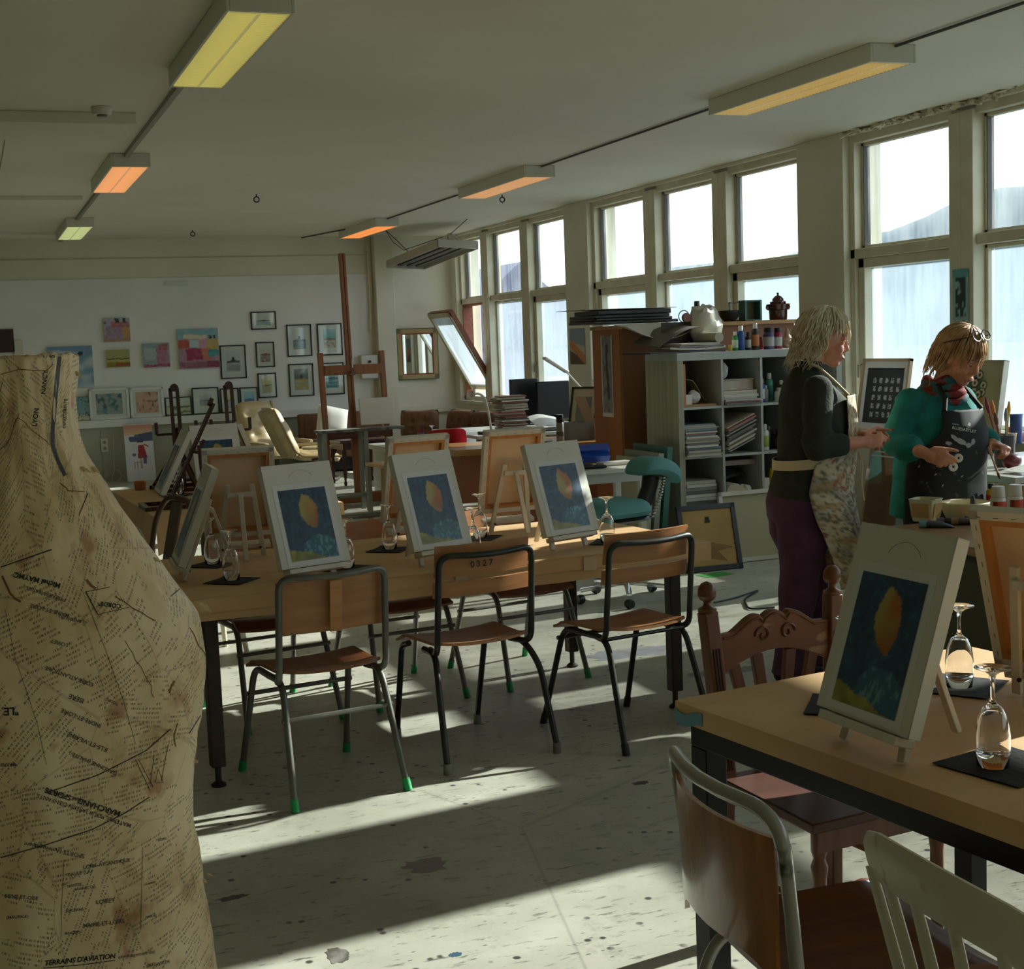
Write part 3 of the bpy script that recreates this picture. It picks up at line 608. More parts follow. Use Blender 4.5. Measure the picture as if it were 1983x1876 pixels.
# mirror
t = T('wall_mirror', 'small mirror in a green and red edged frame by the far windows', 'mirror', (5.86, YB-.001, 1.02))
a = ony(768, 640, YB-.03); b2 = ony(848, 732, YB-.03); wd = b2.x-a.x; hh_ = ony(808, 637, YB).z-ony(808, 733, YB).z; t.location = ((a.x+b2.x)/2, YB-.001, ony(808, 733, YB).z)
f = MB(); fw = .06
for q in ((-wd/2, -wd/2+fw, 0, hh_), (wd/2-fw, wd/2, 0, hh_), (-wd/2, wd/2, 0, fw), (-wd/2, wd/2, hh_-fw, hh_)): f.bb(q[0], q[1], -.03, 0, q[2], q[3])
obj('frame', f, mat('tan_frame', 'a58f62', .45), t, bevel=.003)
f = MB(); e_ = .012
for q in ((-wd/2-e_, -wd/2, -e_, hh_+e_), (wd/2, wd/2+e_, -e_, hh_+e_), (-wd/2, wd/2, -e_, 0), (-wd/2, wd/2, hh_, hh_+e_)): f.bb(q[0], q[1], -.026, 0, q[2], q[3])
plab(obj('outer_edge', f, mat('green_edge', '3f6a4c', .5), t), 'green outer edge of the frame')
f = MB(); i0 = fw
for q in ((-wd/2+i0, -wd/2+i0+.014, i0, hh_-i0), (wd/2-i0-.014, wd/2-i0, i0, hh_-i0), (-wd/2+i0, wd/2-i0, i0, i0+.014), (-wd/2+i0, wd/2-i0, hh_-i0-.014, hh_-i0)): f.bb(q[0], q[1], -.028, 0, q[2], q[3])
plab(obj('inner_edge', f, mat('red_edge', '8f2f28', .5), t), 'red inner edge of the frame')
obj('mirror_glass', MB().bb(-wd/2+i0, wd/2-i0, -.016, -.004, i0, hh_-i0), mat('mirror_silver', 'e8ecec', .02, 1.), t)
t.rotation_euler = (0, 0, rad(-4)); t.location.y -= .03
# ================================================================ materials for furniture
m_ply1 = wood('beech_plywood', 'b27d50', '99653d', .38, 'x')
m_ply2 = wood('pale_beech_plywood', 'c08a55', 'aa7442', .38, 'x')
m_seat = wood('worn_red_brown_ply', '8f5a38', '74452b', .35, 'y')
m_greytube = mat('grey_enamel_tube', '6f6f66', .35, .3, col2='5c5b53', scale=9)
m_blacktube = mat('black_enamel_tube', '23231f', .35, .3, col2='33332d', scale=12)
m_gcap = mat('green_rubber_cap', '17924f', .5)
m_tcap = mat('grey_rubber_cap', '77756a', .6)
m_bcap = mat('black_rubber_cap', '20201e', .6)
m_tealcap = mat('teal_rubber_cap', '2c7b66', .5)
m_kraft = mat('kraft_paper', 'd3b083', .7, col2='c5a072', scale=3.5, stretch=(.6, 1.6, 1), bump=.10, bscale=8)
m_steel = mat('black_steel', '1d1c1b', .45, .4)
m_darkleg = mat('chipped_brown_steel', '3a2a24', .5, .3, col2='28201c', scale=20)
m_glass = glass_mat()
m_nap = mat('black_napkin', '17181c', .85, bump=.25, bscale=60)
m_whitewood = mat('white_painted_wood', 'd6d1c5', .5, col2='cbc4b4', scale=12)
m_gesso = mat('primed_canvas', 'd9d6cc', .75, bump=.12, bscale=350)
m_bare = mat('bare_linen_back', 'e2c5a2', .8, col2='d9ba95', scale=4, bump=.1, bscale=300)
m_pine = wood('pine_stretcher', 'c98f55', 'b97b42', .5, 'z')
m_paperw = mat('white_paper', 'dcdcda', .7)
m_ink = mat('pencil_grey', '8d8980', .8)
# ================================================================ school chairs
def seat_mb(w0, w1, d, z, y0):
    def fn(u, v):
        w = w0+(w1-w0)*v; x = (u-.5)*w; c = .012*(2*u-1)**2
        drop = -.03*ss(.8, 1., v)-.0*v; rnd = .02*(abs(2*u-1)**6)*(1 if v < .15 else 0)*(1-v/.15)
        return Vector((x, y0+v*d+rnd, z+c-.006+drop+.012*ss(.25, 0, v)))
    return MB().sheet(14, 14, fn, .011)
def back_mb(w, z0, z1, yb, dep, lean=.05, nx=14):
    def fn(u, v):
        x = (u-.5)*w; return Vector((x, yb+dep*(1-(2*u-1)**2)*-1 - lean*v+dep, z0+(z1-z0)*v - .012*(v if False else 0)))
    return MB().sheet(nx, 4, fn, .009)
def school_chair(kind, label, loc, rz, group):
    t = T('school_chair', label, 'chair', loc, rz, group)
    ft = {'grey': m_greytube, 'slat': m_blacktube, 'splay': m_blacktube}[kind]
    cap = {'grey': m_gcap, 'slat': m_tcap, 'splay': m_bcap}[kind]
    sh = .445; hw = .20
    if kind in ('grey', 'splay'):
        for sx in (-1, 1):
            for sy in (-1, 1):
                foot = Vector((sx*.215, sy*.30, .0)); top = Vector((sx*(hw-.012), sy*.155, sh-.03)); inn = Vector((sx*(hw-.012), sy*.0, sh-.018))
                d = (top-foot).normalized()
                lg = obj('leg', MB().tube(fillet([foot+d*.03, top+Vector((0, 0, .015)), inn], .07, 6), .0125, 10), ft, t)
                obj('foot_cap', MB().tube([foot, foot+d*.045], [.0155, .0150], 10), cap, lg)
        zz = .30
        for sy in ((-1, 1) if kind == 'grey' else (1,)):
            y = sy*(.155+.145*(1-zz/.43)); x = .212; z1 = zz if sy < 0 else zz+.02
            if kind == 'splay': y, z1 = .17, .385
            obj('stretcher', MB().tube(fillet([(-x, y, z1), (-x+.03, y, z1), (x-.03, y, z1), (x, y, z1)], .02), .009, 8), ft, t)
        if kind == 'splay': obj('stretcher', MB().tube([(-.19, -.15, .425), (.19, -.15, .425)], .008, 8), ft, t)
    else:
        for sx in (-1, 1):
            for sy in (-1, 1):
                if sy > 0: pts = [(sx*.185, .285, .03), (sx*.19, .19, sh-.04), (sx*.19, .12, sh-.02)]
                else: pts = [(sx*.238, -.285, .03), (sx*.222, -.20, .34), (sx*.195, -.13, sh-.02), (sx*.19, -.02, sh-.02)]
                foot = Vector(pts[0])-Vector((0, 0, .03)); 
                lg = obj('leg', MB().tube(fillet(pts, .06, 6), .0125, 10), ft, t)
                obj('foot_cap', MB().tube([foot, Vector(pts[0])+Vector((0, 0, .012))], [.0165, .0155], 10), cap, lg)
    # back hoop
    x = .205; yb = -.165; ztop = .815
    pts = [(x-.02, yb+.10, sh-.022), (x, yb+.01, sh-.022), (x+.004, yb-.01, sh+.04), (x, yb-.035, ztop-.03), (x-.01, yb-.04, ztop)]
    P = fillet([(x-.03, yb+.12, sh-.02), (x+.0, yb-.005, sh-.02), (x-.005, yb-.045, ztop), (-x+.005, yb-.045, ztop), (-x, yb-.005, sh-.02), (-x+.03, yb+.12, sh-.02)], .055, 7)
    P = [Vector((p.x, p.y - (.032*(1-(p.x/.2)**2) if p.z > ztop-.03 else 0), p.z - (.010*(1-(p.x/.2)**2) if p.z > ztop-.03 else 0))) for q in [P] for p in sum([[a+(b-a)*k/4 for k in range(4)] for a, b in zip(q, q[1:])], [])+[q[-1]]]
    obj('back_hoop', MB().tube(P, .0125, 10), ft, t)
    obj('seat', seat_mb(.37, .41, .40, sh, -.19), m_seat if kind == 'grey' else m_ply1, t)
    if kind == 'grey':
        bk = obj('backrest', back_mb(.40, .60, .79, yb-.018, .03, .02), m_ply1, t)
        obj('centre_strip', back_mb(.045, .603, .787, yb-.0495, .001, .02, 2), m_ply2, bk)
    else:
        obj('backrest_slat', back_mb(.40, .725, .845, yb-.02, .03, .02), m_ply1, t)
        obj('backrest_slat', back_mb(.41, .645, .705, yb-.012, .03, .01), m_ply1, t)
    return t
TR_ = rad(4.9)
c1 = school_chair('grey', 'grey framed chair with a one-piece plywood back, nearest the dress form', (1.13, 5.085, 0), rad(7.5), 'school chairs around the long table')
c2 = school_chair('slat', 'black framed chair with a number written on its back slat', (1.765, 5.24, 0), rad(8), 'school chairs around the long table')
c3 = school_chair('splay', 'black framed two-slat chair at the right end of the long table', (2.42, 5.16, 0), rad(10), 'school chairs around the long table')
tm = text_mb('0 3 2 7', .034, .0004); s_ = [c for c in c2.children if c.name.startswith('backrest_slat')][0]
tm.xf(Matrix.Translation((-.02, -.2085, .765)) @ Matrix.Rotation(pi/2, 4, 'X')); obj('lettering', tm, mat('marker_black', '151413', .6), s_)
far = 'school chairs on the far side of the long table'
fA = dup(c1, (1.157, 6.165, 0), pi+rad(9), 'green capped chair on the far side of the long table, left one', far)
dup(c1, (1.765, 6.25, 0), pi+rad(7), 'green capped chair on the far side of the long table, middle one', far)
dup(c1, (2.393, 6.32, 0), pi+rad(9), 'green capped chair with a sunlit seat, far right of the long table', far)
# ================================================================ long table
tt = T('long_table', 'long work table under brown paper with chipped dark steel legs', 'table', (1.72, 5.755, 0), TR_)
obj('tabletop', MB().bb(-1.12, 1.12, -.54, .54, .675, .715), wood('table_board', 'a8794a', '94683e', .5, 'x'), tt)
obj('apron_rail', MB().bb(-1.05, 1.05, -.46, -.43, .615, .672).bb(-1.05, 1.05, .43, .46, .615, .672).bb(-1.05, -1.02, -.43, .43, .615, .672).bb(1.02, 1.05, -.43, .43, .615, .672), m_darkleg, tt)
for sx in (-1, 1):
    for sy in (-1, 1):
        lg = obj('leg', MB().bb(sx*1.0-.026, sx*1.0+.026, sy*.47-.026, sy*.47+.026, .075, .672), m_darkleg, tt, bevel=.004)
        obj('levelling_foot', MB().lathe([(.001, 0), (.028, 0), (.028, .008), (.012, .02), (.012, .08), (.001, .08)], (sx*1.0, sy*.47, 0), 14), m_darkleg, lg)
mb = MB()
def wob(x, y, s, k): return k*noise.noise(Vector((x*s, y*s, 4.)))
hw_, hd = 1.145, .55
def prof(u, v):
    x = -hw_+2*hw_*u
    L_ = [(.10, -hd), (0., -hd), (0., hd), (.09, hd)]
    if v < .15: t = v/.15; y = -hd-.004; z = -(.085+.02*noise.noise(Vector((x*1.3, 1, 0))))*(1-t)
    elif v > .85: t = (v-.85)/.15; y = hd+.004; z = -(.08)*t
    else: t = (v-.15)/.7; y = -hd+2*hd*t; z = 0
    return Vector((x, y + (wob(x, 2, 4, .006) if abs(y) > hd else 0), .7175+z+(wob(x, y, 3.2, .0016)+.0016 if z == 0 else 0)))
mb.sheet(44, 40, prof, .0012)
mb.sheet(6, 14, lambda u, v: Vector((hw_+.002+.13*u*(abs(v-.5)*2)**3*.6 + .02*u, -hd+.01+(2*hd-.02)*v, .718-.075*u-.02*u*(abs(2*v-1)))), .0012)
mb.sheet(6, 14, lambda u, v: Vector((-hw_-.002-.02*u, hd-.01-(2*hd-.02)*v, .718-.08*u)), .0012)
# folded corner flap at the front right
mb.sheet(6, 6, lambda u, v: Vector((hw_+.01+.12*u*(1-v), -hd-.002+.05*v+.14*u*v, .716-.06*v-.03*u)), .0012)
# second overlapping sheet along the front
mb.sheet(30, 6, lambda u, v: Vector((-hw_+.02+2.2*u, -hd-.008-.003*v, .716-.05*v-.012*noise.noise(Vector((u*6, 0, 2))))), .0012)
paper = obj('paper_cover', mb, m_kraft); tag(paper, 'brown paper cover taped over the long table', 'paper', 'brown paper table covers'); paper.location = tt.location; paper.rotation_euler[2] = TR_
m_tape = mat('clear_tape', 'c8b696', .25)
for x in (-.02, .55):
    o = obj('tape', MB().bb(x-.03, x+.03, -hd-.016, -hd-.0135, .66, .715), m_tape, paper)
# ================================================================ near table
NR = rad(7.6); NP = Vector((1.513, 2.937, 0))
nt_ = T('near_table', 'near work table under brown paper with a black steel frame', 'table', NP, NR)
NL, NW = 2.3, .95
obj('tabletop', MB().bb(.01, NW-.01, -NL, -.01, .70, .736), wood('table_board', 'a8794a', '94683e', .5, 'x'), nt_)
obj('frame', MB().bb(.02, .06, -NL+.02, -.02, .635, .70).bb(NW-.06, NW-.02, -NL+.02, -.02, .635, .70).bb(.06, NW-.06, -.06, -.02, .635, .70).bb(.06, NW-.06, -NL+.02, -NL+.06, .635, .70), m_steel, nt_, bevel=.003)
for x in (.02, NW-.08):
    for y in (-.08, -NL+.02): obj('leg', MB().bb(x, x+.06, y, y+.06, 0, .635), m_steel, nt_, bevel=.003)
mb = MB()
def prof2(u, v):
    y = -NL-.005+(NL+.01)*u
    if v < .14: t = v/.14; x = -.003; z = -.046*(1-t)
    elif v > .86: t = (v-.86)/.14; x = NW+.003; z = -.046*t
    else: t = (v-.14)/.72; x = NW*t; z = 0
    return Vector((x, y, .7395+z+(wob(x, y, 3.5, .0015)+.0015 if z == 0 else 0)))
mb.sheet(40, 36, lambda u, v: prof2(1-u, v), .0012)
mb.sheet(16, 4, lambda u, v: Vector((NW*(1-u), .004+.002*v, .739-.046*v)), .0012)
pap2 = obj('paper_cover', mb, m_kraft); tag(pap2, 'brown paper cover on the near table, blue tape at its corner', 'paper', 'brown paper table covers'); pap2.location = NP; pap2.rotation_euler[2] = NR
o = obj('tape', MB().sheet(6, 3, lambda u, v: Vector((-.0055-.001, .006-.11*u, .724-.030*v-.008*sin(u*5))), .001).sheet(3, 3, lambda u, v: Vector((-.004+.03*u, .0085, .722-.03*v)), .001), mat('blue_tape', '5f8f9f', .35), pap2)
# ================================================================ small canvases on table easels
def generic_art(seed):
    def f(u, v):
        b = mixc(hx('274d68'), hx('1c3550'), .5+.9*nz(u*2.2, v*1.1, 7, seed))
        b = mixc(b, hx('3d6f80'), .45*ss(.1, .5, nz(u*1.3+v, v*3-u, 6, seed+2)))
        # a leaning ochre leaf, a teal sweep and a pale lemon corner
        x = (u-.56)*cos(.35)+(v-.68)*sin(.35); y = -(u-.56)*sin(.35)+(v-.68)*cos(.35)
        w_ = .19*(1-(y/.27)**2)+.02*nz(u, v, 9, seed)
        if abs(y) < .27 and abs(x) < w_:
            b = mixc(hx('a99a52'), hx('b0682c'), ss(-.12, .16, x+.25*nz(u, v, 4, seed+5)-.3*y)); b = mixc(b, hx('8f5526'), ss(.05, -.2, y)*.6)
        k = .36-.55*(u-.72)**2*1.6-.10*u+.03*nz(u, v, 6, seed+7)
        if v < k+.04 and u > .28+.25*v: b = mixc(hx('2c5f74'), hx('5f93a0'), ss(.05, .4, nz(u*3-v, v*2+u*2, 7, seed+1))); 
        if v < .17-.2*u+.03*nz(u, 1, 5, seed): b = mixc(hx('a39a45'), hx('6f7436'), .5+nz(u, v, 8, seed))
        return b
    return f
def mini_easel(label, loc, rz, tilt=18, group='white table easels', rear=.235):
    t = T('table_easel', label, 'easel', loc, rz, group); a = rad(tilt)
    q = lambda x, s, off=0.: Vector((x, s*sin(a)+off*cos(a), s*cos(a)-off*sin(a)))
    for sx in (-1, 1): obj('front_leg', MB().bar(q(sx*.095, .009, .018), q(sx*.05, .34, .018), .022, .014, (0, 1, 0)), m_whitewood, t, bevel=.002)
    obj('cross_bar', MB().bar(q(-.055, .30, .032), q(.055, .30, .032), .022, .012, (0, 1, 0)), m_whitewood, t, bevel=.002)
    obj('rear_leg', MB().bar(q(0, .305, .04), Vector((0, rear, .012)), .020, .013, (0, 1, 0)), m_whitewood, t, bevel=.002)
    obj('ledge', MB().box(q(0, .05, -.014), (.25, .050, .018), rx=-a), m_whitewood, t, bevel=.002)
    bt = MB()
    for sx in (-1, 1): bt.lathe([(.001, 0), (.006, 0), (.005, .004), (.001, .004)], q(sx*.08, .05, .026), 10, RX(-pi/2))
    obj('bolt', bt, m_blackf, t)
    return t
def canvas_board(label, loc, rz, tilt=18, group='canvases on table easels', seed=0, w=.30, h=.40, base=.062, print_on=True):
    t = T('canvas_board', label, 'canvas', loc, rz, group); a = rad(tilt); dp = .030
    M = Matrix.Translation((0, base*sin(a), base*cos(a))) @ Matrix.Rotation(-a, 4, 'X')
    ins = MB().bb(-w/2, w/2, -dp, -dp+.002, 0, h); 
    for q in ((-w/2, -w/2+.002, 0, h), (w/2-.002, w/2, 0, h), (-w/2, w/2, 0, .002), (-w/2, w/2, h-.002, h)): ins.bb(q[0], q[1], -dp, 0, q[2], q[3])
    for q in ((-w/2, -w/2+.022, 0, h), (w/2-.022, w/2, 0, h), (-w/2, w/2, 0, .022), (-w/2, w/2, h-.022, h)): ins.bb(q[0], q[1], -.0005, .001, q[2], q[3])
    obj('canvas', ins.xf(M), m_gesso, t, bevel=.0015)
    st = MB()
    for q in ((-w/2+.002, -w/2+.036, .002, h-.002), (w/2-.036, w/2-.002, .002, h-.002), (-w/2+.036, w/2-.036, .002, .036), (-w/2+.036, w/2-.036, h-.036, h-.002)): st.bb(q[0], q[1], -dp+.002, -.0006, q[2], q[3])
    obj('stretcher_bar', st.xf(M), m_pine, t)
    obj('bare_back', MB().bb(-w/2+.034, w/2-.034, -dp+.0021, -dp+.004, .034, h-.034).xf(M), m_bare, t)
    sp = MB()
    for k in range(7): sp.bb(-w/2+.02+k*.042, -w/2+.032+k*.042, .001, .0018, h-.016, h-.0145)
    for k in range(8):
        for sx in (-1, 1): sp.bb(sx*(w/2-.013)-.0008, sx*(w/2-.013)+.0008, .001, .0018, .03+k*.046, .042+k*.046)
    obj('staple', sp.xf(M), mat('staple_grey', '8c877d', .4, .8), t)
    if print_on:
        pp = obj('print_sheet', MB().bb(-.122, .122, -dp-.0012, -dp-.0002, .006, .32).xf(M), m_paperw, t)
        ar = art('colour_print', .205, .275, generic_art(seed), pp, nx=44, ny=60, t=.0006, rough=.35)
        ar.data.transform(M @ Matrix.Translation((0, -dp-.0022, .024)))
        pl = MB(); pts = [Vector((.01+.06*cos(k*.2), -dp-.0004, .318+.055*sin(k*.2))) for k in range(3, 14)]
        pl.tube(pts, .0006, 4); obj('pencil_line', pl.xf(M), m_ink, t)
    return t
def place_pair(lab_c, lab_e, bl, br, z, seed, tilt=18, flip=False, base=.062, print_on=True, g=''):
    a = onz(*bl, z+base); b = onz(*br, z+base); d = (b-a) if not flip else (a-b); c = (a+b)/2; rz = math.atan2(d.y, d.x); c.z = z
    off = Matrix.Rotation(rz, 3, 'Z') @ Vector((0, -base*sin(rad(tilt)), 0)); c += off
    cv = canvas_board(lab_c, c, rz, tilt, seed=seed, base=base, print_on=print_on); e = mini_easel(lab_e, c, rz, tilt)
    return cv, e, c, rz
ZT = .7215; ZN = .7435
place_pair('white canvas with blue and ochre print, behind the grey framed chair', 'white table easel holding the canvas behind the grey framed chair', (545, 1105), (667, 1087), ZT, 1)
place_pair('white canvas with blue and ochre print, behind the numbered chair', 'white table easel holding the canvas behind the numbered chair', (795, 1071), (906, 1053), ZT, 2)
place_pair('white canvas with blue and ochre print, nearest the teal saddle chair', 'white table easel holding the canvas nearest the teal saddle chair', (1050, 1042), (1153, 1026), ZT, 3)
place_pair('canvas seen from its bare back, left one on the far side of the long table', 'white table easel seen from behind, left one on the long table', (411, 1041), (521, 1033), ZT, 4, 16, True, .095)
place_pair('canvas seen from its back, half hidden behind a blue printed canvas', 'white table easel mostly hidden, middle one on the far side of the long table', (747, 1012), (850, 1001), ZT, 5, 16, True, .095)
place_pair('sunlit canvas seen from its back, on the long table before the counter', 'sunlit white table easel seen from behind, before the counter', (941, 993), (1032, 985), ZT, 6, 16, True, .095)
# left end, turned sideways
gl = onz(320, 1086, ZT+.062); rzg = rad(-93)
cg = Vector((.715, 5.65, ZT)); canvas_board('canvas turned sideways at the left end of the long table, by the dress form', cg, rzg, 22, seed=7); mini_easel('white table easel turned sideways at the left end of the long table', cg, rzg, 22)
# near table
rj = rad(-88); cj = Vector((1.64, 2.37, ZN))
canvas_board('white canvas with blue and ochre print on the near table, angled to the left', cj, rj, 18, seed=8); mini_easel('white table easel on the near table, holding the canvas with the print', cj, rj, 18)
ck = Vector((2.273, 2.516, ZN)); rk = rad(113)
canvas_board('canvas seen from its back at the right edge of the near table', ck, rk, 18, seed=9); mini_easel('white table easel seen from behind at the right edge of the near table', ck, rk, 18, rear=.165)
# ================================================================ glasses and napkins
gp = [(0, .118), (.010, .1165), (.018, .1115), (.0265, .092), (.0312, .062), (.0314, .036), (.0283, .0005), (.0294, 0), (.0302, .0006), (.0330, .036), (.0330, .062), (.0284, .094), (.0195, .114), (.011, .1205), (.0060, .126), (.0044, .136), (.0042, .164), (.0062, .178), (.016, .186), (.034, .1915), (.0352, .1925), (.034, .1935), (.012, .1925), (0, .192)]
def wine(label, loc, group):
    t = T('wine_glass', label, 'wine glass', loc, 0, group)
    g = MB().lathe(gp, n=28); o = obj('glass', g, m_glass, t, smooth=180); return t
def napkin(label, loc, rz, s=.16, seed=0, group='black paper napkins'):
    mb = MB().sheet(10, 10, lambda u, v: Vector(((u-.5)*s, (v-.5)*s, .0012+.0022*abs(noise.noise(Vector((u*3, v*3, seed))))+ (.004*ss(.75, 1, u*v)))), .0016)
    o = obj('napkin', mb, m_nap); tag(o, label, 'napkin', group); o.location = loc; o.rotation_euler[2] = rz; return o
gg = 'upside down wine glasses on the long table'; w0 = None
for px, z, lb, grp, nl in (((449, 1123), ZT, 'upside down wine glass nearest the dress form on the long table', gg, 'black napkin under the glass nearest the dress form'),
    ((412, 1092), ZT, 'upside down wine glass before the left bare-backed canvas', gg, 'black napkin before the left bare-backed canvas'),
    ((672, 1099), ZT, 'upside down wine glass above the grey framed chair', gg, 'black napkin just above the grey framed chair back'),
    ((755, 1063), ZT, 'upside down wine glass left of the middle printed canvas', gg, 'black napkin left of the middle printed canvas'),
    ((917, 1074), ZT, 'upside down wine glass right of the middle printed canvas, front one', gg, 'black napkin above the numbered chair back'),
    ((931, 1040), ZT, 'upside down wine glass before the sunlit bare-backed canvas', gg, 'black napkin before the sunlit bare-backed canvas'),
    ((1166, 1052), ZT, 'upside down wine glass at the right end of the long table', gg, 'black napkin at the right end of the long table'),
    ((1858, 1330), ZN, 'upside down wine glass beyond the canvas on the near table', 'upside down wine glasses on the near table', 'black napkin half sunlit, beyond the canvas on the near table'),
    ((1923, 1484), ZN, 'largest upside down wine glass, nearest on the near table', 'upside down wine glasses on the near table', 'largest black napkin, nearest on the near table')):
    p = onz(*px, z+.004)
    nzr = rad(4.9+45+8*noise.noise(p*5)) if z == ZT else rad({1858: 35, 1923: 12}[px[0]])
    off = Vector((.0, 0, 0)) if z == ZT else (Vector((.01, .02, 0)) if px[0] == 1858 else Vector((.035, -.0, 0)))
    np_ = p+off+(Vector((.05, .02, 0)) if px[0] == 1166 else Vector()); np_.z = z; napkin(nl, np_, nzr, .16 if z == ZT else (.19 if px[0] == 1858 else .20), p.x)
    p.z = z+.0062
    if px[0] == 1166: p.x += .035; p.y += .02
    if w0 is None: w0 = wine(lb, p, grp)
    else: dup(w0, p, label=lb, group=grp)
p = onz(1668, 1380, ZN); napkin('black napkin corner showing behind the near canvas', (p.x, p.y+.06, ZN), rad(50), .17, 5)
dup(w0, (p.x+.03, p.y+.08, ZN+.0062), label='wine glass hidden behind the near canvas, only its foot showing', group='upside down wine glasses on the near table')
# ================================================================ chairs at the near table
m_oldgrey = mat('chipped_grey_enamel', '9b9b90', .3, .2, col2='3f3d38', scale=11, thr=(.66, .72))
m_oldply = wood('varnished_orange_ply', 'b07436', '915626', .25, 'z', coat=.4)
m_oldseat = wood('worn_dark_ply_seat', '7d4c31', '5f3824', .3, 'y')
t = T('school_chair', 'old chipped grey tube chair with a tall varnished back, at the near table corner', 'chair', (1.475, 2.205, 0), rad(-94))
P = fillet([(-.20, .04, .425), (-.205, -.20, .425), (-.225, -.245, .80), (.225, -.245, .80), (.205, -.20, .425), (.20, .04, .425)], .075, 9)
Q = []
for a, b in zip(P, P[1:]): Q += [a+(b-a)*k/4 for k in range(4)]
Q.append(P[-1]); Q = [Vector((p.x, p.y-(.045*(1-(p.x/.225)**2) if p.z > .74 else 0), p.z)) for p in Q]
obj('back_hoop', MB().tube(Q, .0135, 12), m_oldgrey, t)
obj('backrest', MB().sheet(18, 8, lambda u, v: Vector(((u-.5)*.405*(1-.06*(1-v)), -.232-.04*(1-(2*u-1)**2)-.008*v, .525+.225*v - (.05*(abs(2*u-1)**5) if v < .01 else .05*(abs(2*u-1)**5)*(1-v)))), .010), m_oldply, t)
obj('seat', MB().sheet(18, 14, lambda u, v: Vector(((u-.5)*(.40+.03*v)*(1-.25*max(0, .18-v)*abs(2*u-1)**3*5), -.20+.43*v, .440+.014*(2*u-1)**2-.03*ss(.82, 1, v))), .012), m_oldseat, t)
for sx in (-1, 1):
    lg = obj('leg', MB().tube(fillet([(sx*.225, -.30, .02), (sx*.20, -.17, .415), (sx*.198, .05, .418), (sx*.198, .16, .41), (sx*.215, .235, .02)], .07, 7), .0125, 10), m_oldgrey, t)
    for y in (-.303, .2355): obj('foot_cap', MB().tube([(sx*(.226 if y < 0 else .2155), y, 0), (sx*(.223 if y < 0 else .214), y*.975, .045)], .016, 10), m_bcap, lg)
obj('stretcher', MB().tube([(-.209, .19, .26), (.209, .19, .26)], .008, 8), m_oldgrey, t)
# white spindle chair
m_wchair = mat('worn_white_chair_paint', 'd3cbb4', .45, col2='b3a488', scale=16, thr=(.62, .72))
t = T('spindle_chair', 'white painted spindle-back chair in the near right corner', 'chair', (1.47, 1.535, 0), rad(-92))
cr_ = lambda u: Vector(((u-.5)*.50, -.235-.06*(1-(2*u-1)**2), .80+.035*(1-(2*u-1)**2)))
ring = []
for k in range(25):
    u = k/24; c_ = cr_(u); e = min(u, 1-u); hh_ = .032+.012*min(1, e*5); th = .011*(min(1, .35+e*9)); sl = -.006
    ring.append([c_+Vector((0, th*cos(a_)+sl*sin(a_), hh_*sin(a_)*(min(1, .45+e*8)))) for a_ in [2*pi*j/14 for j in range(14)]])
fixn(obj('crest_rail', MB().loft(ring), m_wchair, t))
for k in range(6):
    u = .07+.86*k/5; a_ = cr_(u)-Vector((0, 0, .025)); b_ = Vector(((u-.5)*.33, -.19-.02*(1-(2*u-1)**2), .45))
    obj('spindle', MB().loft([[p_+Vector((w_*cos(q), th*sin(q), 0)) for q in [2*pi*j/8 for j in range(8)]] for p_, w_, th in [(b_+(a_-b_)*s_, .010+.007*sin(pi*s_*.85), .006) for s_ in [j/8 for j in range(9)]]]), m_wchair, t)
obj('seat', MB().sheet(14, 14, lambda u, v: Vector(((u-.5)*(.38+.06*v)*(1-.2*(abs(2*v-1)**6)*abs(2*u-1)), -.21+.42*v, .44-.010*sin(pi*v)*sin(pi*u))), .026), m_wchair, t, bevel=.006)
for sx in (-1, 1):
    for sy in (-1, 1):
        obj('leg', MB().tube([(sx*.21, sy*.235, 0), (sx*.185, sy*.19, .20), (sx*.15, sy*.14, .445)], [.012, .018, .015], 10), m_wchair, t)
obj('stretcher', MB().tube([(-.187, .195, .2), (.187, .195, .2)], .009, 8), m_wchair, t); obj('stretcher', MB().tube([(-.187, -.195, .17), (.187, -.195, .17)], .009, 8), m_wchair, t)
# carved chair
m_oak = wood('worn_carved_oak', '7c4a2a', '5c361d', .4, 'z'); m_oakp = mat('rubbed_bare_oak', '774628', .5, col2='a8825a', scale=7, thr=(.56, .62), stretch=(1, 1, 2.2))
t = T('carved_chair', 'carved wooden chair with ball finials at the far end of the near table', 'chair', (1.975, 2.985, 0), rad(6))
for sx in (-1, 1):
    pts = [(sx*.185, .235, 0), (sx*.178, .215, .44), (sx*.205, .245, .885)]
    pm = MB(); pm.bar(pts[0], pts[1], .036, .036, (0, 1, 0)); pm.bar(pts[1], pts[2], .042, .040, (0, 1, 0)); ps = obj('back_post', pm, m_oak, t, bevel=.004)
    gm = MB()
    for k in (-.009, 0, .009): gm.bar((sx*.180+k, .2165-.0205, .47), (sx*.199+k, .238-.0205, .79), .0035, .003, (0, 1, 0))
    obj('flute', gm, mat('dark_groove', '3b2216', .7), ps)
    fm = MB().lathe([(.001, .885), (.024, .885), (.025, .893), (.013, .899), (.009, .906), (.010, .912), (.020, .918), (.0245, .928), (.0235, .931), (.024, .934), (.0225, .948), (.014, .960), (.001, .965)], (sx*.2055, .2455, 0), 18); obj('finial', fm, m_oak, ps)
def crest(x):
    a_ = abs(x)/.185; up = .855-.035*a_**1.5+.012*cos(a_*6)*0
    if a_ < .16: up = .868-.10*(a_/.16)**2*.12
    elif a_ < .24: up = .858-.010*sin((a_-.16)/.08*pi)
    elif a_ < .75: up = .862-.045*ss(.3, .85, a_)
    else: up = .822-.01*(a_-.75)
    return up
N_ = 60; xs = [-.185+.37*k/N_ for k in range(N_+1)]
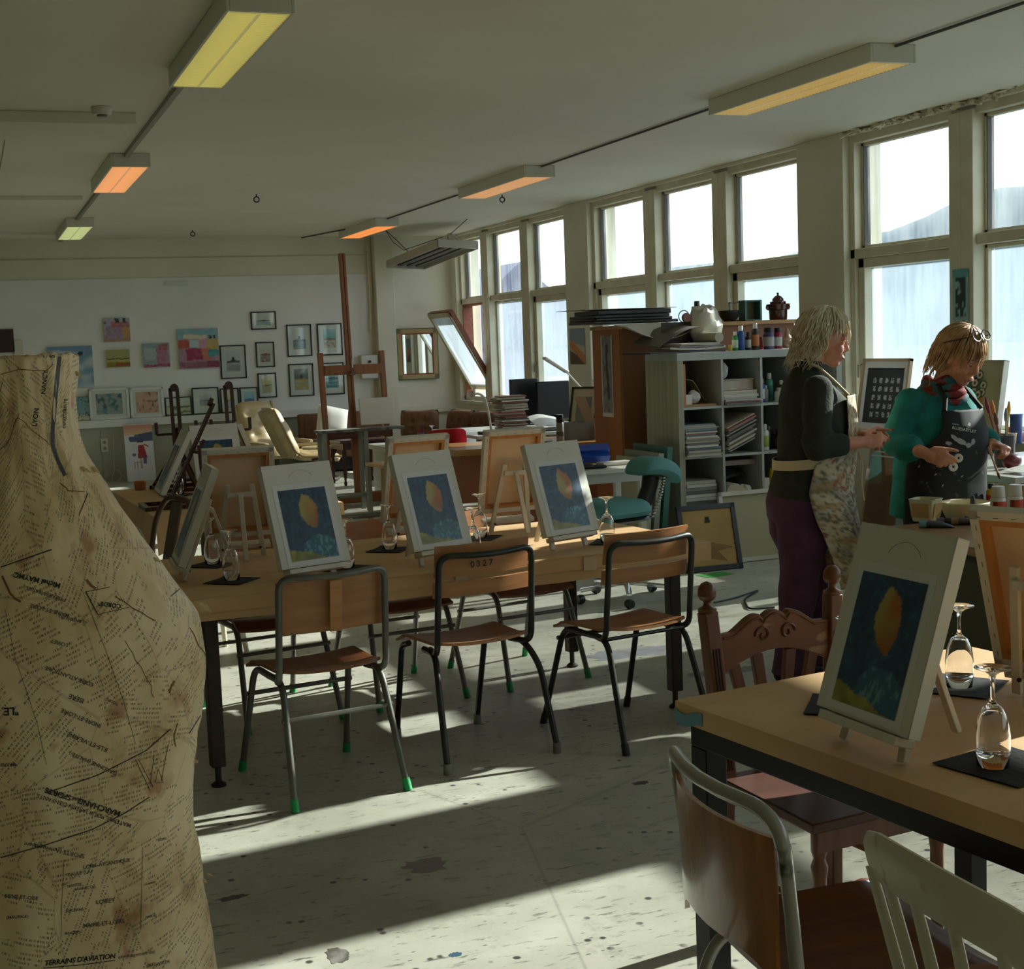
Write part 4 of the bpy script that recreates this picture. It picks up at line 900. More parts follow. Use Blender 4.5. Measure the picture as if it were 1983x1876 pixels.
poly = [(x, crest(x)) for x in xs] + [(x, .762-.055*(abs(x)/.185)**1.8) for x in reversed(xs)]
obj('crest_rail', MB().prism(poly, .026, RX(pi/2), (0, .258, 0)), m_oakp, t, bevel=.003)
cv = MB()
for sx in (-1, 1):
    sp_ = [Vector((sx*(.040+r_*cos(a_)), .2295, .805+r_*sin(a_))) for a_, r_ in [(k*.42, .026-.0013*k) for k in range(18)]]; cv.tube(sp_, .0035, 5)
cv.tube([(x, .230, crest(x)-.010) for x in xs[3:-3]], .003, 5); obj('carving', cv, m_oak, t)
for k, (xt, xb) in enumerate(((-.135, -.062), (-.055, -.018), (.055, .018), (.135, .062))):
    pts = [(xt, .243), (xt+(xb-xt)*.35, .24), (xt+(xb-xt)*.75, .232), (xb, .222)]; zs = [.755, .66, .56, .45]
    mb = MB().loft([[Vector((x+a_*.017*(1-.2*j/3), y+b_*.008, z)) for a_, b_ in ((-1, -1), (1, -1), (1, 1), (-1, 1))] for j, ((x, y), z) in enumerate(zip([tuple(p) for p in pts], zs))]); obj('slat', mb, m_oak, t, smooth=60, bevel=.002)
obj('seat', MB().sheet(12, 12, lambda u, v: Vector(((u-.5)*(.46-.06*v), -.20+.43*v, .425-.012*sin(pi*u)*sin(pi*v))), .026), wood('dark_seat_wood', '5c3426', '44261b', .5, 'x'), t, bevel=.004)
obj('seat_rail', MB().bb(-.20, .20, -.185, -.165, .37, .425), m_oak, t); obj('seat_rail', MB().bb(-.17, .17, .20, .22, .37, .425), m_oak, t)
tl = [(.001, 0), (.013, 0), (.016, .02), (.012, .05), (.017, .12), (.013, .15), (.019, .17), (.017, .30), (.021, .33), (.014, .35), (.020, .37), (.020, .425), (.001, .425)]
for sx in (-1, 1): obj('front_leg', MB().lathe(tl, (sx*.185, -.165, 0), 14), m_oak, t)
ts = [(.001, -.17), (.008, -.17), (.010, -.08), (.016, -.05), (.011, -.035), (.017, -.018), (.020, 0), (.017, .018), (.011, .035), (.016, .05), (.010, .08), (.008, .17), (.001, .17)]
obj('turned_stretcher', MB().lathe(ts, (0, -.10, .22), 12, RY(pi/2)), m_oak, t)
for sx in (-1, 1): obj('side_stretcher', MB().tube([(sx*.185, -.165, .22), (sx*.182, .22, .22)], [.010, .010], 8), m_oak, t)
# ================================================================ paper covered dress form
DX, DY = .062, 1.80
cam_d = (Vector((DX, DY, 0))-Vector((0, 0, 0))).length
edge = [(684, 150), (760, 149), (800, 149), (830, 155), (860, 163), (900, 183), (930, 201), (970, 232), (1010, 262), (1050, 292), (1090, 322), (1130, 353), (1160, 376), (1200, 396), (1240, 404), (1280, 406), (1330, 403), (1400, 392), (1460, 384), (1520, 380), (1560, 381), (1600, 385), (1660, 395), (1720, 405), (1790, 418), (1876, 430), (1960, 438), (2040, 440)]
prof_ = []
ax0 = ray(991.5, 938)
for y, x in edge:
    p = ony(x, y, DY); z = p.z; wd_ = math.hypot(p.x-DX, 0)*.965
    prof_.append((z, wd_))
def rad_at(z):
    for (z0, r0), (z1, r1) in zip(prof_, prof_[1:]):
        if z1 <= z <= z0: return r0+(r1-r0)*(z0-z)/(z0-z1)
    return prof_[-1][1] if z < prof_[-1][0] else prof_[0][1]
NZ, NA = 150, 110; zt = prof_[0][0]; zb = prof_[-1][0]
def form_pt(i, j, inner=0.):
    v = i/NZ; a = 2*pi*j/NA; z = zt+(zb-zt)*v
    r = sum(rad_at(z+dz) for dz in (-.012, 0, .012))/3
    ex = 1.; ey = .80
    neck = ss(.30, .10, v); ey = .80+.18*neck
    p = Vector((cos(a), sin(a), z*1.))
    wr = .0035*noise.noise(Vector((p.x*5, p.y*5, z*16)))+.0022*noise.noise(Vector((p.x*13+z*9, p.y*13, z*28)))
    tear = noise.noise(Vector((p.x*2.5, p.y*2.5, z*9+7)))
    wr += .0014 if tear > .12 else 0
    if i == 0: z += .006*noise.noise(Vector((a*2.2, 0, 1)))+.003*noise.noise(Vector((a*9, 0, 2)))
    r = max(r+wr-inner, .01)
    return Vector((DX+ex*r*cos(a), DY+ey*r*sin(a), z))
mb = MB(); rings = [[form_pt(i, j) for j in range(NA)] for i in range(NZ+1)]
inn = [[form_pt(i, j, .004) for j in range(NA)] for i in (0, 6, 14)]
mb.loft(inn[::-1]+rings, cap=False); base_i = [sum((r_ for r_ in rings[-1]), Vector())/NA]
mb.f.append(tuple(len(inn)*NA+NZ*NA+j for j in range(NA))); mb.mi.append(0); mb.f.append(tuple(range(NA))[::-1]); mb.mi.append(0)
m_pap, nt_, b_ = new_mat('old_newsprint'); N = nt_.nodes.new; L = nt_.links.new
uvn = N('ShaderNodeUVMap'); uvn.uv_map = 'UVMap'
vo = N('ShaderNodeTexVoronoi'); vo.inputs['Scale'].default_value = 7.; L(uvn.outputs[0], vo.inputs['Vector'])
sx_ = N('ShaderNodeSeparateColor'); L(vo.outputs['Color'], sx_.inputs[0])
an = N('ShaderNodeMapRange'); an.inputs['To Min'].default_value = -1.; an.inputs['To Max'].default_value = .5; L(sx_.outputs[0], an.inputs['Value'])
vr = N('ShaderNodeVectorRotate'); vr.rotation_type = 'Z_AXIS'; L(uvn.outputs[0], vr.inputs['Vector']); L(an.outputs[0], vr.inputs['Angle'])
s2 = N('ShaderNodeSeparateXYZ'); L(vr.outputs[0], s2.inputs[0])
def mth(op, a, b=None, c=None):
    n = N('ShaderNodeMath'); n.operation = op
    for k, v in enumerate((a, b, c)):
        if v is None: continue
        if isinstance(v, (int, float)): n.inputs[k].default_value = v
        else: L(v, n.inputs[k])
    return n.outputs[0]
row = mth('MULTIPLY', s2.outputs[1], 185.); rowf = mth('FRACT', row); line = mth('LESS_THAN', mth('ABSOLUTE', mth('SUBTRACT', rowf, .5)), .24)
cx = N('ShaderNodeCombineXYZ'); L(mth('MULTIPLY', s2.outputs[0], 520.), cx.inputs[0]); L(mth('FLOOR', row), cx.inputs[1])
tn = N('ShaderNodeTexNoise'); tn.inputs['Scale'].default_value = 1.; tn.inputs['Detail'].default_value = 1; L(cx.outputs[0], tn.inputs['Vector'])
cx2 = N('ShaderNodeCombineXYZ'); L(mth('MULTIPLY', s2.outputs[0], 24.), cx2.inputs[0]); L(mth('MULTIPLY', mth('FLOOR', row), .37), cx2.inputs[1])
tn2 = N('ShaderNodeTexNoise'); tn2.inputs['Scale'].default_value = 1.; L(cx2.outputs[0], tn2.inputs['Vector'])
ink = mth('MULTIPLY', mth('MULTIPLY', line, mth('GREATER_THAN', tn.outputs['Fac'], .5)), mth('GREATER_THAN', tn2.outputs['Fac'], .50))
bl = N('ShaderNodeTexNoise'); bl.inputs['Scale'].default_value = 9; L(uvn.outputs[0], bl.inputs['Vector'])
ink = mth('MULTIPLY', mth('MULTIPLY', ink, mth('GREATER_THAN', bl.outputs['Fac'], .40)), .72)
st = N('ShaderNodeTexNoise'); st.inputs['Scale'].default_value = 6; st.inputs['Detail'].default_value = 7; st.inputs['Roughness'].default_value = .65; L(uvn.outputs[0], st.inputs['Vector'])
cr = N('ShaderNodeValToRGB'); el = cr.color_ramp.elements; el[0].position = .30; el[0].color = (*lin('94703f'), 1); el[1].position = .62; el[1].color = (*lin('e6d3ab'), 1); x_ = el.new(.45); x_.color = (*lin('d6bd90'), 1); L(st.outputs['Fac'], cr.inputs['Fac'])
ve = N('ShaderNodeTexVoronoi'); ve.feature = 'DISTANCE_TO_EDGE'; ve.inputs['Scale'].default_value = 7.; L(uvn.outputs[0], ve.inputs['Vector'])
ed = mth('MULTIPLY', mth('LESS_THAN', ve.outputs['Distance'], .006), .22)
rn_ = N('ShaderNodeTexNoise'); rn_.inputs['Scale'].default_value = 14; rn_.inputs['Detail'].default_value = 6; L(uvn.outputs[0], rn_.inputs['Vector'])
rust = N('ShaderNodeMapRange'); rust.inputs['From Min'].default_value = .60; rust.inputs['From Max'].default_value = .70; L(rn_.outputs['Fac'], rust.inputs['Value'])
def mixc_(f, a, b):
    x = N('ShaderNodeMix'); x.data_type = 'RGBA'; L(f, x.inputs[0]); L(a, x.inputs[6]); x.inputs[7].default_value = (*lin(b), 1); return x.outputs[2]
c = mixc_(ed, cr.outputs['Color'], '6b4a28'); c = mixc_(mth('MULTIPLY', rust.outputs[0], .7), c, '9a5a2e'); c = mixc_(ink, c, '2e2922')
L(c, b_.inputs['Base Color']); b_.inputs['Roughness'].default_value = .55
bp = N('ShaderNodeBump'); bp.inputs['Strength'].default_value = .35; bp.inputs['Distance'].default_value = .004; L(st.outputs['Fac'], bp.inputs['Height']); L(bp.outputs[0], b_.inputs['Normal'])
dform = T('dress_form', 'dress form covered in old French newsprint, in the left foreground', 'dress form', (DX, DY, 0))
fo = obj('torso', mb, m_pap, dform, smooth=180, world=True)
uvl = fo.data.uv_layers.new(name='UVMap')
for lp in fo.data.loops:
    p = fo.data.vertices[lp.vertex_index].co; a = math.atan2(p.y-DY, p.x-DX); uvl.data[lp.index].uv = ((a % (2*pi))*.2, p.z)
bvh = BVHTree.FromPolygons([v for v in mb.v], [f for f in mb.f])
def onform(x, y, off=.0006):
    h = bvh.ray_cast(CP, ray(x, y).normalized())
    if h[0] is None: return None
    n = h[1] if h[1].dot(CP-h[0]) > 0 else -h[1]
    return h[0]+n*off
def prints(name, groups, col):
    """printed lettering laid on the paper"""
    out = MB()
    for txt, px, py, ln, ang, bold, shear in groups:
        tb = text_mb(txt, 1., bold, shear=shear, ext=0); xs_ = [v.x for v in tb.v]; k = ln/(max(xs_)-min(xs_)); ca, sa = cos(rad(ang)), sin(rad(ang))
        vs = [onform(px+(v.x*ca-v.y*sa)*k, py-(v.x*sa+v.y*ca)*k) for v in tb.v]
        if any(v is None for v in vs): continue
        out.add(vs, tb.f)
    return obj(name, out, col, dform, smooth=0, world=True)
m_prt = mat('printing_ink', '2b2721', .7); m_prt2 = mat('faded_ink', '4a4236', .7)
prints('headline_lettering', [('NANCY', 86, 740, 47, 84, .02, 0), ('LYON', 69, 808, 35, 83, .02, 0), ('S', 101, 690, 6, 84, .02, 0), ('Michel MAYMC', 72, 1123, 92, 166, .03, 0), ('CORDE"', 212, 1171, 44, 172, .03, 0), ('"LE', 22, 1376, 28, 183, .03, 0), ('MARCHAND - SPORTS', 160, 1552, 152, 162, .03, 0), ("TERRAINS D'AVIATION", 154, 1858, 138, 6, .03, .25)], m_prt)
prints('text_lettering', [('DEPARTEMENTS', 126, 801, 56, 86, .015, 0), ('PYRENEES (BASSES-)', 86, 1149, 86, 162, .01, 0), ('MAINE-ET-LOIRE', 96, 1182, 78, 165, .015, 0), ('LANSON (R.)', 138, 1199, 50, 168, .02, 0), ('LOIRET', 115, 1245, 34, 163, .01, 0), ('LOIRE-ATLANTIQUE', 134, 1309, 98, 160, .015, 0), ('ISERE', 148, 1352, 30, 160, .015, 0), ('INDRE-ET-LOIRE', 157, 1390, 82, 158, .015, 0), ('ILLE-ET-VILAINE', 169, 1436, 84, 157, .015, 0), ('GARONNE (HAUTE-)', 180, 1477, 100, 156, .015, 0), ('TOURS', 217, 1358, 26, 155, .01, 0), ('MARNE', 16, 1480, 30, 180, .01, 0),
    ('RUEIL-MALMAISON', 124, 1539, 68, 163, .02, 0), ("MATERIEL POUR JARDIN D'ENFANTS", 163, 1569, 190, 162, .005, 0), ('LOIRE-ATLANTIQUE', 206, 1672, 92, 9, .015, .1), ('BAULE (LA)', 155, 1690, 46, 9, .01, 0), ('NANTES', 144, 1714, 28, 8, .01, 0), ('BONNET (A.)', 165, 1719, 40, 8, .01, 0), ('LOIRET', 204, 1745, 36, 7, .02, 0), ('ORLEANS', 145, 1762, 34, 7, .01, 0), ('MAINE-ET-LOIRS', 201, 1788, 80, 7, .02, 0), ('ANGERS', 141, 1806, 30, 6, .01, 0), ('SEINE-ET-OISE', 42, 1737, 64, -5, .015, 0), ('(MAURICE)', 34, 1775, 42, 4, .01, 0), ('(Aménagement de)', 264, 1848, 70, 9, .0, .2), ('DRAGAGE DE', 306, 1866, 46, 12, .015, 0), ('LE MANS', 290, 1710, 22, 14, .01, 0), ('NORD', 314, 1625, 18, 16, .01, 0), ('AMIENS', 292, 1774, 22, 10, .01, 0), ('SPORTS (Aménagement', 105, 1645, 120, 168, .005, 0)], m_prt2)
def strip(pts, w):
    o_ = MB(); P_ = []
    for (a, b), (c_, d_) in zip(pts, pts[1:]):
        for k in range(10): P_.append((a+(c_-a)*k/10, b+(d_-b)*k/10))
    P_.append(pts[-1])
    L_ = []; R_ = []
    for k, (a, b) in enumerate(P_):
        q, r_ = P_[max(k-1, 0)], P_[min(k+1, len(P_)-1)]; dx, dy = r_[0]-q[0], r_[1]-q[1]; l_ = math.hypot(dx, dy) or 1
        L_.append(onform(a-dy/l_*w/2, b+dx/l_*w/2)); R_.append(onform(a+dy/l_*w/2, b-dx/l_*w/2))
    for k in range(len(P_)-1):
        q = [L_[k], L_[k+1], R_[k+1], R_[k]]
        if not any(v is None for v in q): o_.add(q, [(0, 1, 2, 3)])
    return o_
obj('printed_stripe', strip([(115, 690), (108, 760), (102, 830), (102, 862), (112, 892), (126, 921)], 7.5), mat('slate_ink', '45444c', .6), dform, smooth=0, world=True)
ln = MB()
for pts, w_ in (([(92, 1534), (190, 1500), (250, 1470), (284, 1452), (330, 1411)], 1.8), ([(2, 1660), (90, 1635), (180, 1605), (240, 1575), (289, 1543)], 1.8), ([(84, 1874), (155, 1868), (223, 1859)], 1.5), ([(2, 1098), (100, 1064)], 2.2), ([(166, 1146), (189, 1190)], 2.), ([(166, 1146), (212, 1137)], 1.4), ([(189, 1190), (250, 1176)], 1.2), ([(10, 1180), (30, 1275), (72, 1400), (90, 1480)], .8), ([(160, 1145), (205, 1260), (240, 1360), (262, 1440)], .8), ([(124, 1665), (120, 1740), (118, 1820)], .8), ([(276, 1640), (274, 1720), (272, 1800)], .8), ([(153, 997), (170, 955)], 1.6), ([(330, 1155), (366, 1125)], 1.6), ([(366, 1420), (388, 1385)], 1.4), ([(6, 735), (0, 760)], 1), ([(262, 1470), (290, 1530)], 1.2), ([(268, 1470), (296, 1523)], 1.), ([(290, 1520), (298, 1462)], 1.), ([(300, 1515), (316, 1515), (306, 1488), (300, 1515)], .9), ([(312, 1512), (325, 1440)], 1.)):
    s_ = strip(pts, w_); ln.add(s_.v, s_.f)
obj('printed_rule', ln, m_prt, dform, smooth=0, world=True)
# loose torn flaps and cracks in the paper
fl = MB()
for x, y, a, s_ in ((392, 1168, .5, 12), (383, 1470, 2, 6), (398, 1700, 1, 5), (160, 905, .2, 8), (408, 1690, 0, 5), (150, 720, 1.2, 6), (182, 905, .7, 7), (300, 1080, .4, 6)):
    p0 = onform(x-3, y)
    if p0 is None: p0 = ony(x-6, y, DY-.02)
    k = s_*.00066; fl.sheet(4, 4, lambda u, v: p0+Vector(((u-.3)*k*1.6+v*k*.8*cos(a), -.004*v-.002, -v*k*1.4*sin(a+.6)+.25*k*sin(u*5))), .0006)
obj('torn_flap', fl, mat('torn_paper', 'c9b085', .7), dform, world=True)
ck_ = MB()
for pts, w_ in (([(365, 1215), (385, 1250), (398, 1272)], 2.5), ([(242, 1240), (270, 1290), (290, 1320), (296, 1350)], 2.2), ([(225, 1155), (245, 1170), (300, 1202)], 3), ([(335, 1318), (330, 1342)], 5), ([(341, 1400), (338, 1445)], 3), ([(2, 1115), (18, 1150), (40, 1165)], 7), ([(166, 1122), (186, 1140)], 8), ([(0, 870), (22, 850), (36, 800)], 2.5), ([(36, 808), (60, 830), (96, 862)], 2), ([(0, 725), (40, 715), (85, 718), (104, 705)], 2.5), ([(118, 935), (130, 950), (162, 952)], 3)):
    s_ = strip([(a_+2.5*math.sin(k_*2.1+a_), b_c) for k_, (a_, b_c) in enumerate([(pts[i_][0]+(pts[i_+1][0]-pts[i_][0])*q_/4, pts[i_][1]+(pts[i_+1][1]-pts[i_][1])*q_/4) for i_ in range(len(pts)-1) for q_ in range(4)]+[pts[-1]])], w_*.6); ck_.add(s_.v, s_.f)
obj('crack', ck_, mat('brown_crack', '7a5535', .9), dform, smooth=0, world=True)
sp_ = MB().tube([(DX, DY, .04), (DX, DY, zb+.05)], .018, 12); obj('stand_pole', sp_, m_steel, dform, world=True)
for k in range(3): a = rad(200+k*120); obj('stand_foot', MB().bar((DX, DY, .05), (DX+.24*cos(a), DY+.24*sin(a), .016), .03, .03), m_steel, dform, world=True)
# ================================================================ far half of the room
m_cream = mat('cream_leather', 'cdb98e', .4, col2='bda87c', scale=6, bump=.15, bscale=25)
m_creamsh = mat('cream_leather_side', 'a8946c', .45)
m_cord = mat('brown_corduroy', '7d5a45', .9, col2='6a4a38', scale=30, stretch=(1, 1, .1), bump=.3, bscale=60)
m_dkwood = wood('dark_mahogany', '4a2217', '33170f', .35, 'z')
m_easel = wood('oiled_beech', '9a5f32', '7d4a25', .4, 'z')
m_orange = mat('orange_veneer', 'a5622f', .45, col2='94552a', scale=3, stretch=(1, 1, .2))
m_counter = wood('counter_oak', 'b98a52', 'a3743f', .3, 'x'); m_redpanel = mat('red_brown_panel', '9c6248', .5, col2='8f573f', scale=2)
m_lacq = mat('white_lacquer', 'd5d4cc', .25); m_offw = mat('cream_laminate', 'cfc8ae', .4)
m_chrome = mat('chrome', 'c8c9ca', .12, 1.)
m_red = mat('red_plastic', 'a3161f', .3)
m_blackp = mat('black_plastic', '141416', .35)
# studio easel ---------------------------------------------------------------
E0 = Vector((3.66, 14.0, 0)); t = T('studio_easel', 'tall brown wooden studio easel with a long mast, in the middle of the room', 'easel', E0, rad(3))
obj('base_beam', MB().bb(-.34, .34, -.05, .04, .03, .13), m_easel, t, bevel=.004)
for sx in (-1, 1): obj('base_foot', MB().bb(sx*.30-.035, sx*.30+.035, -.35, .55, 0, .06), m_easel, t, bevel=.004)
lw = Matrix.Rotation(rad(-3), 3, 'X')
for sx in (-1, 1): obj('side_post', MB().bar((sx*.325, -.02, .13), (sx*.325, .10, 1.56), .052, .045, (0, 1, 0)), m_easel, t, bevel=.003)
obj('mast', MB().bar((-.022, .07, .12), (-.022, .23, 2.56), .030, .05, (0, 1, 0)).bar((.012, .07, .12), (.012, .23, 2.56), .026, .05, (0, 1, 0)), m_easel, t, bevel=.003)
obj('centre_post', MB().bar((.0, .02, .12), (.0, .06, .78), .10, .03, (0, 1, 0)), m_easel, t, bevel=.003)
obj('cross_bar', MB().bb(-.30, .30, .05, .085, 1.33, 1.43), m_easel, t, bevel=.003)
tr = obj('tray', MB().bb(-.34, .34, -.10, .10, .69, .705).bb(-.34, .34, -.10, -.085, .70, .775).bb(-.34, -.325, -.1, .1, .70, .775).bb(.325, .34, -.1, .1, .7, .775), wood('dark_tray', '5a2f1e', '442113', .5, 'x'), t)
obj('catch', MB().tube([(-.01, .04, 1.40), (-.01, .03, 1.50)], .012, 8).lathe([(.001, 0), (.03, 0), (.028, .04), (.001, .04)], (-.01, .045, 1.35), 12, RX(pi/2)), m_chrome, t)
t = T('blank_canvas', 'blank cream canvas standing on the studio easel shelf', 'canvas', (E0.x+.20, E0.y-.04, .815), rad(3), rx=rad(-6))
obj('canvas', MB().bb(-.18, .18, -.02, 0, 0, .27), mat('cream_canvas', 'd3cebb', .7, bump=.1, bscale=200), t, bevel=.003); obj('stretcher_bar', MB().bb(-.175, .175, 0, .012, .005, .03).bb(-.175, .175, 0, .012, .24, .265), m_pine, t)
t = T('metal_stand', 'grey metal stand with a stained plank shelf before the studio easel', 'stand', (E0.x-.08, 13.60, 0), rad(3))
m_gst = mat('grey_green_steel', '8b9184', .45, .4)
obj('shelf', MB().bb(-.45, .42, -.14, .08, .785, .81), mat('paint_stained_plank', '74746a', .7, col2='4a4a44', scale=14, thr=(.45, .6)), t)
for x in (-.40, .02): 
    for y in (-.11, .06): obj('leg', MB().bb(x-.02, x+.02, y-.015, y+.015, 0, .785), m_gst, t)
obj('rail', MB().bb(-.38, 0, -.12, -.10, .14, .165), m_gst, t); obj('rail', MB().bb(-.38, 0, .05, .07, .14, .165), m_gst, t)
# recliners ------------------------------------------------------------------
def recliner(label, loc, rz, rec):
    t = T('recliner', label, 'armchair', loc, rz, 'cream leather recliners'); a = rad(rec)
    def pad(w, h, th, tuft):
        mb = MB()
        def fn(u, v):
            x = (2*u-1); y = (2*v-1); r = (abs(x)**5+abs(y)**5)**.2; d = th*(1-max(0, r)**4)**.5 if r < 1 else 0
            tf = 0
            for bx, by in tuft: q = ((x-bx)*w/2)**2+((y-by)*h/2)**2; tf += .045*math.exp(-q/.004)
            k = 1/max(1, (abs(x)**5+abs(y)**5)**.2) if r > 1 else 1
            return x*k*w/2, y*k*h/2, max(d-tf, .0)
        return fn
    fb = pad(.56, .78, .10, [(0, .15), (-.5, .5), (.5, .5), (-.45, -.35), (.45, -.35)]); M = Matrix.Translation((0, .26, .40)) @ Matrix.Rotation(-a, 4, 'X')
    mb = MB(); mb.grid(18, 22, lambda u, v: Vector((fb(u, v)[0], -fb(u, v)[2], fb(u, v)[1]+.36))); mb.grid(18, 22, lambda u, v: Vector((-fb(u, v)[0], .10*min(1, fb(u, v)[2]*30), fb(u, v)[1]+.36)))
    obj('back_cushion', mb.xf(M), m_cream, t, smooth=180)
    fs = pad(.56, .56, .09, [(0, 0), (-.5, .4), (.5, .4)]); mb = MB(); mb.grid(16, 16, lambda u, v: Vector((fs(u, v)[0], fs(u, v)[1], fs(u, v)[2]))); mb.grid(16, 16, lambda u, v: Vector((-fs(u, v)[0], fs(u, v)[1], -.05*(fs(u, v)[2] > .01))))
    obj('seat_cushion', mb.xf(Matrix.Translation((0, -.02, .36)) @ Matrix.Rotation(rad(6), 4, 'X')), m_cream, t, smooth=180)
    sp = MB()
    for sx in (-1, 1): sp.tube(fillet([(sx*.30, .42, .95), (sx*.30, .24, .36), (sx*.30, -.30, .30)], .12, 6), .022, 8)
    for sx in (-1, 1):
        ar = MB().loft([[Vector((sx*.34+.05*cos(q)*s_, y, .50+.03*sin(q)*s_+dz)) for q in [2*pi*j/12 for j in range(12)]] for y, s_, dz in ((-.30, .5, 0), (-.27, .9, .005), (-.1, 1, .01), (.12, 1, .015), (.22, .6, .02))])
        ao = fixn(obj('armrest', ar, m_cream, t)); obj('arm_strut', MB().tube(fillet([(sx*.335, -.20, .49), (sx*.335, -.15, .36), (sx*.30, .1, .34)], .08), .018, 8), m_dkwood, t)
    obj('side_piping', MB().tube(fillet([(-.29, -.30, .36), (-.29, .26, .40), (-.29, .26+.74*sin(a), .40+.74*cos(a))], .12, 6), .018, 8).tube(fillet([(.29, -.30, .36), (.29, .26, .40), (.29, .26+.74*sin(a), .40+.74*cos(a))], .12, 6), .018, 8), m_creamsh, t)
    obj('swivel_base', MB().tube(arc((0, 0, .035), .30, 0, 2*pi, 24, (1, 0, 0), (0, 1, 0))[:-1], .022, 8, closed=True).tube([(0, 0, .03), (0, 0, .33)], .03, 10).tube([(-.3, 0, .035), (.3, 0, .035)], .02, 8).tube([(0, -.3, .035), (0, .3, .035)], .02, 8), mat('bent_grey_base', '56524a', .4, .4), t)
    return t
recliner('cream leather recliner facing the camera, button tufted back', (3.62, 17.98, 0), rad(24), 17).scale = (1, 1, .86)
recliner('cream leather recliner seen from its side, in front of the tufted one', (3.86, 16.95, 0), rad(92), 21).scale = (1, 1, .84)
# sofa -------------------------------------------------------------------------
t = T('corner_sofa', 'brown corduroy corner sofa along the far walls', 'sofa', (5.6, 18.0, 0))
def sofa_back(cx, cy, w, rz, h=.76, label='back_cushion'):
    fn = lambda u, v: 0
    M = Matrix.Translation((cx, cy, .40)) @ Matrix.Rotation(rz, 4, 'Z') @ Matrix.Rotation(rad(-10), 4, 'X'); mb = MB()
    def f(u, v):
        x = 2*u-1; y = 2*v-1; r = (abs(x)**6+abs(y)**6)**(1/6); d = .10*max(0, 1-r**4)**.5 if r < 1 else 0
        for bx, by in ((-.35, .1), (.35, .1), (-.35, -.5), (.35, -.5)): d -= .04*math.exp(-(((x-bx)*w/2)**2+((y-by)*.2)**2)/.0012)
        k = 1/max(1, r); return Vector((x*k*w/2, -max(d, 0), (y*k+1)*(h-.40)/2))
    mb.grid(20, 16, f); mb.grid(12, 10, lambda u, v: Vector(((1-2*u)*w/2*(1-.05*(abs(2*v-1)**4)), .06*(1-abs(2*u-1)**6)*(1-abs(2*v-1)**6), v*(h-.40))))
    return obj(label, mb.xf(M), m_cord, t, smooth=180, world=True)
for (x, y, w_, r_) in ((5.47, 17.75, .52, rad(-32)), (5.84, 17.20, .66, rad(-80)), (5.92, 16.55, .62, rad(-86)), (5.93, 15.95, .58, rad(-88)), (5.93, 15.40, .55, rad(-88))): sofa_back(x, y, w_, r_)
obj('long_back', MB().sheet(30, 6, lambda u, v: Vector((4.05+1.15*u, 18.60+.05*v, .30+.44*v)), .12), m_cord, t, smooth=60, world=True, bevel=.02)
obj('seat_cushion', MB().bb(4.12, 5.2, 18.02, 18.56, .18, .42), m_cord, t, world=True, bevel=.04); obj('seat_cushion', MB().bb(5.2, 5.82, 15.1, 17.5, .18, .42), m_cord, t, world=True, bevel=.04)
obj('plinth', MB().bb(4.14, 5.2, 18.05, 18.6, .02, .18).bb(5.25, 5.95, 15.1, 17.6, .02, .18), m_blackp, t, world=True)
def pillow(label, loc, rot, m, w=.44):
    mb = MB()
    f = lambda s: (lambda u, v: Vector(((2*u-1)*w/2*(1-.08*(1-abs(2*v-1)**2)*0), s*.10*max(0, (1-abs(2*u-1)**3)*(1-abs(2*v-1)**3))**.6, (2*v-1)*w/2)))
    mb.grid(16, 16, f(-1)); mb.grid(16, 16, lambda u, v: f(1)(1-u, v)); o = obj('pillow', mb, m, smooth=180); o.name = 'pillow'; tag(o, label, 'pillow'); o.location = loc; o.rotation_euler = rot; return o
pillow('white pillow leaning on the sofa beside the recliners', (4.42, 18.20, .64), (rad(-16), rad(14), rad(6)), mat('white_cotton', 'dedbd3', .8), .42)
# tables in the lounge -----------------------------------------------------------
t = T('coffee_table', 'small dark mahogany table with turned legs behind the easel', 'table', (4.25, 16.3, 0), rad(4))
obj('top', MB().bb(-.30, .30, -.28, .28, .50, .53), m_dkwood, t, bevel=.005); obj('apron', MB().bb(-.26, .26, -.24, .24, .42, .50), m_dkwood, t)
for sx in (-1, 1):
    for sy in (-1, 1): obj('leg', MB().lathe([(.001, 0), (.014, 0), (.020, .03), (.012, .06), (.022, .14), (.026, .25), (.018, .30), (.026, .33), (.026, .42), (.001, .42)], (sx*.24, sy*.22, 0), 12), m_dkwood, t)
t = T('white_low_table', 'white low table with square openings behind the red chair', 'table', (4.55, 14.6, 0), rad(2))
obj('top', MB().bb(-.52, .62, -.45, .45, .50, .55), m_lacq, t, bevel=.004)
for x0, x1 in ((-.46, -.22), (.02, .12), (.42, .56)): obj('panel', MB().bb(x0, x1, -.40, .40, 0, .50), m_lacq, t)
obj('shelf', MB().bb(-.22, .42, -.38, .38, .06, .09), m_lacq, t); obj('back_panel', MB().bb(-.22, .42, .36, .38, .09, .50), m_blackp, t)
c_ = T('pen_cup', 'small dark cup of pens on the white low table', 'cup', (4.46, 14.42, .5505)); obj('cup', MB().lathe([(.001, 0), (.034, 0), (.038, .12), (.034, .12), (.030, .006), (.001, .006)], n=16), mat('smoky_cup', '6f6f74', .3), c_)
pn = MB()
for k in range(5): pn.tube([(.01*cos(k*1.3), .01*sin(k*1.3), .01), (.035*cos(k*1.3), .035*sin(k*1.3), .17)], .004, 6)
obj('pen', pn, m_red, c_)
dup(w0, (4.58, 14.40, .5505), label='wine glass standing on the white low table', group='single glasses in the lounge').rotation_euler = (0, 0, 0)
t = T('school_desk', 'small pale wooden desk with grey legs before the lounge', 'desk', (3.42, 11.95, 0), rad(4))
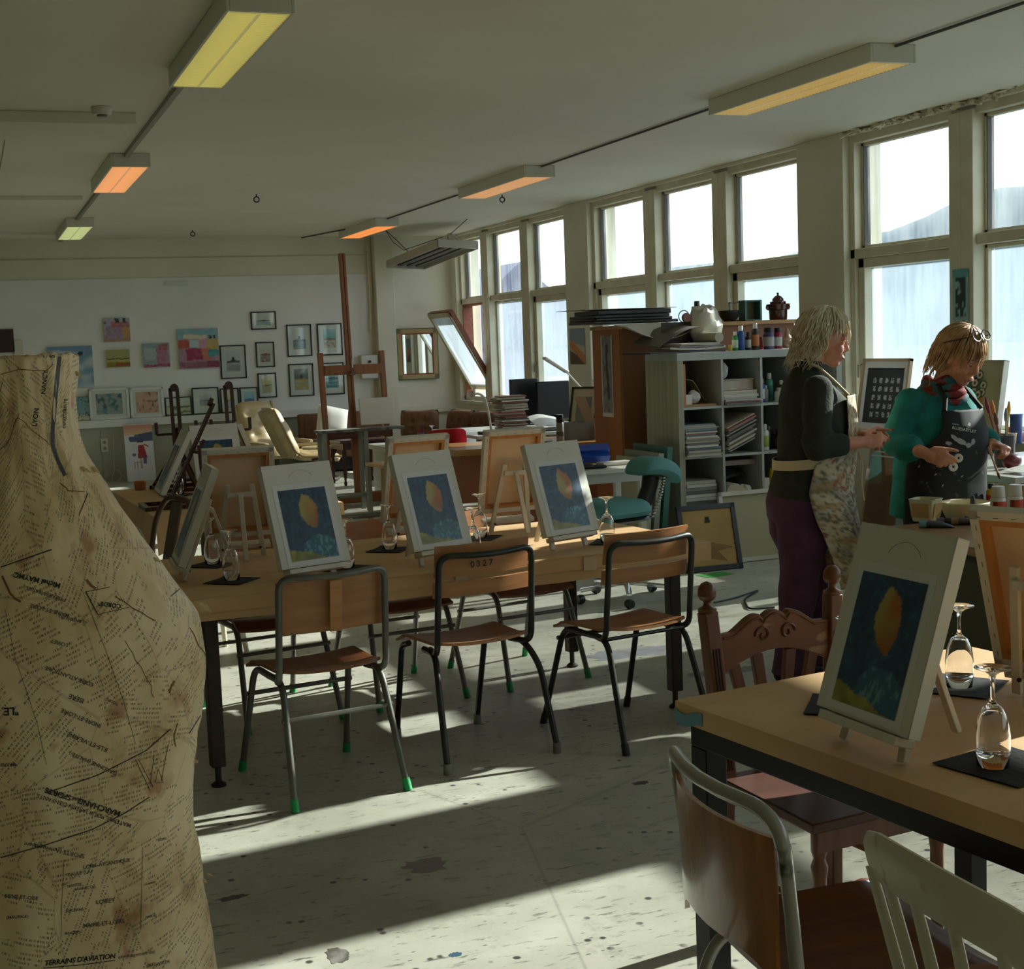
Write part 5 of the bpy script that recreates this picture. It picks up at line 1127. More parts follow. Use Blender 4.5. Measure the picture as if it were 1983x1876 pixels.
obj('desktop', MB().bb(-.18, .18, -.24, .20, .56, .585), wood('pale_desk_wood', 'cfa468', 'bd9156', .35, 'x'), t, bevel=.003)
obj('front_panel', MB().sheet(12, 6, lambda u, v: Vector((-.19+.38*u, -.232, .56-(.24-.05*sin(pi*u)*-1)*v)), .012), wood('pale_desk_wood2', 'c0935c', 'ad824c', .4, 'x'), t)
for x in (-.15, .15):
    for y in (-.19, .2): obj('leg', MB().bb(x-.018, x+.018, y-.018, y+.018, 0, .56), m_gst, t)
# counter ----------------------------------------------------------------------
t = T('counter', 'wooden reception counter with red-brown panels', 'counter', (4.3, 11.2, 0))
obj('worktop', MB().bb(3.63, 5.14, 10.81, 11.64, .695, .745), m_counter, t, world=True, bevel=.004)
obj('front_panel', MB().bb(3.70, 5.10, 10.90, 10.925, 0, .695), m_redpanel, t, world=True); obj('end_panel', MB().bb(3.70, 3.725, 10.925, 11.58, 0, .695), m_redpanel, t, world=True)
obj('side_panel', MB().bb(5.06, 5.10, 10.84, 11.6, 0, .695), m_counter, t, world=True)
# red chair ---------------------------------------------------------------------
t = T('red_chair', 'red plastic shell chair with a black grip hole, behind the counter', 'chair', (3.88, 12.08, 0), rad(6))
def rsh(u, v):
    x = 2*u-1; w_ = .205*(1-.10*(2*v-1)**2*(v > .5)); k = 1-.10*abs(x)**6*(v > .8)
    return Vector((x*w_, -.20+.05*(1-x*x)*-1+.02+.05-.08*v, (.55+.31*v*k)))
obj('back_shell', MB().sheet(18, 14, rsh, .012), m_red, t, smooth=70)
obj('seat_shell', MB().sheet(16, 14, lambda u, v: Vector(((2*u-1)*.21, -.19+.40*v, .45+.02*(2*u-1)**2+.09*ss(.2, 0, v)-.03*ss(.85, 1, v))), .012), m_red, t, smooth=70)
obj('grip_hole', MB().lathe([(.001, 0), (.05, 0), (.05, .006), (.001, .006)], (0, -.238, .66), 20, RX(pi/2) @ Matrix.Diagonal((1, .42, 1))), m_blackp, t)
for sx in (-1, 1): obj('leg', MB().tube(fillet([(sx*.23, -.22, 0), (sx*.17, -.14, .43), (sx*.17, .14, .43), (sx*.23, .22, 0)], .05), .011, 8), m_chrome, t)
# long white desk and its things ------------------------------------------------------
t = T('white_desk', 'long white desk behind the counter, crowded with papers', 'desk', (4.7, 12.75, 0))
obj('desktop', MB().bb(4.32, 5.9, 12.22, 13.6, .72, .75), m_lacq, t, world=True, bevel=.003)
obj('drawer_unit', MB().bb(4.62, 5.0, 12.3, 13.0, .10, .72), m_offw, t, world=True); obj('drawer_front', MB().bb(4.60, 5.02, 12.26, 12.298, .60, .715), m_lacq, t, world=True)
for x, y in ((4.36, 12.3), (4.36, 13.5), (5.84, 12.3), (5.84, 13.5)): obj('leg', MB().bb(x-.02, x+.02, y-.02, y+.02, 0, .72), m_gst, t, world=True)
m_mag = [mat('magazine_%s' % k, k, .4) for k in ('c9c2b4', '8f8a80', 'b0a898', '7a4a3a', 'd8d4ca', '57534c', 'a89f8c')]
yy = 0.; rr = random.Random(5)
for k in range(26):
    th = rr.uniform(.008, .017); m_ = mat('red_white_cover', 'b8485c', .4) if k == 13 else m_mag[rr.randrange(7)]
    b = MB().box((0, 0, th/2), (rr.uniform(.24, .30), rr.uniform(.19, .24), th-.0006)); o = single('magazine', b, m_, 'magazine in the tall pile beside the black screens' if k not in (13, 25) else ('red and white magazine halfway up the tall pile' if k == 13 else 'topmost cream magazine of the tall pile'), 'magazine', 'magazines in the tall pile', (4.87+rr.uniform(-.02, .02), 12.8+rr.uniform(-.02, .02), .7505+yy), rr.uniform(-.12, .12)); yy += th
for lb, x0, x1, z1, y in (('black screen seen from behind, left and taller one', 5.12, 5.42, 1.22, 13.45), ('black screen seen from behind, right and nearer one', 5.30, 5.65, 1.19, 13.18)):
    t = T('screen', lb, 'monitor', ((x0+x1)/2, y, .7505), 0, 'black screens on the white desk'); w_ = x1-x0
    obj('casing', MB().bb(-w_/2, w_/2, -.03, .02, .06, z1-.75), m_blackp, t, bevel=.006); obj('stand', MB().bb(-.05, .05, -.03, .03, .008, .1).bb(-.11, .11, -.08, .08, 0, .012), m_blackp, t)
t = T('gooseneck_lamp', 'white gooseneck lamp with a round head on the white desk', 'lamp', (4.55, 12.42, .7505))
obj('base', MB().bb(-.13, .13, -.09, .09, 0, .025), m_blackp, t, bevel=.006); obj('neck', MB().tube(fillet([(-.02, 0, .02), (-.04, 0, .20), (-.07, 0, .34), (-.13, 0, .385), (-.20, 0, .375)], .10, 6), .012, 8), m_lacq, t)
obj('head', MB().lathe([(.001, 0), (.030, .0), (.040, .05), (.034, .05), (.001, .02)], (-.20, .0, .37), 16, RY(rad(-70)) @ RX(rad(60))), m_lacq, t)
t = T('desk_lamp', 'white angled desk lamp above the black screens', 'lamp', (5.75, 13.2, .7505))
obj('base', MB().lathe([(.001, 0), (.09, 0), (.08, .02), (.001, .02)], n=18), m_lacq, t); obj('arm', MB().tube([(0, 0, .02), (.06, .0, .35), (-.10, 0, .52)], .010, 8), m_lacq, t)
obj('head', MB().box((-.22, 0, .60), (.30, .09, .03), ry=rad(32)), m_lacq, t, bevel=.012)
single('paper_pile', MB().sheet(8, 8, lambda u, v: Vector((5.10+.30*u, 12.66+.3*v, .765+.09*v+.02*sin(u*4))), .004), m_paperw, 'curling white drawing paper beside the magazine pile', 'paper', bevel=0)
single('laptop', MB().bb(5.0, 5.34, 12.28, 12.6, .7505, .765), m_blackp, 'flat black folder lying under the drawing paper', 'folder')
t = T('framed_picture', 'black framed pale picture tilted on the counter', 'picture', (5.02, 11.45, .7505), rad(-52), rx=rad(-16)); wd, hh_ = .27, .44
f = MB(); fw = .016
for q in ((-wd/2, -wd/2+fw, 0, hh_), (wd/2-fw, wd/2, 0, hh_), (-wd/2, wd/2, 0, fw), (-wd/2, wd/2, hh_-fw, hh_)): f.bb(q[0], q[1], -.02, 0, q[2], q[3])
obj('frame', f, m_blackf, t); obj('mount', MB().bb(-wd/2+.01, wd/2-.01, -.01, -.002, .01, hh_-.01), mat('cream_mount', 'cfcab8', .7), t); art('print', .15, .24, lambda u, v: mixc(hx('8f9a90'), hx('7d8a84'), .5+nz(u, v, 3, 4)), t, (0, -.012, .11), 10, 10)
t = T('spray_can', 'silver spray can with a black cap on the counter', 'spray can', (4.62, 10.98, .7455)); obj('can', MB().lathe([(.001, 0), (.032, 0), (.033, .006), (.033, .155), (.027, .165), (.001, .165)], n=20), mat('silver_can', '9c9a94', .3, .6), t); obj('cap', MB().lathe([(.001, .165), (.031, .165), (.031, .225), (.029, .23), (.001, .23)], n=20), m_blackp, t)
single('band', MB().lathe([(.0335, .05), (.0338, .051), (.0338, .085), (.0335, .086)], n=20), mat('grey_label', '5c5a56', .4), 'x', 'x') if False else obj('label_band', MB().lathe([(.0332, .05), (.0337, .051), (.0337, .085), (.0332, .086)], n=20), mat('grey_label', '5c5a56', .4), t)
single('storage_box', MB().bb(-.12, .12, -.1, .1, 0, .006).bb(-.12, .12, -.1, -.094, .006, .15).bb(-.12, .12, .094, .1, .006, .15).bb(-.12, -.114, -.094, .094, .006, .15).bb(.114, .12, -.094, .094, .006, .15), mat('grey_plastic_box', '8f9295', .35), 'grey plastic box on the counter between spray can and pen pot', 'box', loc=(4.83, 11.12, .7455), rz=.06)
t = T('pen_pot', 'clear grey tub full of pens and brushes at the end of the counter', 'pot', (5.02, 10.98, .7455)); obj('tub', MB().lathe([(.001, 0), (.048, 0), (.060, .135), (.062, .135), (.058, .13), (.046, .006), (.001, .006)], n=4, M=RZ(pi/4)), mat('grey_tub', 'a5a8a8', .3), t)
pn = MB(); rr = random.Random(3)
for k in range(14): a = rr.uniform(0, 6.28); pn.tube([(.02*cos(a), .02*sin(a), .02), (.065*cos(a)*rr.uniform(.3, 1.1), .065*sin(a), rr.uniform(.18, .26))], .004, 6)
obj('brush', pn, mat('dark_red_handles', '54231f', .4), t)
single('wall_tube', MB().sheet(4, 6, lambda u, v: Vector((.10*u-.16*v, .02, .36*v)), .004), mat('kraft_card', 'b08f6c', .7), 'folded card strip leaning between the box and the pen pot', 'card', loc=(4.98, 11.1, .7455))
t = T('flower_picture', 'white card with orange flowers standing behind the counter', 'picture', (5.30, 11.48, .7455), rad(-20), rx=rad(-8)); obj('card', MB().bb(-.14, .14, 0, .01, 0, .50), m_paperw, t)
art('painted_face', .27, .49, lambda u, v: hx('c8562e') if math.hypot((u-.45)*1.2, (v-.42)*2) < .22+.1*nz(u, v, 9, 2) else (hx('c65a3a') if math.hypot((u-.3)*2, (v-.8)*3.2) < .22 else (hx('5d5a4a') if abs(u-.42-.08*sin(v*8)) < .025 and v < .9 else hx('d6d2c6'))), t, (0, -.002, .005), 24, 40)
single('white_sheet_pile', MB().sheet(8, 6, lambda u, v: Vector((4.12+.42*u, 10.95+.26*v, .747+.012*sin(u*5)*sin(v*4)+.012)), .004), m_paperw, 'loose white papers on the sunlit counter top', 'paper')
# window sill candlesticks
for px, h_, lb in ((902, .26, 'taller pale candlestick on the far window sill'), (920, .18, 'shorter pale candlestick on the far window sill')):
    p = onx(px, 770, 6.5); single('candlestick', MB().lathe([(.001, 0), (.07, 0), (.045, .02), (.018, .07), (.014, h_-.04), (.02, h_-.03), (.012, h_), (.001, h_)], n=16), mat('pale_silver', 'b9c0c4', .25, .7), lb, 'candlestick', 'candlesticks on the far sill', (6.5, p.y, SILL-.0115))
# far paper table with dark easels -----------------------------------------------------
F0 = onz(277, 968, .72)
t = T('far_table', 'paper covered table at the far left carrying dark easels', 'table', (1.41, 8.85, 0), rad(2))
obj('tabletop', MB().bb(-.52, .52, -.88, .92, .66, .71), m_offw, t, bevel=.01); obj('apron', MB().bb(-.44, .44, -.78, .82, .56, .66), mat('cream_apron', 'b7a678', .5), t)
for sx in (-1, 1):
    for sy in (-1, 1): obj('leg', MB().lathe([(.001, 0), (.03, 0), (.026, .1), (.045, .42), (.05, .56), (.001, .56)], (sx*.38, sy*.70, 0), 14), m_offw, t)
mb = MB().sheet(20, 20, lambda u, v: Vector((-.535+1.07*u, -.90+1.84*v, .7125+.0015*noise.noise(Vector((u*6, v*6, 3))))), .0012)
mb.sheet(8, 14, lambda u, v: Vector((-.537-.05*u*(1-v)-.01*u, .94-1.84*v, .713-.10*u-.13*u*ss(.75, 1, v)+.05*u*ss(.2, 0, v))), .0012)
mb.sheet(20, 6, lambda u, v: Vector((-.535+1.07*u, -.902-.03*v, .713-.09*v-.02*v*sin(u*9)-.12*v*ss(.15, 0, u))), .0012)
o = obj('paper_cover', mb, m_kraft); tag(o, 'brown paper with drooping corner over the far left table', 'paper', 'brown paper table covers'); o.location = (1.41, 8.85, 0); o.rotation_euler[2] = rad(2)
def dark_easel(label, loc, rz, h=.62, tilt=20):
    t = T('dark_table_easel', label, 'easel', loc, rz, 'dark wooden table easels'); a = rad(tilt)
    q = lambda x, s, off=0.: Vector((x, s*sin(a)+off*cos(a), s*cos(a)-off*sin(a)+.012))
    obj('base', MB().bb(-.17, .17, -.13, -.10, 0, .022).bb(-.17, .17, .22, .25, 0, .022).bb(-.16, -.13, -.10, .22, 0, .022).bb(.13, .16, -.10, .22, 0, .022), m_dkwood, t)
    for sx in (-1, 1): obj('upright', MB().bar(q(sx*.022, .0, .02), q(sx*.022, h, .02), .022, .016, (0, 1, 0)), m_dkwood, t)
    obj('mast_tip', MB().lathe([(.001, 0), (.026, 0), (.026, .02), (.001, .02)], q(0, h, .011), 14, RX(pi/2-a)), m_dkwood, t)
    obj('top_bar', MB().bar(q(-.13, .36, .035), q(.13, .36, .035), .03, .016, (0, 0, 1)).bar(q(-.13, .36, .035), q(-.13, .44, .035), .02, .016, (0, 1, 0)).bar(q(.13, .36, .035), q(.13, .44, .035), .02, .016, (0, 1, 0)), m_dkwood, t)
    obj('ledge', MB().box(q(0, .05, -.02), (.34, .05, .018), rx=-a), m_dkwood, t); obj('rear_strut', MB().bar(q(0, .40, .04), Vector((0, .235, .02)), .022, .016, (0, 1, 0)).bar((-.145, .23, .02), q(-.02, .25, .035), .018, .014, (0, 1, 0)).bar((.145, .23, .02), q(.02, .25, .035), .018, .014, (0, 1, 0)), m_dkwood, t)
    return t
ZF = .7155
dark_easel('dark wooden table easel turned sideways, by the dress form', (1.02, 8.42, ZF), rad(-90), .66, 27)
canvas_board('canvas turned sideways on the dark easel nearest the dress form', (.97, 8.42, ZF), rad(-90), 27, seed=11, base=.085)
dark_easel('dark wooden table easel standing left of the far printed canvas', (1.262, 9.42, ZF), rad(3), .66, 6)
dark_easel('dark wooden table easel behind the far printed canvas, only its mast showing', (1.625, 9.46, ZF), rad(3), .66, 6)
place_pair('small looking canvas with blue and ochre print on the far left table', 'white table easel under the far printed canvas, mostly hidden', (386, 948), (470, 941), ZF, 12)
cx_ = Vector((1.72, 9.0, ZF)); canvas_board('canvas turned edge-on at the right side of the far left table', cx_, rad(84), 20, seed=13); mini_easel('white table easel under the edge-on canvas of the far left table', cx_, rad(84), 20)
g5 = 'upside down glasses on the far left table'
for px, lb, nl in (((347, 958), 'upside down wine glass beside the dark sideways easel', 'black napkin beside the dark sideways easel'), ((468, 925), 'upside down wine glass right of the far printed canvas, left one', None), ((485, 928), 'upside down wine glass right of the far printed canvas, right one', None)):
    p = onz(*px, ZF); 
    if nl: napkin(nl, (p.x, p.y, ZF), rad(40), .18, 3); 
    dup(w0, (p.x, p.y, ZF+(.0062 if nl else .001)), label=lb, group=g5)
single('jar_lid', MB().lathe([(.001, 0), (.035, 0), (.04, .05), (.03, .06), (.001, .06)], n=14), mat('amber_plastic', 'b26a34', .35), 'orange-brown jar at the left corner of the far table', 'jar', loc=(1.02, 9.66, ZF))
# wooden seats around the far table
t = T('bentwood_chair', 'dark bentwood chair half hidden behind the dress form', 'chair', (.70, 7.35, 0), rad(-70))
m_bent = wood('dark_bentwood', '5a3a26', '452a1b', .35, 'z')
obj('back_bow', MB().tube(fillet([(-.19, .19, .45), (-.20, .26, .75), (-.12, .29, .86), (.12, .29, .86), (.20, .26, .75), (.19, .19, .45)], .12, 7), .015, 10), m_bent, t); obj('back_splat', MB().bar((0, .19, .45), (0, .285, .84), .10, .012, (0, 1, 0)), m_bent, t)
obj('seat', MB().lathe([(.001, .43), (.20, .43), (.21, .445), (.20, .46), (.001, .455)], n=28), m_bent, t)
for a in range(4): q = rad(45+90*a); obj('leg', MB().tube([(.22*cos(q), .22*sin(q), 0), (.16*cos(q), .16*sin(q), .43)], [.012, .016], 8), m_bent, t)
t = T('wooden_stool', 'cream painted stool before the far left table', 'stool', (1.12, 7.55, 0), rad(15))
obj('seat', MB().lathe([(.001, .43), (.16, .43), (.17, .445), (.16, .465), (.001, .47)], n=24), wood('stool_seat', 'c9a774', 'b48f5c', .4, 'x'), t)
for a in range(4): q = rad(45+90*a); obj('leg', MB().tube([(.19*cos(q), .19*sin(q), 0), (.12*cos(q), .12*sin(q), .43)], [.014, .022], 8), m_offw, t)
t = T('orange_chair', 'orange-brown wooden chair at the left end of the long table', 'chair', (.42, 5.86, 0), rad(-84))
m_or = wood('orange_beech', 'b5652a', '9c5422', .4, 'z')
obj('seat', MB().bb(-.20, .20, -.20, .20, .43, .455), m_or, t, bevel=.005); obj('back_rail', MB().bb(-.18, .18, -.22, -.20, .62, .70), m_or, t)
for sx in (-1, 1):
    for sy in (-1, 1): obj('leg', MB().bb(sx*.18-.018, sx*.18+.018, sy*.19-.018, sy*.19+.018, 0, .43 if sy > 0 else .74), m_or, t, bevel=.003)
# ================================================================ storage by the window wall
m_cub = mat('blue_grey_painted_board', 'b9bdba', .5, col2='a9adaa', scale=6, stretch=(1, 1, .1)); m_cubs = mat('streaky_painted_side', 'b3b09c', .55, col2='9d9a86', scale=22, stretch=(1, 1, .04))
t = T('cube_shelf', 'pale grey cube shelf crammed with papers and paint bottles', 'shelf', (4.60, 8.80, 0))
CXS = [4.60, 4.645, 4.945, 4.962, 5.262, 5.279, 5.579, 5.596, 5.896, 5.94]; CZS = [.0, .055, .385, .402, .732, .749, 1.079, 1.096, 1.42, 1.475]
obj('side_panel', MB().bb(4.60, 4.645, 8.80, 9.30, .055, 1.42), m_cubs, t, world=True, bevel=.002); obj('side_panel', MB().bb(5.896, 5.94, 8.80, 9.30, .055, 1.42), m_cub, t, world=True)
obj('top_panel', MB().bb(4.60, 5.94, 8.80, 9.30, 1.42, 1.475), m_cub, t, world=True, bevel=.002); obj('bottom_panel', MB().bb(4.60, 5.94, 8.80, 9.30, 0, .055), m_cub, t, world=True)
obj('back_panel', MB().bb(4.645, 5.896, 9.285, 9.298, .055, 1.42), mat('cube_back', '8f908c', .6), t, world=True)
for k in (3, 5, 7): obj('divider', MB().bb(CXS[k-1]-.0005, CXS[k]+.0005, 8.803, 9.285, .055, 1.42), m_cub, t, world=True)
for k in (3, 5, 7):
    for c in range(4): obj('shelf_board', MB().bb(CXS[1+2*c], CXS[2+2*c]-.0006, 8.805, 9.285, CZS[k-1], CZS[k]), m_cub, t, world=True)
def cell(c, r): return CXS[1+2*c]+.004, CXS[2+2*c]-.004, CZS[1+2*r]+.001
t = T('wooden_cabinet', 'big orange-brown wooden cabinet behind the cube shelf', 'cabinet', (4.56, 9.6, 0))
obj('front_panel', MB().bb(4.56, 6.05, 9.60, 9.625, 0, 1.66), mat('shaded_orange_board', '8f5e36', .55, col2='82532f', scale=2, stretch=(1, 1, .2)), t, world=True); obj('side_panel', MB().bb(4.555, 4.58, 9.626, 10.12, 0, 1.66), m_orange, t, world=True, bevel=.003)  # orange cabinet's front painted darker brown, its shade put into the colour
obj('top_board', MB().bb(4.55, 6.10, 9.57, 10.15, 1.66, 1.69), wood('honey_board', 'b98a4c', 'a87a40', .4, 'x'), t, world=True, bevel=.003)
def bottle(name, label, loc, r, h, body, cap, lab=None, group=None, neck=.4, capr=None, cat='bottle', shape='tube'):
    t = T(name, label, cat, loc, RN.uniform(-.5, .5), group); hb = h*.78
    pr = [(.001, 0), (r*.94, 0), (r, .006), (r, hb-r*.5), (r*.85, hb-r*.12), (r*neck, hb), (r*neck, hb+.004), (.001, hb+.004)]
    obj('body', MB().lathe(pr, n=18), body, t); cr_ = capr or r*(neck+.12)
    if shape == 'cone': cp = [(.001, hb+.003), (cr_, hb+.003), (cr_, hb+.02), (cr_*.35, h*.97), (cr_*.3, h), (.001, h)]
    else: cp = [(.001, hb+.003), (cr_, hb+.003), (cr_, h-.004), (cr_*.9, h), (.001, h)]
    obj('cap', MB().lathe(cp, n=16), cap, t)
    if lab: obj('label_band', MB().lathe([(r, hb*.18), (r+.0006, hb*.19), (r+.0006, hb*.72), (r, hb*.73)], n=18), lab, t)
    return t
pm = lambda c, r_=.35: mat('plastic_'+c, c, r_)
m_wl = pm('c9c8c2', .5)
gB = 'paint bottles on top of the cube shelf'; zt_ = 1.4755
for nm, lb, px, r, h, b_, c_, l_ in (('paint_bottle', 'green and white paint tube bottle on the cube shelf top', 1424, .022, .135, '2f8a3c', 'd9d8d0', 'c5d2c0'), ('paint_bottle', 'tall blue paint bottle on the cube shelf top', 1435, .028, .175, '27509c', 'cfd4d8', None), ('paint_bottle', 'dark bottle with a grey label, right of the blue bottle', 1449, .022, .13, '24262b', '1b1b1d', 'b5b4ae'), ('paint_bottle', 'tall clear-capped bottle of dark paint with an orange label', 1463, .028, .19, '2b2723', 'd4d2ca', 'c07a45'), ('paint_jar', 'purple paint jar with a black lid on the cube shelf top', 1489, .040, .155, '45426b', '1a1a1c', 'a5a4a4'), ('paint_jar', 'crimson paint jar with a black lid, rightmost on the cube shelf top', 1507, .030, .15, '9a1f3d', '1d1c1c', 'bdb9b8'), ('paint_bottle', 'small red paint bottle behind the purple jar', 1474, .018, .09, '9a2735', '7a1d2a', None)):
    p = ony(px, 680, 8.93 if 'behind' not in lb else 9.02); bottle(nm, lb, (p.x, p.y, zt_), r, h, pm(b_), pm(c_), pm(l_, .5) if l_ else None, gB, .45 if 'bottle' in nm else .75)
p = ony(1414, 680, 8.9); bottle('glue_bottle', 'tiny red and yellow bottle beside the paper stack on the cube shelf', (p.x, p.y, zt_), .014, .055, pm('c9a92f'), pm('b3262b'), None, gB)
# shell-like ornament and papers on top
single('sea_shell', MB().lathe([(.001, 0), (.03, .005), (.045, .03), (.030, .06), (.035, .075), (.018, .10), (.022, .115), (.008, .14), (.001, .145)], n=14), mat('shell_pink', 'b08d7c', .5), 'pinkish shell ornament right of the crimson jar on the cube shelf', 'ornament', loc=(ony(1525, 678, 8.93).x, 8.93, zt_))
single('drawing_board', MB().bb(-.30, .30, -.2, .22, 0, .012), m_blackp, 'black board under the paper rolls on the cube shelf', 'board', loc=(4.70, 9.03, zt_), rz=.02)
for k, (lb, dx, s_, c_) in enumerate((('white curling paper sheets, lowest on the black board', 0., 1., 'd5d2c8'), ('stack of magazines on the black board, printed spines', .03, .8, '8a8289'), ('grey paper sheets above the magazines on the black board', .02, .7, 'b9b4a8'))):
    single('paper_stack', MB().sheet(10, 6, lambda u, v: Vector((-.22*s_+dx+.44*s_*u, -.16+.3*v, .018*k+.012*(u*2-1)**2*(k == 0)+.004)), .014), mat('stack_'+c_, c_, .6), lb, 'paper stack', loc=(4.80, 9.02, zt_+.0125))
single('paper_roll', MB().tube([(0, -.14, .03), (0, .16, .03)], .035, 14).tube([(0, -.1415, .03), (0, -.139, .03)], .02, 12), mat('roll_cream', 'b8b2a2', .6), 'rolled cream paper lying on the magazines of the cube shelf', 'paper roll', loc=(4.97, 9.0, zt_+.07))
# big sagging sheet and portfolios on the cabinet corner
m_film = mat('grey_card_sheet', 'c9c5b8', .5)
single('card_sheet', MB().sheet(16, 12, lambda u, v: Vector((4.42+.62*u, 9.22+.60*v, 1.694-.10*sin(pi*u)*ss(.55, 0, v)-.02*ss(.5, 0, v))), .004), m_film, 'large pale card sheet sagging over the cabinet edge under the portfolios', 'card')
single('curled_sheet', MB().sheet(16, 8, lambda u, v: Vector((4.55+.34*u, 8.98+.42*v, 1.52+.13*sin(u*pi*.5)+.03*v)), .003), mat('dark_grey_sheet', '5f5b55', .5), 'dark grey sheet curling up between the cube shelf and the pale card', 'card')
rr = random.Random(9)
for k, lb in enumerate(('lowest black portfolio of the pile on the cabinet', 'second black portfolio of the pile on the cabinet', 'third black portfolio of the pile on the cabinet', 'topmost black portfolio of the pile, thickest')):
    w_ = (.70, .64, .62, .60)[k]; h_ = (.022, .02, .024, .036)[k]; z_ = 1.704+sum((.022, .02, .024, .036)[:k])+.0005*k
    t = T('portfolio', lb, 'portfolio', (4.70+.02*rr.uniform(-1, 1), 9.86+.015*k, z_), rr.uniform(-.04, .04), 'black portfolios on the cabinet')
    obj('cover', MB().bb(-w_/2, w_/2, -.24, .24, 0, h_), mat('black_leatherette', '161616', .3, bump=.15, bscale=80), t, bevel=.005); obj('edge_trim', MB().bb(-w_/2+.02, w_/2-.02, -.2435, -.2405, h_*.35, h_*.6), mat('trim_grey', '3c3c3c', .4), t)
single('thin_board', MB().bb(-.42, .40, -.22, .2, 0, .003), mat('buff_board', 'b7ab92', .6), 'thin buff board lying across the top of the black portfolios', 'board', loc=(4.66, 9.88, 1.8125), rz=.05)
# on the cabinet top by the window
Zc = 1.6905
def onc(px): p = ony(px, 612, 9.72); return (p.x, p.y, Zc)
t = T('funnel_can', 'rusty cone shaped oil can with a spout on the cabinet', 'can', onc(1350)); m_tin = mat('dark_tin', '55514a', .45, .6, col2='3f3b36', scale=9)
obj('body', MB().lathe([(.001, 0), (.075, 0), (.078, .01), (.022, .125), (.020, .165), (.001, .165)], n=22), m_tin, t); obj('spout', MB().tube([(.055, 0, .03), (.085, 0, .085), (.125, 0, .125)], [.016, .010, .008], 10), m_tin, t); obj('stay', MB().tube([(.022, 0, .115), (.105, 0, .11)], .004, 6), m_tin, t)
single('wire_ring', MB().tube(arc((0, 0, .05), .045, 0, 2*pi, 20)[:-1], .004, 6, closed=True), mat('steel_wire', '6f6f6b', .3, .8), 'wire ring leaning left of the oil can', 'ring', loc=(onc(1322)[0], 9.70, Zc+.0012))
single('round_clock', MB().lathe([(.001, -.012), (.035, -.012), (.038, .0), (.035, .012), (.001, .012)], (0, 0, .04), 20, RX(pi/2)), mat('rust_rim', '8a5a48', .5), 'small round rusty tin standing below the wire ring', 'tin', loc=(onc(1322)[0], 9.66, Zc))
single('black_bowl', MB().lathe([(.001, .0), (.04, 0), (.07, .03), (.085, .085), (.080, .085), (.065, .035), (.001, .012)], n=26), mat('black_ceramic', '232626', .4), 'black bowl on the cabinet between the oil can and green box', 'bowl', loc=onc(1412))
t = T('green_box', 'teal edged open wooden box standing on the cabinet', 'box', onc(1453)); obj('frame', MB().bb(-.075, .075, -.05, .05, 0, .012).bb(-.075, .075, -.05, .05, .148, .16).bb(-.075, -.058, -.05, .05, .012, .148).bb(.058, .075, -.05, .05, .012, .148), mat('teal_wood', '37695f', .5), t); obj('back', MB().bb(-.06, .06, .04, .05, .012, .148), mat('box_back_olive', '7b7a5c', .6), t)
single('clear_frame', MB().bb(-.05, -.04, -.01, .01, 0, .15).bb(.04, .05, -.01, .01, 0, .15).bb(-.05, .05, -.01, .01, .14, .15).bb(-.05, .05, -.01, .01, 0, .01), mat('pale_steel_frame', '9aa59f', .3, .5), 'thin grey frame standing left of the teal edged box', 'frame', loc=(onc(1433)[0], 9.80, Zc))
t = T('glazed_pot', 'dark red glazed pot with a knobbed lid on the cabinet', 'pot', onc(1507)); m_glz = mat('red_brown_glaze', '4d1f14', .15, coat=.6)
obj('body', MB().lathe([(.001, 0), (.066, 0), (.070, .01), (.072, .075), (.083, .08), (.092, .12), (.088, .125), (.06, .13), (.001, .13)], n=28), m_glz, t); obj('lid', MB().lathe([(.001, .13), (.062, .13), (.064, .142), (.045, .15), (.043, .165), (.024, .185), (.010, .19), (.006, .196), (.010, .205), (.007, .213), (.001, .215)], n=24), m_glz, t)
for sx in (-1, 1): obj('handle', MB().tube(arc((sx*.086, 0, .10), .018, 0, 2*pi, 12)[:-1], .007, 8, closed=True), m_glz, t)
t = T('crumpled_bag', 'crumpled clear plastic bag with paper at the back of the cube shelf', 'bag', (5.04, 9.18, zt_))
mb = MB().ball((0, 0, .16), (.13, .07, .16), 22); mb.v = [v*(1+.22*noise.noise(v*9)+.12*noise.noise(v*22))+Vector((0, 0, .012)) for v in mb.v]; mb.v = [Vector((v.x, v.y, max(v.z, 0))) for v in mb.v]; obj('bag', mb, mat('milky_plastic', 'b9b3a4', .25), t, smooth=25)
single('brown_card', MB().bb(-.14, .14, -.005, .005, 0, .16), mat('dark_card', '4a443c', .6), 'dark card leaning left of the crumpled plastic bag', 'card', loc=(4.85, 9.24, zt_+.06))
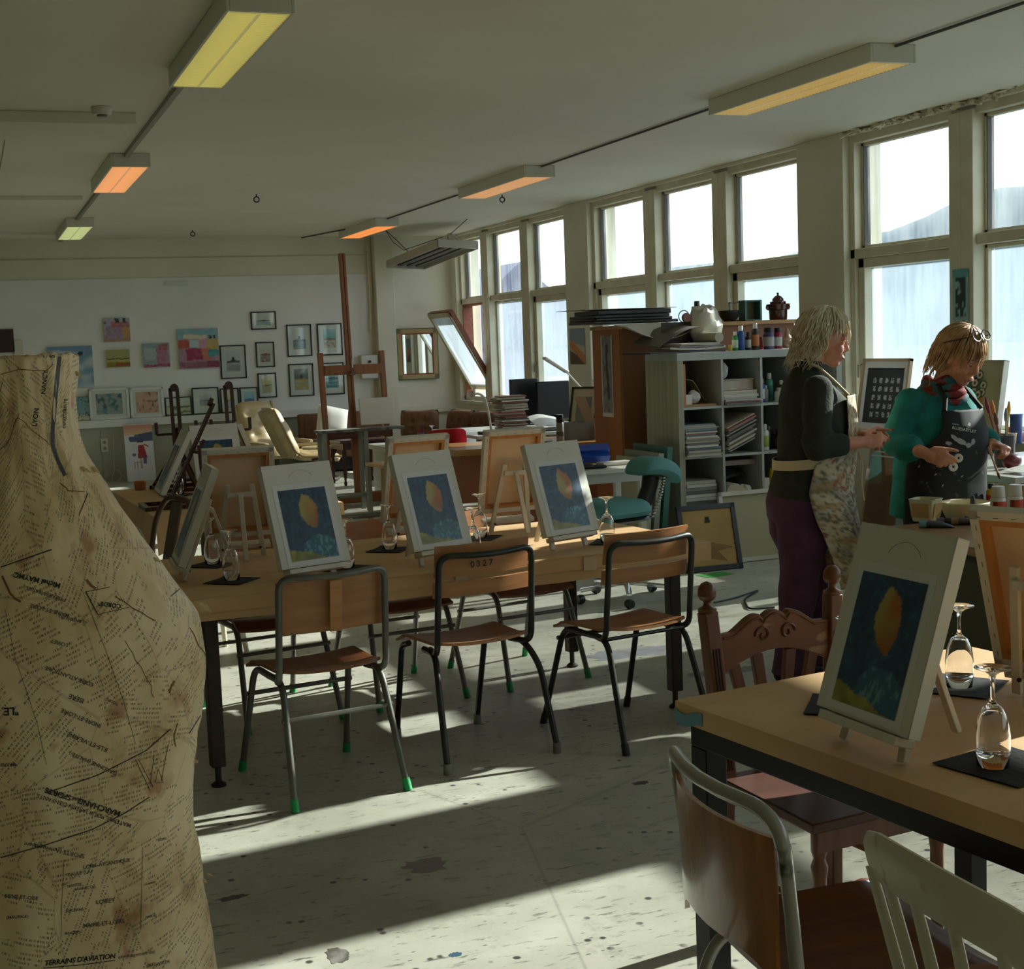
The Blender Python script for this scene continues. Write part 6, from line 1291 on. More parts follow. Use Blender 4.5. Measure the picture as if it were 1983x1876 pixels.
# cube contents ------------------------------------------------------------------
m_pg = [mat('paper_%s' % k, k, .6) for k in ('d1cec4', 'b5b1a6', '8e8a84', 'c4b9a4', '6d6a68', 'a8766c', '7f94a0', 'dad8d0')]
def pile(c, r, n, lbl, grp, wmin, wmax, tilt=0., over=.0, seed=1, ymin=8.83):
    rr = random.Random(seed); x0, x1, z = cell(c, r); hgt = 0
    for k in range(n):
        th = rr.uniform(.007, .015); w_ = rr.uniform(wmin, wmax); d_ = rr.uniform(.30, .38); o_ = over*(1-k/n)
        b = MB(); tl = tilt*(.4+.6*k/n)
        m_ = m_pg[rr.randrange(8)]
        if tilt:
            b.box((0, 0, 0), (w_, d_, th-.001), ry=-tilt); zz = z+.02+w_/2*sin(tilt)*1.0+k*.0125/cos(tilt)*1.0; xx = x0+.012+w_/2*cos(tilt); loc = (xx+.004*rr.random(), ymin-.02+d_/2+rr.uniform(-.02, .02), zz)
        else: b.box((0, 0, 0), (w_, d_, th-.001)); loc = (x0+.004+w_/2, ymin+d_/2-o_+rr.uniform(-.015, .015), z+hgt+th/2)
        hgt += th
        where = 'lowest' if k == 0 else ('topmost' if k == n-1 else None)
        single('magazine', b, m_, (where+' ' if where else '')+lbl, 'magazine', grp, loc, rr.uniform(-.03, .03) if not tilt else 0)
    return hgt
pile(0, 2, 20, 'magazine in the level pile, left cube of the third row up', 'magazines in the left cube', .24, .285, over=.06, seed=3)
pile(1, 2, 13, 'magazine in the slanting pile, second cube of the third row up', 'slanting magazines in the second cube', .22, .25, tilt=.40, seed=4, ymin=8.80)
h_ = pile(1, 3, 8, 'paper sheaf under the white box, second cube of the top row', 'paper sheaves in the second cube', .26, .285, over=.05, seed=6)
x0, x1, z0 = cell(1, 3); t = T('white_box', 'white paint-smudged box on the paper sheaves in the top row', 'box', ((x0+x1)/2, 9.0, z0+h_+.001)); obj('box', MB().bb(-.12, .13, -.13, .13, 0, .072), mat('smudged_card', 'c5bfb4', .6, col2='b59a8a', scale=8), t, bevel=.003); obj('lid', MB().bb(-.125, .135, -.135, .135, .0725, .079), m_pg[1], t)
def crumple(label, loc, r, m, name='crumpled_paper', sz=(1, 1, 1)):
    mb = MB().ball((0, 0, r), r, 16); mb.v = [Vector((v.x*sz[0], v.y*sz[1], r+(v.z-r)*sz[2]))*(1+.28*noise.noise(v*26+Vector(loc))) for v in mb.v]; zm = min(v.z for v in mb.v); mb.v = [v-Vector((0, 0, zm)) for v in mb.v]
    return single(name, mb, m, label, name.replace('_', ' '), loc=loc, smooth=20)
crumple('crumpled white paper on the smudged box, top row', (x0+.07, 8.95, z0+h_+.0815), .045, m_paperw, sz=(.9, .9, 1.3))
x0, x1, z0 = cell(0, 3)
single('wood_strip', MB().bb(0, .022, -.01, .18, 0, .30), m_pine, 'narrow wooden strip standing in the left top cube', 'wood strip', loc=(x0+.002, 8.83, z0))
single('card_pad', MB().bb(-.13, .12, -.16, .14, 0, .014), mat('orange_card', 'b58a5c', .6), 'flat orange-brown pad on the floor of the left top cube', 'pad', loc=(x0+.155, 9.0, z0)); crumple('crumpled white paper on the orange pad, left top cube', (x0+.14, 8.93, z0+.0145), .045, m_paperw)
single('white_carton', MB().bb(-.03, .03, -.06, .06, 0, .07), m_paperw, 'small white carton in the left top cube', 'carton', loc=(x0+.062, 8.92, z0+.0145)); single('black_case', MB().bb(-.11, .09, -.05, .07, 0, .15), m_blackp, 'black case at the back of the left top cube', 'case', loc=(x0+.14, 9.17, z0+.0145))
single('plastic_folder', MB().sheet(10, 6, lambda u, v: Vector((.03+.22*u, .0+.12*v, .175-.015*u-.14*ss(.45, 1, u))), .004), mat('yellow_green_plastic', 'a9ad74', .3), 'yellow-green plastic folder draped over the black case', 'folder', loc=(x0+.015, 8.97, z0+.0145))
x0, x1, z0 = cell(2, 3); gC = 'paint bottles in the third cube'
for lb, dx, dy, r, h, b_, c_, l_, sh in (('blue and white paint bottle, front of the third top cube', .045, .07, .024, .17, '2a4f9e', 'd8d7d0', 'cfd0d0', 't'), ('teal paint bottle in the third top cube', .145, .09, .028, .205, '3f8f7d', 'd5d4cc', '2f6b60', 't'), ('white labelled jar below the teal bottle', .165, .03, .035, .10, 'cfccc2', 'bdbab0', None, 't'), ('grey nozzle bottle at the back of the third top cube', .075, .22, .036, .26, '3c3d3f', '9b9c9a', None, 'cone'), ('clear bottle of grey paint beside the blue and white bottle', .095, .10, .022, .12, '8f9394', 'b5b5b0', None, 't'), ('dark red paint bottle right of the teal bottle', .225, .1, .026, .15, '5a2a24', 'd0cec6', None, 't')):
    if lb.startswith('teal'): bottle('paint_bottle', lb, (x0+dx, 8.83+dy+.04, z0), r, h, pm(b_), pm(c_), pm(l_, .5) if l_ else None, gC, .45)
    else: bottle('paint_bottle' if 'jar' not in lb else 'paint_jar', lb, (x0+dx, 8.83+dy, z0), r, h, pm(b_), pm(c_), pm(l_, .5) if l_ else None, gC, .45, shape=sh)
x0, x1, z0 = cell(2, 2)
bottle('glue_bottle', 'white glue bottle with a green label in the third cube', (x0+.05, 8.88, z0), .030, .19, pm('cfd0cc'), pm('c9cac6'), pm('9aa84a', .5), gC)
for k, (dx, dy) in enumerate(((.14, .12), (.20, .05), (.22, .17))): bottle('dark_jar', ('dark jar behind the white glue bottle, third cube', 'dark jar with a smeared label right of the white glue bottle', 'dark jar at the back right of the third cube')[k], (x0+dx, 8.87+dy, z0), .036, .17-.02*k, pm('2c2a2b'), pm('3a3838'), pm('5d5557', .5) if k else None, gC, .7, cat='jar')
x0, x1, z0 = cell(2, 1)
bottle('glue_bottle', 'bright yellow squeeze bottle with a white nozzle in the lower cubes', (x0+.135, 8.90, z0+.06), .036, .20, pm('d9b41c'), pm('dad8d0'), None, gC, .4, shape='cone'); single('dark_tin', MB().lathe([(.001, 0), (.04, 0), (.04, .058), (.001, .058)], n=20), pm('1f2a5c'), 'dark blue tin under the yellow squeeze bottle', 'tin', loc=(x0+.135, 8.90, z0))
single('white_block', MB().bb(-.03, .03, -.1, .1, 0, .15), m_pg[0], 'white card block left of the yellow squeeze bottle', 'block', loc=(x0+.035, 8.95, z0))
x0, x1, z0 = cell(1, 1)
single('flat_box', MB().bb(0, .285, -.14, .14, 0, .035), mat('pinkish_card', 'a08a80', .6), 'flat pinkish box lying on rags in the lower second cube', 'box', loc=(x0+.003, 9.03, z0+.255))
single('dark_rag', MB().sheet(12, 10, lambda u, v: Vector((.02+.26*u, -.1+.24*v, .02+.20*ss(.0, .5, u)*(.7+.3*v)+.03*noise.noise(Vector((u*5, v*5, 1))))), .02), mat('grey_rag', '55595c', .9), 'grey rag heaped in the lower second cube', 'rag', loc=(x0, 9.12, z0))
single('paper_roll', MB().tube([(0, -.08, .067), (.01, .13, .067)], .066, 18), mat('cream_roll', 'cfc5a8', .6), 'cream paper roll in the lower second cube', 'paper roll', loc=(x0+.08, 8.90, z0)); crumple('crumpled cream cloth beside the paper roll, lower cubes', (x0+.19, 8.88, z0), .055, mat('cream_cloth', 'd4d0bf', .8), 'crumpled_cloth')
x0, x1, z0 = cell(0, 1)
for k in range(7): single('book', MB().box((0, 0, .012), (.27-.006*k, .34, .022)), m_pg[(4, 0, 7, 4, 2, 0, 1)[k]], ('lowest book' if k == 0 else ('topmost book' if k == 6 else 'book'))+' in the short pile in the lower left cube', 'book', 'books in the lower left cube', (x0+.145, 9.02, z0+.024*k), .02*(k % 3-1))
# prints stuck by the cabinet
t = T('figure_drawing', 'tall narrow figure drawing hanging on the cabinet side', 'drawing', (4.5525, 9.86, 1.0), rad(-90)); 
dz = 1.0; art('drawing_sheet', .20, .62, lambda u, v: hx('cfc9c2') if min(u, 1-u)*.2 < .014 or v < .05 else (mixc(hx('6d676a'), hx('938c8e'), .5+nz(u, v*3, 5, 2)) if not (abs(u-.55-.06*sin(v*7)) < .10 and .2 < v < .9) else hx('3b3638')), t, (0, 0, 0), 18, 50)
t = T('coast_painting', 'small unframed painting with an orange slope taped to the window pier', 'painting', (6.395, 14.62, 1.32), rad(-90))
art('painted_sheet', .42, .40, lambda u, v: hx('7f8fa0') if v > .7-.25*u+.08*nz(u, v, 4, 2) and v > .45 else (hx('c07a45') if abs(v-(.62-.5*u)) < .13 else (hx('5a4636') if v < .4-.3*u else hx('b9ad96'))), t, (0, 0, 0), 24, 24)
# white side table, folder, gloves ------------------------------------------------
t = T('side_table', 'white side table with grey legs before the wooden cabinet', 'table', (3.65, 8.40, 0), rad(1))
obj('tabletop', MB().bb(-.50, .45, -.16, .30, .735, .762), m_lacq, t, bevel=.003); obj('apron', MB().bb(-.46, .42, -.13, -.11, .67, .735).bb(.40, .42, -.11, .27, .67, .735).bb(-.46, .42, .25, .27, .67, .735), mat('grey_white_apron', 'b9bab4', .4), t)
for x, y in ((-.44, -.11), (.40, -.11), (-.44, .25), (.40, .25)): obj('leg', MB().bb(x-.02, x+.02, y-.02, y+.02, 0, .67), mat('grey_white_apron', 'b9bab4', .4), t)
zs_ = .7625
single('blue_folder', MB().sheet(10, 6, lambda u, v: Vector((-.25+.50*u, .02+.01*v+.05*sin(v*pi), .02+.12*v)), .05), mat('blue_plastic', '1f459c', .35), 'bright blue folder roll at the back of the white side table', 'folder', loc=(3.70, 8.56, zs_), rz=-.05)
mb = MB()
for k in range(4): mb.caps((0, .012*k, .012), (.09, .014*k-.01, .010), .012, .009, 8)
mb.ball((-.03, .02, .016), (.06, .04, .018), 14); single('work_glove', mb, mat('black_glove', '16171a', .6), 'black work gloves on the white side table', 'gloves', loc=(3.72, 8.33, zs_+.001))
for k in range(3): single('notebook', MB().bb(-.11, .11, -.05, .05, 0, .008), m_pg[(2, 3, 0)[k]], ('lowest', 'middle', 'topmost')[k]+' notebook of three on the white side table', 'notebook', 'notebooks on the side table', (3.95, 8.48, zs_+.0085*k), .05*k)
# boards leaning beside the shelf
for k, (lb, c_, x) in enumerate((('teal painted board leaning beside the cube shelf', '3f7068', 4.30), ('grey painted plank leaning left of the teal board', '8f948a', 4.235), ('pale plank leaning behind the teal saddle chair', 'a9a58e', 4.17))):
    t = single('leaning_board', MB().bb(-.02, .02, -.27, .27, 0, (.84, .80, .76)[k]), mat('board_'+c_, c_, .5, col2='8a9088', scale=6, thr=(.6, .7)), lb, 'board', 'boards leaning by the cube shelf', loc=(x+.08, 8.95, 0.004)); t.rotation_euler = (0, rad(6), 0)
# teal saddle chair -----------------------------------------------------------------
m_teal = mat('teal_upholstery', '4f8a8c', .65, bump=.15, bscale=200)
t = T('saddle_chair', 'teal saddle chair on chrome castors beside the long table', 'chair', (3.72, 7.78, 0), rad(12))
def cush(w, d, h, n=18, sag=0.):
    mb = MB(); f = lambda s: (lambda u, v: (lambda x, y: Vector((x*w/2/max(1, (abs(x)**4+abs(y)**4)**.25), y*d/2/max(1, (abs(x)**4+abs(y)**4)**.25), (s*h*max(0, 1-(abs(x)**4+abs(y)**4)**1.2)**.4 if s > 0 else -h*.5*(max(0, 1-(abs(x)**4+abs(y)**4)))**.3)+sag*x*x)))(2*u-1, 2*v-1))
    mb.grid(n, n, f(1)); mb.grid(n, n, lambda u, v: f(-1)(1-u, v)); return mb
obj('seat', cush(.44, .42, .075).xf(Matrix.Translation((-.16, 0, .56))), m_teal, t, smooth=180); obj('seat_shell', cush(.40, .38, .035).xf(Matrix.Translation((-.14, 0, .51))), m_blackp, t, smooth=180)
obj('back_pad', cush(.33, .25, .075, sag=-.045).xf(Matrix.Translation((.21, .02, .785)) @ Matrix.Rotation(rad(14), 4, 'Y')), m_teal, t, smooth=180); obj('pad_plate', cush(.26, .18, .03).xf(Matrix.Translation((.20, .02, .755)) @ Matrix.Rotation(rad(14), 4, 'Y')), m_blackp, t, smooth=180)
obj('back_support', MB().loft([[Vector((x+.07*cos(q)*s_, .02+.045*sin(q), z)) for q in [2*pi*j/12 for j in range(12)]] for x, z, s_ in ((.04, .48, 1.), (.12, .58, .9), (.17, .68, .8), (.19, .77, .9))]), m_blackp, t)
mb = MB()
for k in range(14): mb.lathe([(.001, -.008), (.012, -.006), (.015, 0), (.012, .006), (.001, .008)], (.235-.10*(1-k/13)**1.5, -.04, .50+.018*k), 8)
plab(obj('spring', mb, m_chrome, t), 'shiny ribbed spring up the back support')
obj('column', MB().tube([(-.05, 0, .09), (-.05, 0, .52)], .025, 12), m_chrome, t)
for k in range(5):
    a = rad(72*k+20); q = Vector((-.05+.30*cos(a), .30*sin(a), .085)); ar = obj('base_arm', MB().bar((-.05, 0, .11), q, .035, .022), m_chrome, t, bevel=.004)
    obj('castor', MB().lathe([(.001, -.02), (.026, -.02), (.030, 0), (.026, .02), (.001, .02)], (q.x, q.y, .030), 14, RX(pi/2) if k % 2 else RY(pi/2)), m_blackp, ar)
# leaning frames in front of the shelf -----------------------------------------------
t = T('picture_frame', 'black picture frame seen from its brown back, leaning on the floor', 'picture frame', (4.635, 8.41, 0.002), rad(-2), rx=rad(-15)); wd, hh_ = .44, .455
f = MB(); fw = .035
for q in ((-wd/2, -wd/2+fw, 0, hh_), (wd/2-fw, wd/2, 0, hh_), (-wd/2, wd/2, 0, fw), (-wd/2, wd/2, hh_-fw, hh_)): f.bb(q[0], q[1], -.012, .012, q[2], q[3])
obj('frame', f, m_blackf, t, bevel=.002); obj('backing_board', MB().bb(-wd/2+fw, wd/2-fw, -.004, .004, fw, hh_-fw), mat('buff_hardboard', 'b39055', .65, col2='a58348', scale=4), t); obj('hanger', MB().bb(-.02, .02, -.007, -.005, .33, .345).bb(-.014, .014, -.008, -.006, .345, .37), m_iron, t)
for k in range(6): obj('pin', MB().bb(-wd/2+fw-.002, -wd/2+fw+.008, -.008, -.005, .06+k*.065, .065+k*.065) if k < 3 else MB().bb(wd/2-fw-.008, wd/2-fw+.002, -.008, -.005, .06+(k-3)*.11, .065+(k-3)*.11), m_iron, t)
t = T('leaning_canvas', 'large stretched canvas seen from its back, leaning against the cube shelf', 'canvas', (5.08, 8.62, 0.002), rad(1), rx=rad(-10)); wd, hh_ = .49, .50
f = MB(); fw = .03
for q in ((-wd/2, -wd/2+fw, 0, hh_), (wd/2-fw, wd/2, 0, hh_), (-wd/2, wd/2, 0, fw), (-wd/2, wd/2, hh_-fw, hh_)): f.bb(q[0], q[1], -.016, .012, q[2], q[3])
obj('stretcher_bar', f, m_whitewood, t); obj('bare_back', MB().bb(-wd/2+fw, wd/2-fw, .004, .010, fw, hh_-fw), mat('grey_linen', 'b3ab90', .8, bump=.1, bscale=250), t)
g_ = onz(1385, 1113, 0); single('green_paper', MB().sheet(4, 4, lambda u, v: Vector(((u-.5)*.22, (v-.5)*.14, .001)), .001), mat('green_sheet', '3f9a44', .7), 'bright green sheet lying on the floor before the black frame', 'paper', loc=(g_.x, g_.y, 0), rz=.2)
single('floor_cable', MB().tube(fillet([onz(x, y, .008) for x, y in ((1383, 1166), (1420, 1158), (1452, 1147), (1470, 1142), (1440, 1160), (1450, 1180), (1500, 1176))], .1), .006, 6), m_blackp, 'thin black cable looped on the floor behind the carved chair', 'cable')
# ================================================================ work bench on the right and things by the near windows
m_bench = wood('bench_top_wood', 'a8845a', '8d6b45', .4, 'y'); m_olive = mat('olive_bench_panel', '4a482c', .5, col2='3f3d26', scale=3)
ZB = .75
t = T('work_bench', 'olive green work bench with a wooden top, covered in paint bottles', 'bench', (4.15, 4.55, 0), rad(-3))
obj('worktop', MB().bb(-.60, .62, -.42, .50, .715, .75), m_bench, t, bevel=.004); obj('cabinet', MB().bb(-.56, .58, -.38, .42, 0, .685), m_olive, t); obj('under_top_rail', MB().bb(-.575, .59, -.39, .44, .685, .715), mat('dark_rail', '2e2419', .6), t)  # dark brown rail between cabinet and worktop
def onb(px, py): p = onz(px, py, ZB); return Vector((p.x, p.y, ZB+.0006))
p = onb(1793, 1008); t = T('margarine_tub', 'square margarine tub used for paint at the corner of the work bench', 'tub', p, rad(28))
sq = lambda h_, r_, n=24: [Vector((r_*max(-1, min(1, 1.25*cos(a)))*1., r_*max(-1, min(1, 1.25*sin(a))), h_)) for a in [2*pi*k/n for k in range(n)]]
rg = [sq(0, .045), sq(.006, .048), sq(.095, .060), sq(.095, .057), sq(.012, .045)]; mb = MB().loft(rg); obj('tub', mb, mat('cream_tub', 'ddd6b4', .35), t)
obj('rim', MB().tube(sq(.096, .0605)[:], .0025, 6, closed=True), mat('clear_rim', 'b9c0b0', .2), t)
pn = MB()
for s_ in (-1, 1): pn.sheet(6, 4, lambda u, v: Vector(((u-.5)*.075, s_*(.0505+.010*v), .018+.062*v)), -.0008*s_); pn.sheet(6, 4, lambda u, v: Vector((s_*(.0505+.010*v), (u-.5)*.075, .018+.062*v)), .0008*s_)
obj('label', pn, mat('kraft_label', 'c3a067', .5), t)
p = onb(1868, 1000); single('plaster_bowl', MB().lathe([(.001, .0), (.085, 0), (.10, .03), (.108, .065), (.104, .070), (.098, .066), (.09, .03), (.075, .012), (.001, .010)], n=32), mat('cream_ceramic', 'd5ccab', .5), 'wide cream bowl on the work bench behind the paint tubes', 'bowl', loc=(p.x-.01, p.y-.02, ZB+.0006))
def ptube(label, p, rz, c1, c2):
    t = T('paint_tube', label, 'paint tube', p, rz, 'paint tubes lying on the bench')
    mb = MB().loft([[Vector((x, w_*cos(q), .016+h_*sin(q)-(.016-h_))) for q in [2*pi*j/14 for j in range(14)]] for x, w_, h_ in ((-.075, .022, .0015), (-.06, .021, .006), (-.02, .019, .014), (.03, .0165, .0155), (.040, .010, .010))]); fixn(obj('tube', mb, mat('tube_'+c1, c1, .3, .3), t))
    obj('cap', MB().tube([(.040, 0, .0163), (.068, 0, .0163)], .0158, 14), mat('cap_'+c2, c2, .35), t)
for (x, y), rz, c1, c2, lb in (((1812, 1022), 150, '4a5560', '5f8f9c', 'paint tube with a pale blue cap, leftmost on the bench'), ((1846, 1016), 152, '3a3d45', '6b6670', 'dark paint tube with a grey cap, second on the bench'), ((1872, 1016), 158, '55504a', '8a6f52', 'paint tube with a brown cap beside the standing dark tube'), ((1900, 1012), 165, '4a5058', '3f3f44', 'dark paint tube lying behind the standing dark tube')):
    ptube(lb, onb(x, y), rad(rz), c1, c2)
p = onb(1884, 1003); t = T('standing_tube', 'dark cone topped paint tube standing upright on the bench', 'paint tube', p)
obj('cap', MB().lathe([(.001, 0), (.017, 0), (.016, .024), (.001, .024)], n=16), mat('dark_red_cap', '4d1d1a', .3), t); obj('tube', MB().lathe([(.015, .0245), (.016, .03), (.012, .075), (.007, .098), (.001, .10)], n=16), mat('charcoal_tube', '2b2a2e', .35), t)
def acryl(label, p, g='white acrylic paint bottles'):
    t = T('acrylic_bottle', label, 'bottle', p, rad(-70), g)
    obj('body', MB().lathe([(.001, 0), (.030, 0), (.032, .004), (.032, .115), (.028, .122), (.001, .122)], n=24), mat('acryl_white', 'd8d6cd', .35), t)
    obj('cap', MB().lathe([(.001, .123), (.0285, .123), (.029, .128), (.026, .168), (.024, .171), (.001, .171)], n=24), mat('acryl_cap', 'd2cfc4', .4), t)
    obj('orange_band', MB().lathe([(.0325, .045), (.0326, .046), (.0326, .108), (.0325, .109)], n=16, a0=rad(-62), a1=rad(28)), mat('orange_red', 'c2431f', .4), t)
    obj('red_edge', MB().lathe([(.0325, .045), (.0326, .046), (.0326, .108), (.0325, .109)], n=6, a0=rad(-100), a1=rad(-63)), mat('dark_red_print', '8f2a26', .4), t)
    tx = text_mb('acryl', .020, .0006, ext=0); tx.v = [Vector((.0328*cos(rad(40)+v.x/.0328), .0328*sin(rad(40)+v.x/.0328), .088+v.y)) for v in tx.v]; obj('lettering', tx, m_blackf, t)
    sm = MB()
    for k in range(4): sm.lathe([(.0322, .008), (.0324, .009), (.0324, .012+.004*k), (.0322, .014+.004*k)], n=3, a0=rad(20+18*k), a1=rad(30+18*k))
    obj('paint_smear', sm, m_blackf, t); return t
acryl('white acrylic bottle with an orange band, left of the pair on the bench', onb(1933, 1020)+Vector((0, 0, 0))); acryl('white acrylic bottle with an orange band, right of the pair at the bench edge', onb(1966, 1016))
p = onb(1911, 985); bottle('paint_bottle', 'yellow and red bottle with a black cap behind the acrylic pair', (p.x+.0, p.y-.03, ZB+.0006), .022, .12, pm('c9a21c'), pm('1c1b1a'), pm('a8271d', .5), 'coloured bottles on the bench', .5)
p = onb(1992, 1012); bottle('paint_bottle', 'ochre paint bottle at the right edge of the bench', (p.x-.005, p.y+.02, ZB+.0006), .03, .16, pm('c08a30'), pm('d9822a'), None, 'coloured bottles on the bench', .6)
# table with papers behind the second woman
t = T('paper_table', 'white table strewn with papers behind the woman in teal', 'table', (5.35, 5.9, 0), rad(-2))
obj('tabletop', MB().bb(-.75, .75, -.55, .55, .84, .87), m_lacq, t, bevel=.003)
for sx in (-1, 1):
    for sy in (-1, 1): obj('leg', MB().bb(sx*.70-.025, sx*.70+.025, sy*.5-.025, sy*.5+.025, 0, .84), m_gst, t)
single('big_paper', MB().sheet(12, 8, lambda u, v: Vector((-.20+.62*u, -.06+.2*v, .01+.03*u*v+.012*sin(u*6))), .002), mat('bright_paper', 'dcdcd6', .6), 'large white paper with a yellow edge on the table behind the woman in teal', 'paper', loc=(4.88, 5.45, .8715))
zt2 = .8705
def onw(px, py, z): return onz(px, py, z)
p = ony(1960, 900, 5.7); t = T('brush_jar', 'dark jar full of paint brushes at the right edge of the picture', 'jar', (p.x+.08, 5.85, zt2)); obj('jar', MB().lathe([(.001, 0), (.05, 0), (.052, .16), (.047, .16), (.045, .008), (.001, .008)], n=20), mat('charcoal_jar', '3c3d42', .3), t)
for k, (dx, dy, h_, c_) in enumerate(((-.12, .0, .36, '7a1f2b'), (-.05, .03, .34, 'c07a3c'), (-.02, -.03, .30, '8a8a8a'), (.03, .0, .33, 'c9a23a'), (-.08, -.02, .28, '5a3a2a'))):
    b = obj('brush', MB().tube([(dx*.1, dy*.3, .02), (dx*.8, dy, h_*.78)], .0045, 8), mat('brush_'+c_, c_, .4), t); obj('bristle', MB().tube([(dx*.8, dy, h_*.78), (dx*.9, dy*1.1, h_*.88), (dx, dy*1.2, h_)], [.008, .011, .004], 8), mat('bristle_'+c_, c_, .8), b)
p = ony(1960, 900, 5.72); mb = MB().ball((0, 0, .036), (.055, .04, .038), 18); mb.v = [v*(1+.12*noise.noise(v*20)) for v in mb.v]; zm = min(v.z for v in mb.v); mb.v = [v-Vector((0, 0, zm)) for v in mb.v]
single('red_cup', mb, mat('dark_red_lump', '5f1420', .35), 'dark red lump of wax lying before the brush jar', 'wax lump', loc=(p.x, 5.72, zt2), smooth=40)
# pictures leaning on the near window sill
ZS = SILL-.0115
def sill_pic(name, label, pa, pb, z1, art_fn, fcol, mat_w, cat, n=40, dp=.03, mw=.0):
    a = onx(pa, 800, 6.42); b = onx(pb, 800, 6.42); wd = abs(a.y-b.y); t = T(name, label, cat, (6.33, (a.y+b.y)/2, ZS), rad(-90), rx=rad(-9)); hh_ = z1-ZS
    f = MB(); 
    for q in ((-wd/2, -wd/2+mat_w, 0, hh_), (wd/2-mat_w, wd/2, 0, hh_), (-wd/2, wd/2, 0, mat_w), (-wd/2, wd/2, hh_-mat_w, hh_)): f.bb(q[0], q[1], -dp/2, dp/2, q[2], q[3])
    obj('frame', f, fcol, t, bevel=.002); obj('backing', MB().bb(-wd/2+.004, wd/2-.004, 0, dp/2-.002, .004, hh_-.004), m_mat, t)
    art('painted_face', wd-2*mat_w+.002-2*mw, hh_-2*mat_w+.002-2*mw, art_fn, t, (0, -.004, mat_w+mw), n, int(n*1.3)); return t
def letters_art(u, v):
    if u > .78 and v > .8 and (u-.78)+(v-.8) > .2: return hx('1b1c1e')
    c = int(u*6.2); r = int((1-v)*6.5); fu = u*6.2-c; fv = (1-v)*6.5-r
    if 0 < c < 6 and 0 < r < 6 and .22 < fu < .72 and .2 < fv < .8 and nz(u*3, v*3, 14, 4) > -.18: return hx('b9bab8')
    return hx('2b2d31')
sill_pic('framed_letters', 'pale framed print of white letters on black, between the two women', 1676, 1768, 1.375, letters_art, mat('pale_wood_frame', 'b99f7f', .5), .022, 'picture', 60, mw=.05)
def eyes_art(u, v):
    c = mixc(hx('c9c2a0'), hx('b3ab84'), .5+nz(u, v, 3, 3))
    c = mixc(c, hx('3f6b52'), ss(.34, .1, math.hypot(u-.30, (v-.70)*1.4)))
    c = mixc(c, hx('4b4a3c'), ss(.20, .05, math.hypot((u-.42)*1.2, (v-.36)))*(1 if nz(u, v, 12, 5) > -.15 else .4))
    for x, y, r in ((.40, .55, .10), (.48, .50, .08), (.36, .50, .08)):
        if math.hypot(u-x, (v-y)*1.5) < r: c = hx('c98f2a')
    for x, y in ((.40, .82), (.30, .72), (.52, .69), (.50, .60), (.30, .60), (.41, .57)):
        d = math.hypot((u-x), (v-y)*1.5)
        if d < .085: c = hx('d6cfb2')
        if abs(d-.085) < .012: c = hx('3f3a22')
        if d < .03: c = hx('2a2a22')
    return c
sill_pic('eyes_painting', 'cream painting of yellow and white round blossoms on the window sill', 1872, 1952, 1.36, eyes_art, m_whitewood, .008, 'painting', 60, .045)
for k, (px, c_, h_, r_, lb) in enumerate(((1962, 'd98a72', .10, .045, 'salmon tub with a lid on the near window sill'), (1975, '4a5a9c', .19, .04, 'blue and white tall jar at the right edge of the window sill'), (1968, 'cfc08a', .07, .05, 'cream tub in front on the near window sill'))):
    a = onx(px, 840, 6.4-.03*k); single('paint_tub', MB().lathe([(.001, 0), (r_*.9, 0), (r_, h_*.9), (r_*1.05, h_*.9), (r_*1.05, h_), (.001, h_)], n=20), pm(c_), lb, 'tub', 'tubs on the near window sill', (6.40-.06*k, a.y+.0, ZS))
# brown parcel board leaning between the women
t = T('wrapped_board', 'brown board wrapped in clear plastic, leaning between the two women', 'board', (4.32, 6.25, .006), rad(-18), ry=rad(9))
obj('board', MB().bb(-.085, .085, -.02, .02, 0, 1.06), mat('brown_card_board', '8a6848', .6, col2='7a5a3c', scale=3), t); obj('plastic_wrap', MB().bb(-.09, .09, -.025, .025, .55, 1.075), sheet_glass('plastic_film', (.92, .92, .9), .18), t)
tp = MB()
for k in range(5): tp.bb(-.091, .091, -.0265, -.0255, .93+.022*k, .936+.022*k)
obj('wrap_fold', tp, mat('pale_fold', 'b5aea2', .3), t)
# notice on the mullion
a = onx(1880, 640, 6.41); t = T('poster_strip', 'narrow teal edged poster taped to the window mullion', 'poster', (6.425, 8.08, 1.62), rad(-90))
art('poster_face', .17, .36, lambda u, v: hx('5fa0a4') if v > .85 else (hx('1f3a3c') if .18 < u < .82 and .1 < v and nz(u, v, 7, 2) > -.25 else hx('8fb4b4')), t, (0, 0, 0), 14, 28)
# ================================================================ people
def remesh(mb, vox, it=4):
    me = bpy.data.meshes.new('r'); me.from_pydata(mb.v, [], mb.f); o = bpy.data.objects.new('r', me); COL.objects.link(o)
    m_ = o.modifiers.new('r', 'REMESH'); m_.mode = 'VOXEL'; m_.voxel_size = vox; m_.adaptivity = 0
    if it: s_ = o.modifiers.new('s', 'SMOOTH'); s_.iterations = it; s_.factor = .5
    e = o.evaluated_get(bpy.context.evaluated_depsgraph_get()); m2 = bpy.data.meshes.new_from_object(e)
    r = MB(); r.add([v.co.copy() for v in m2.vertices], [tuple(p.vertices) for p in m2.polygons]); bpy.data.objects.remove(o); bpy.data.meshes.remove(me); bpy.data.meshes.remove(m2); return r
def ringt(z, cx, hd, hw, n=28, cy=0., e=2.3):
    return [Vector((cx+hd*math.copysign(abs(cos(a))**(2/e), cos(a)), cy+hw*math.copysign(abs(sin(a))**(2/e), sin(a)), z)) for a in [2*pi*k/n for k in range(n)]]
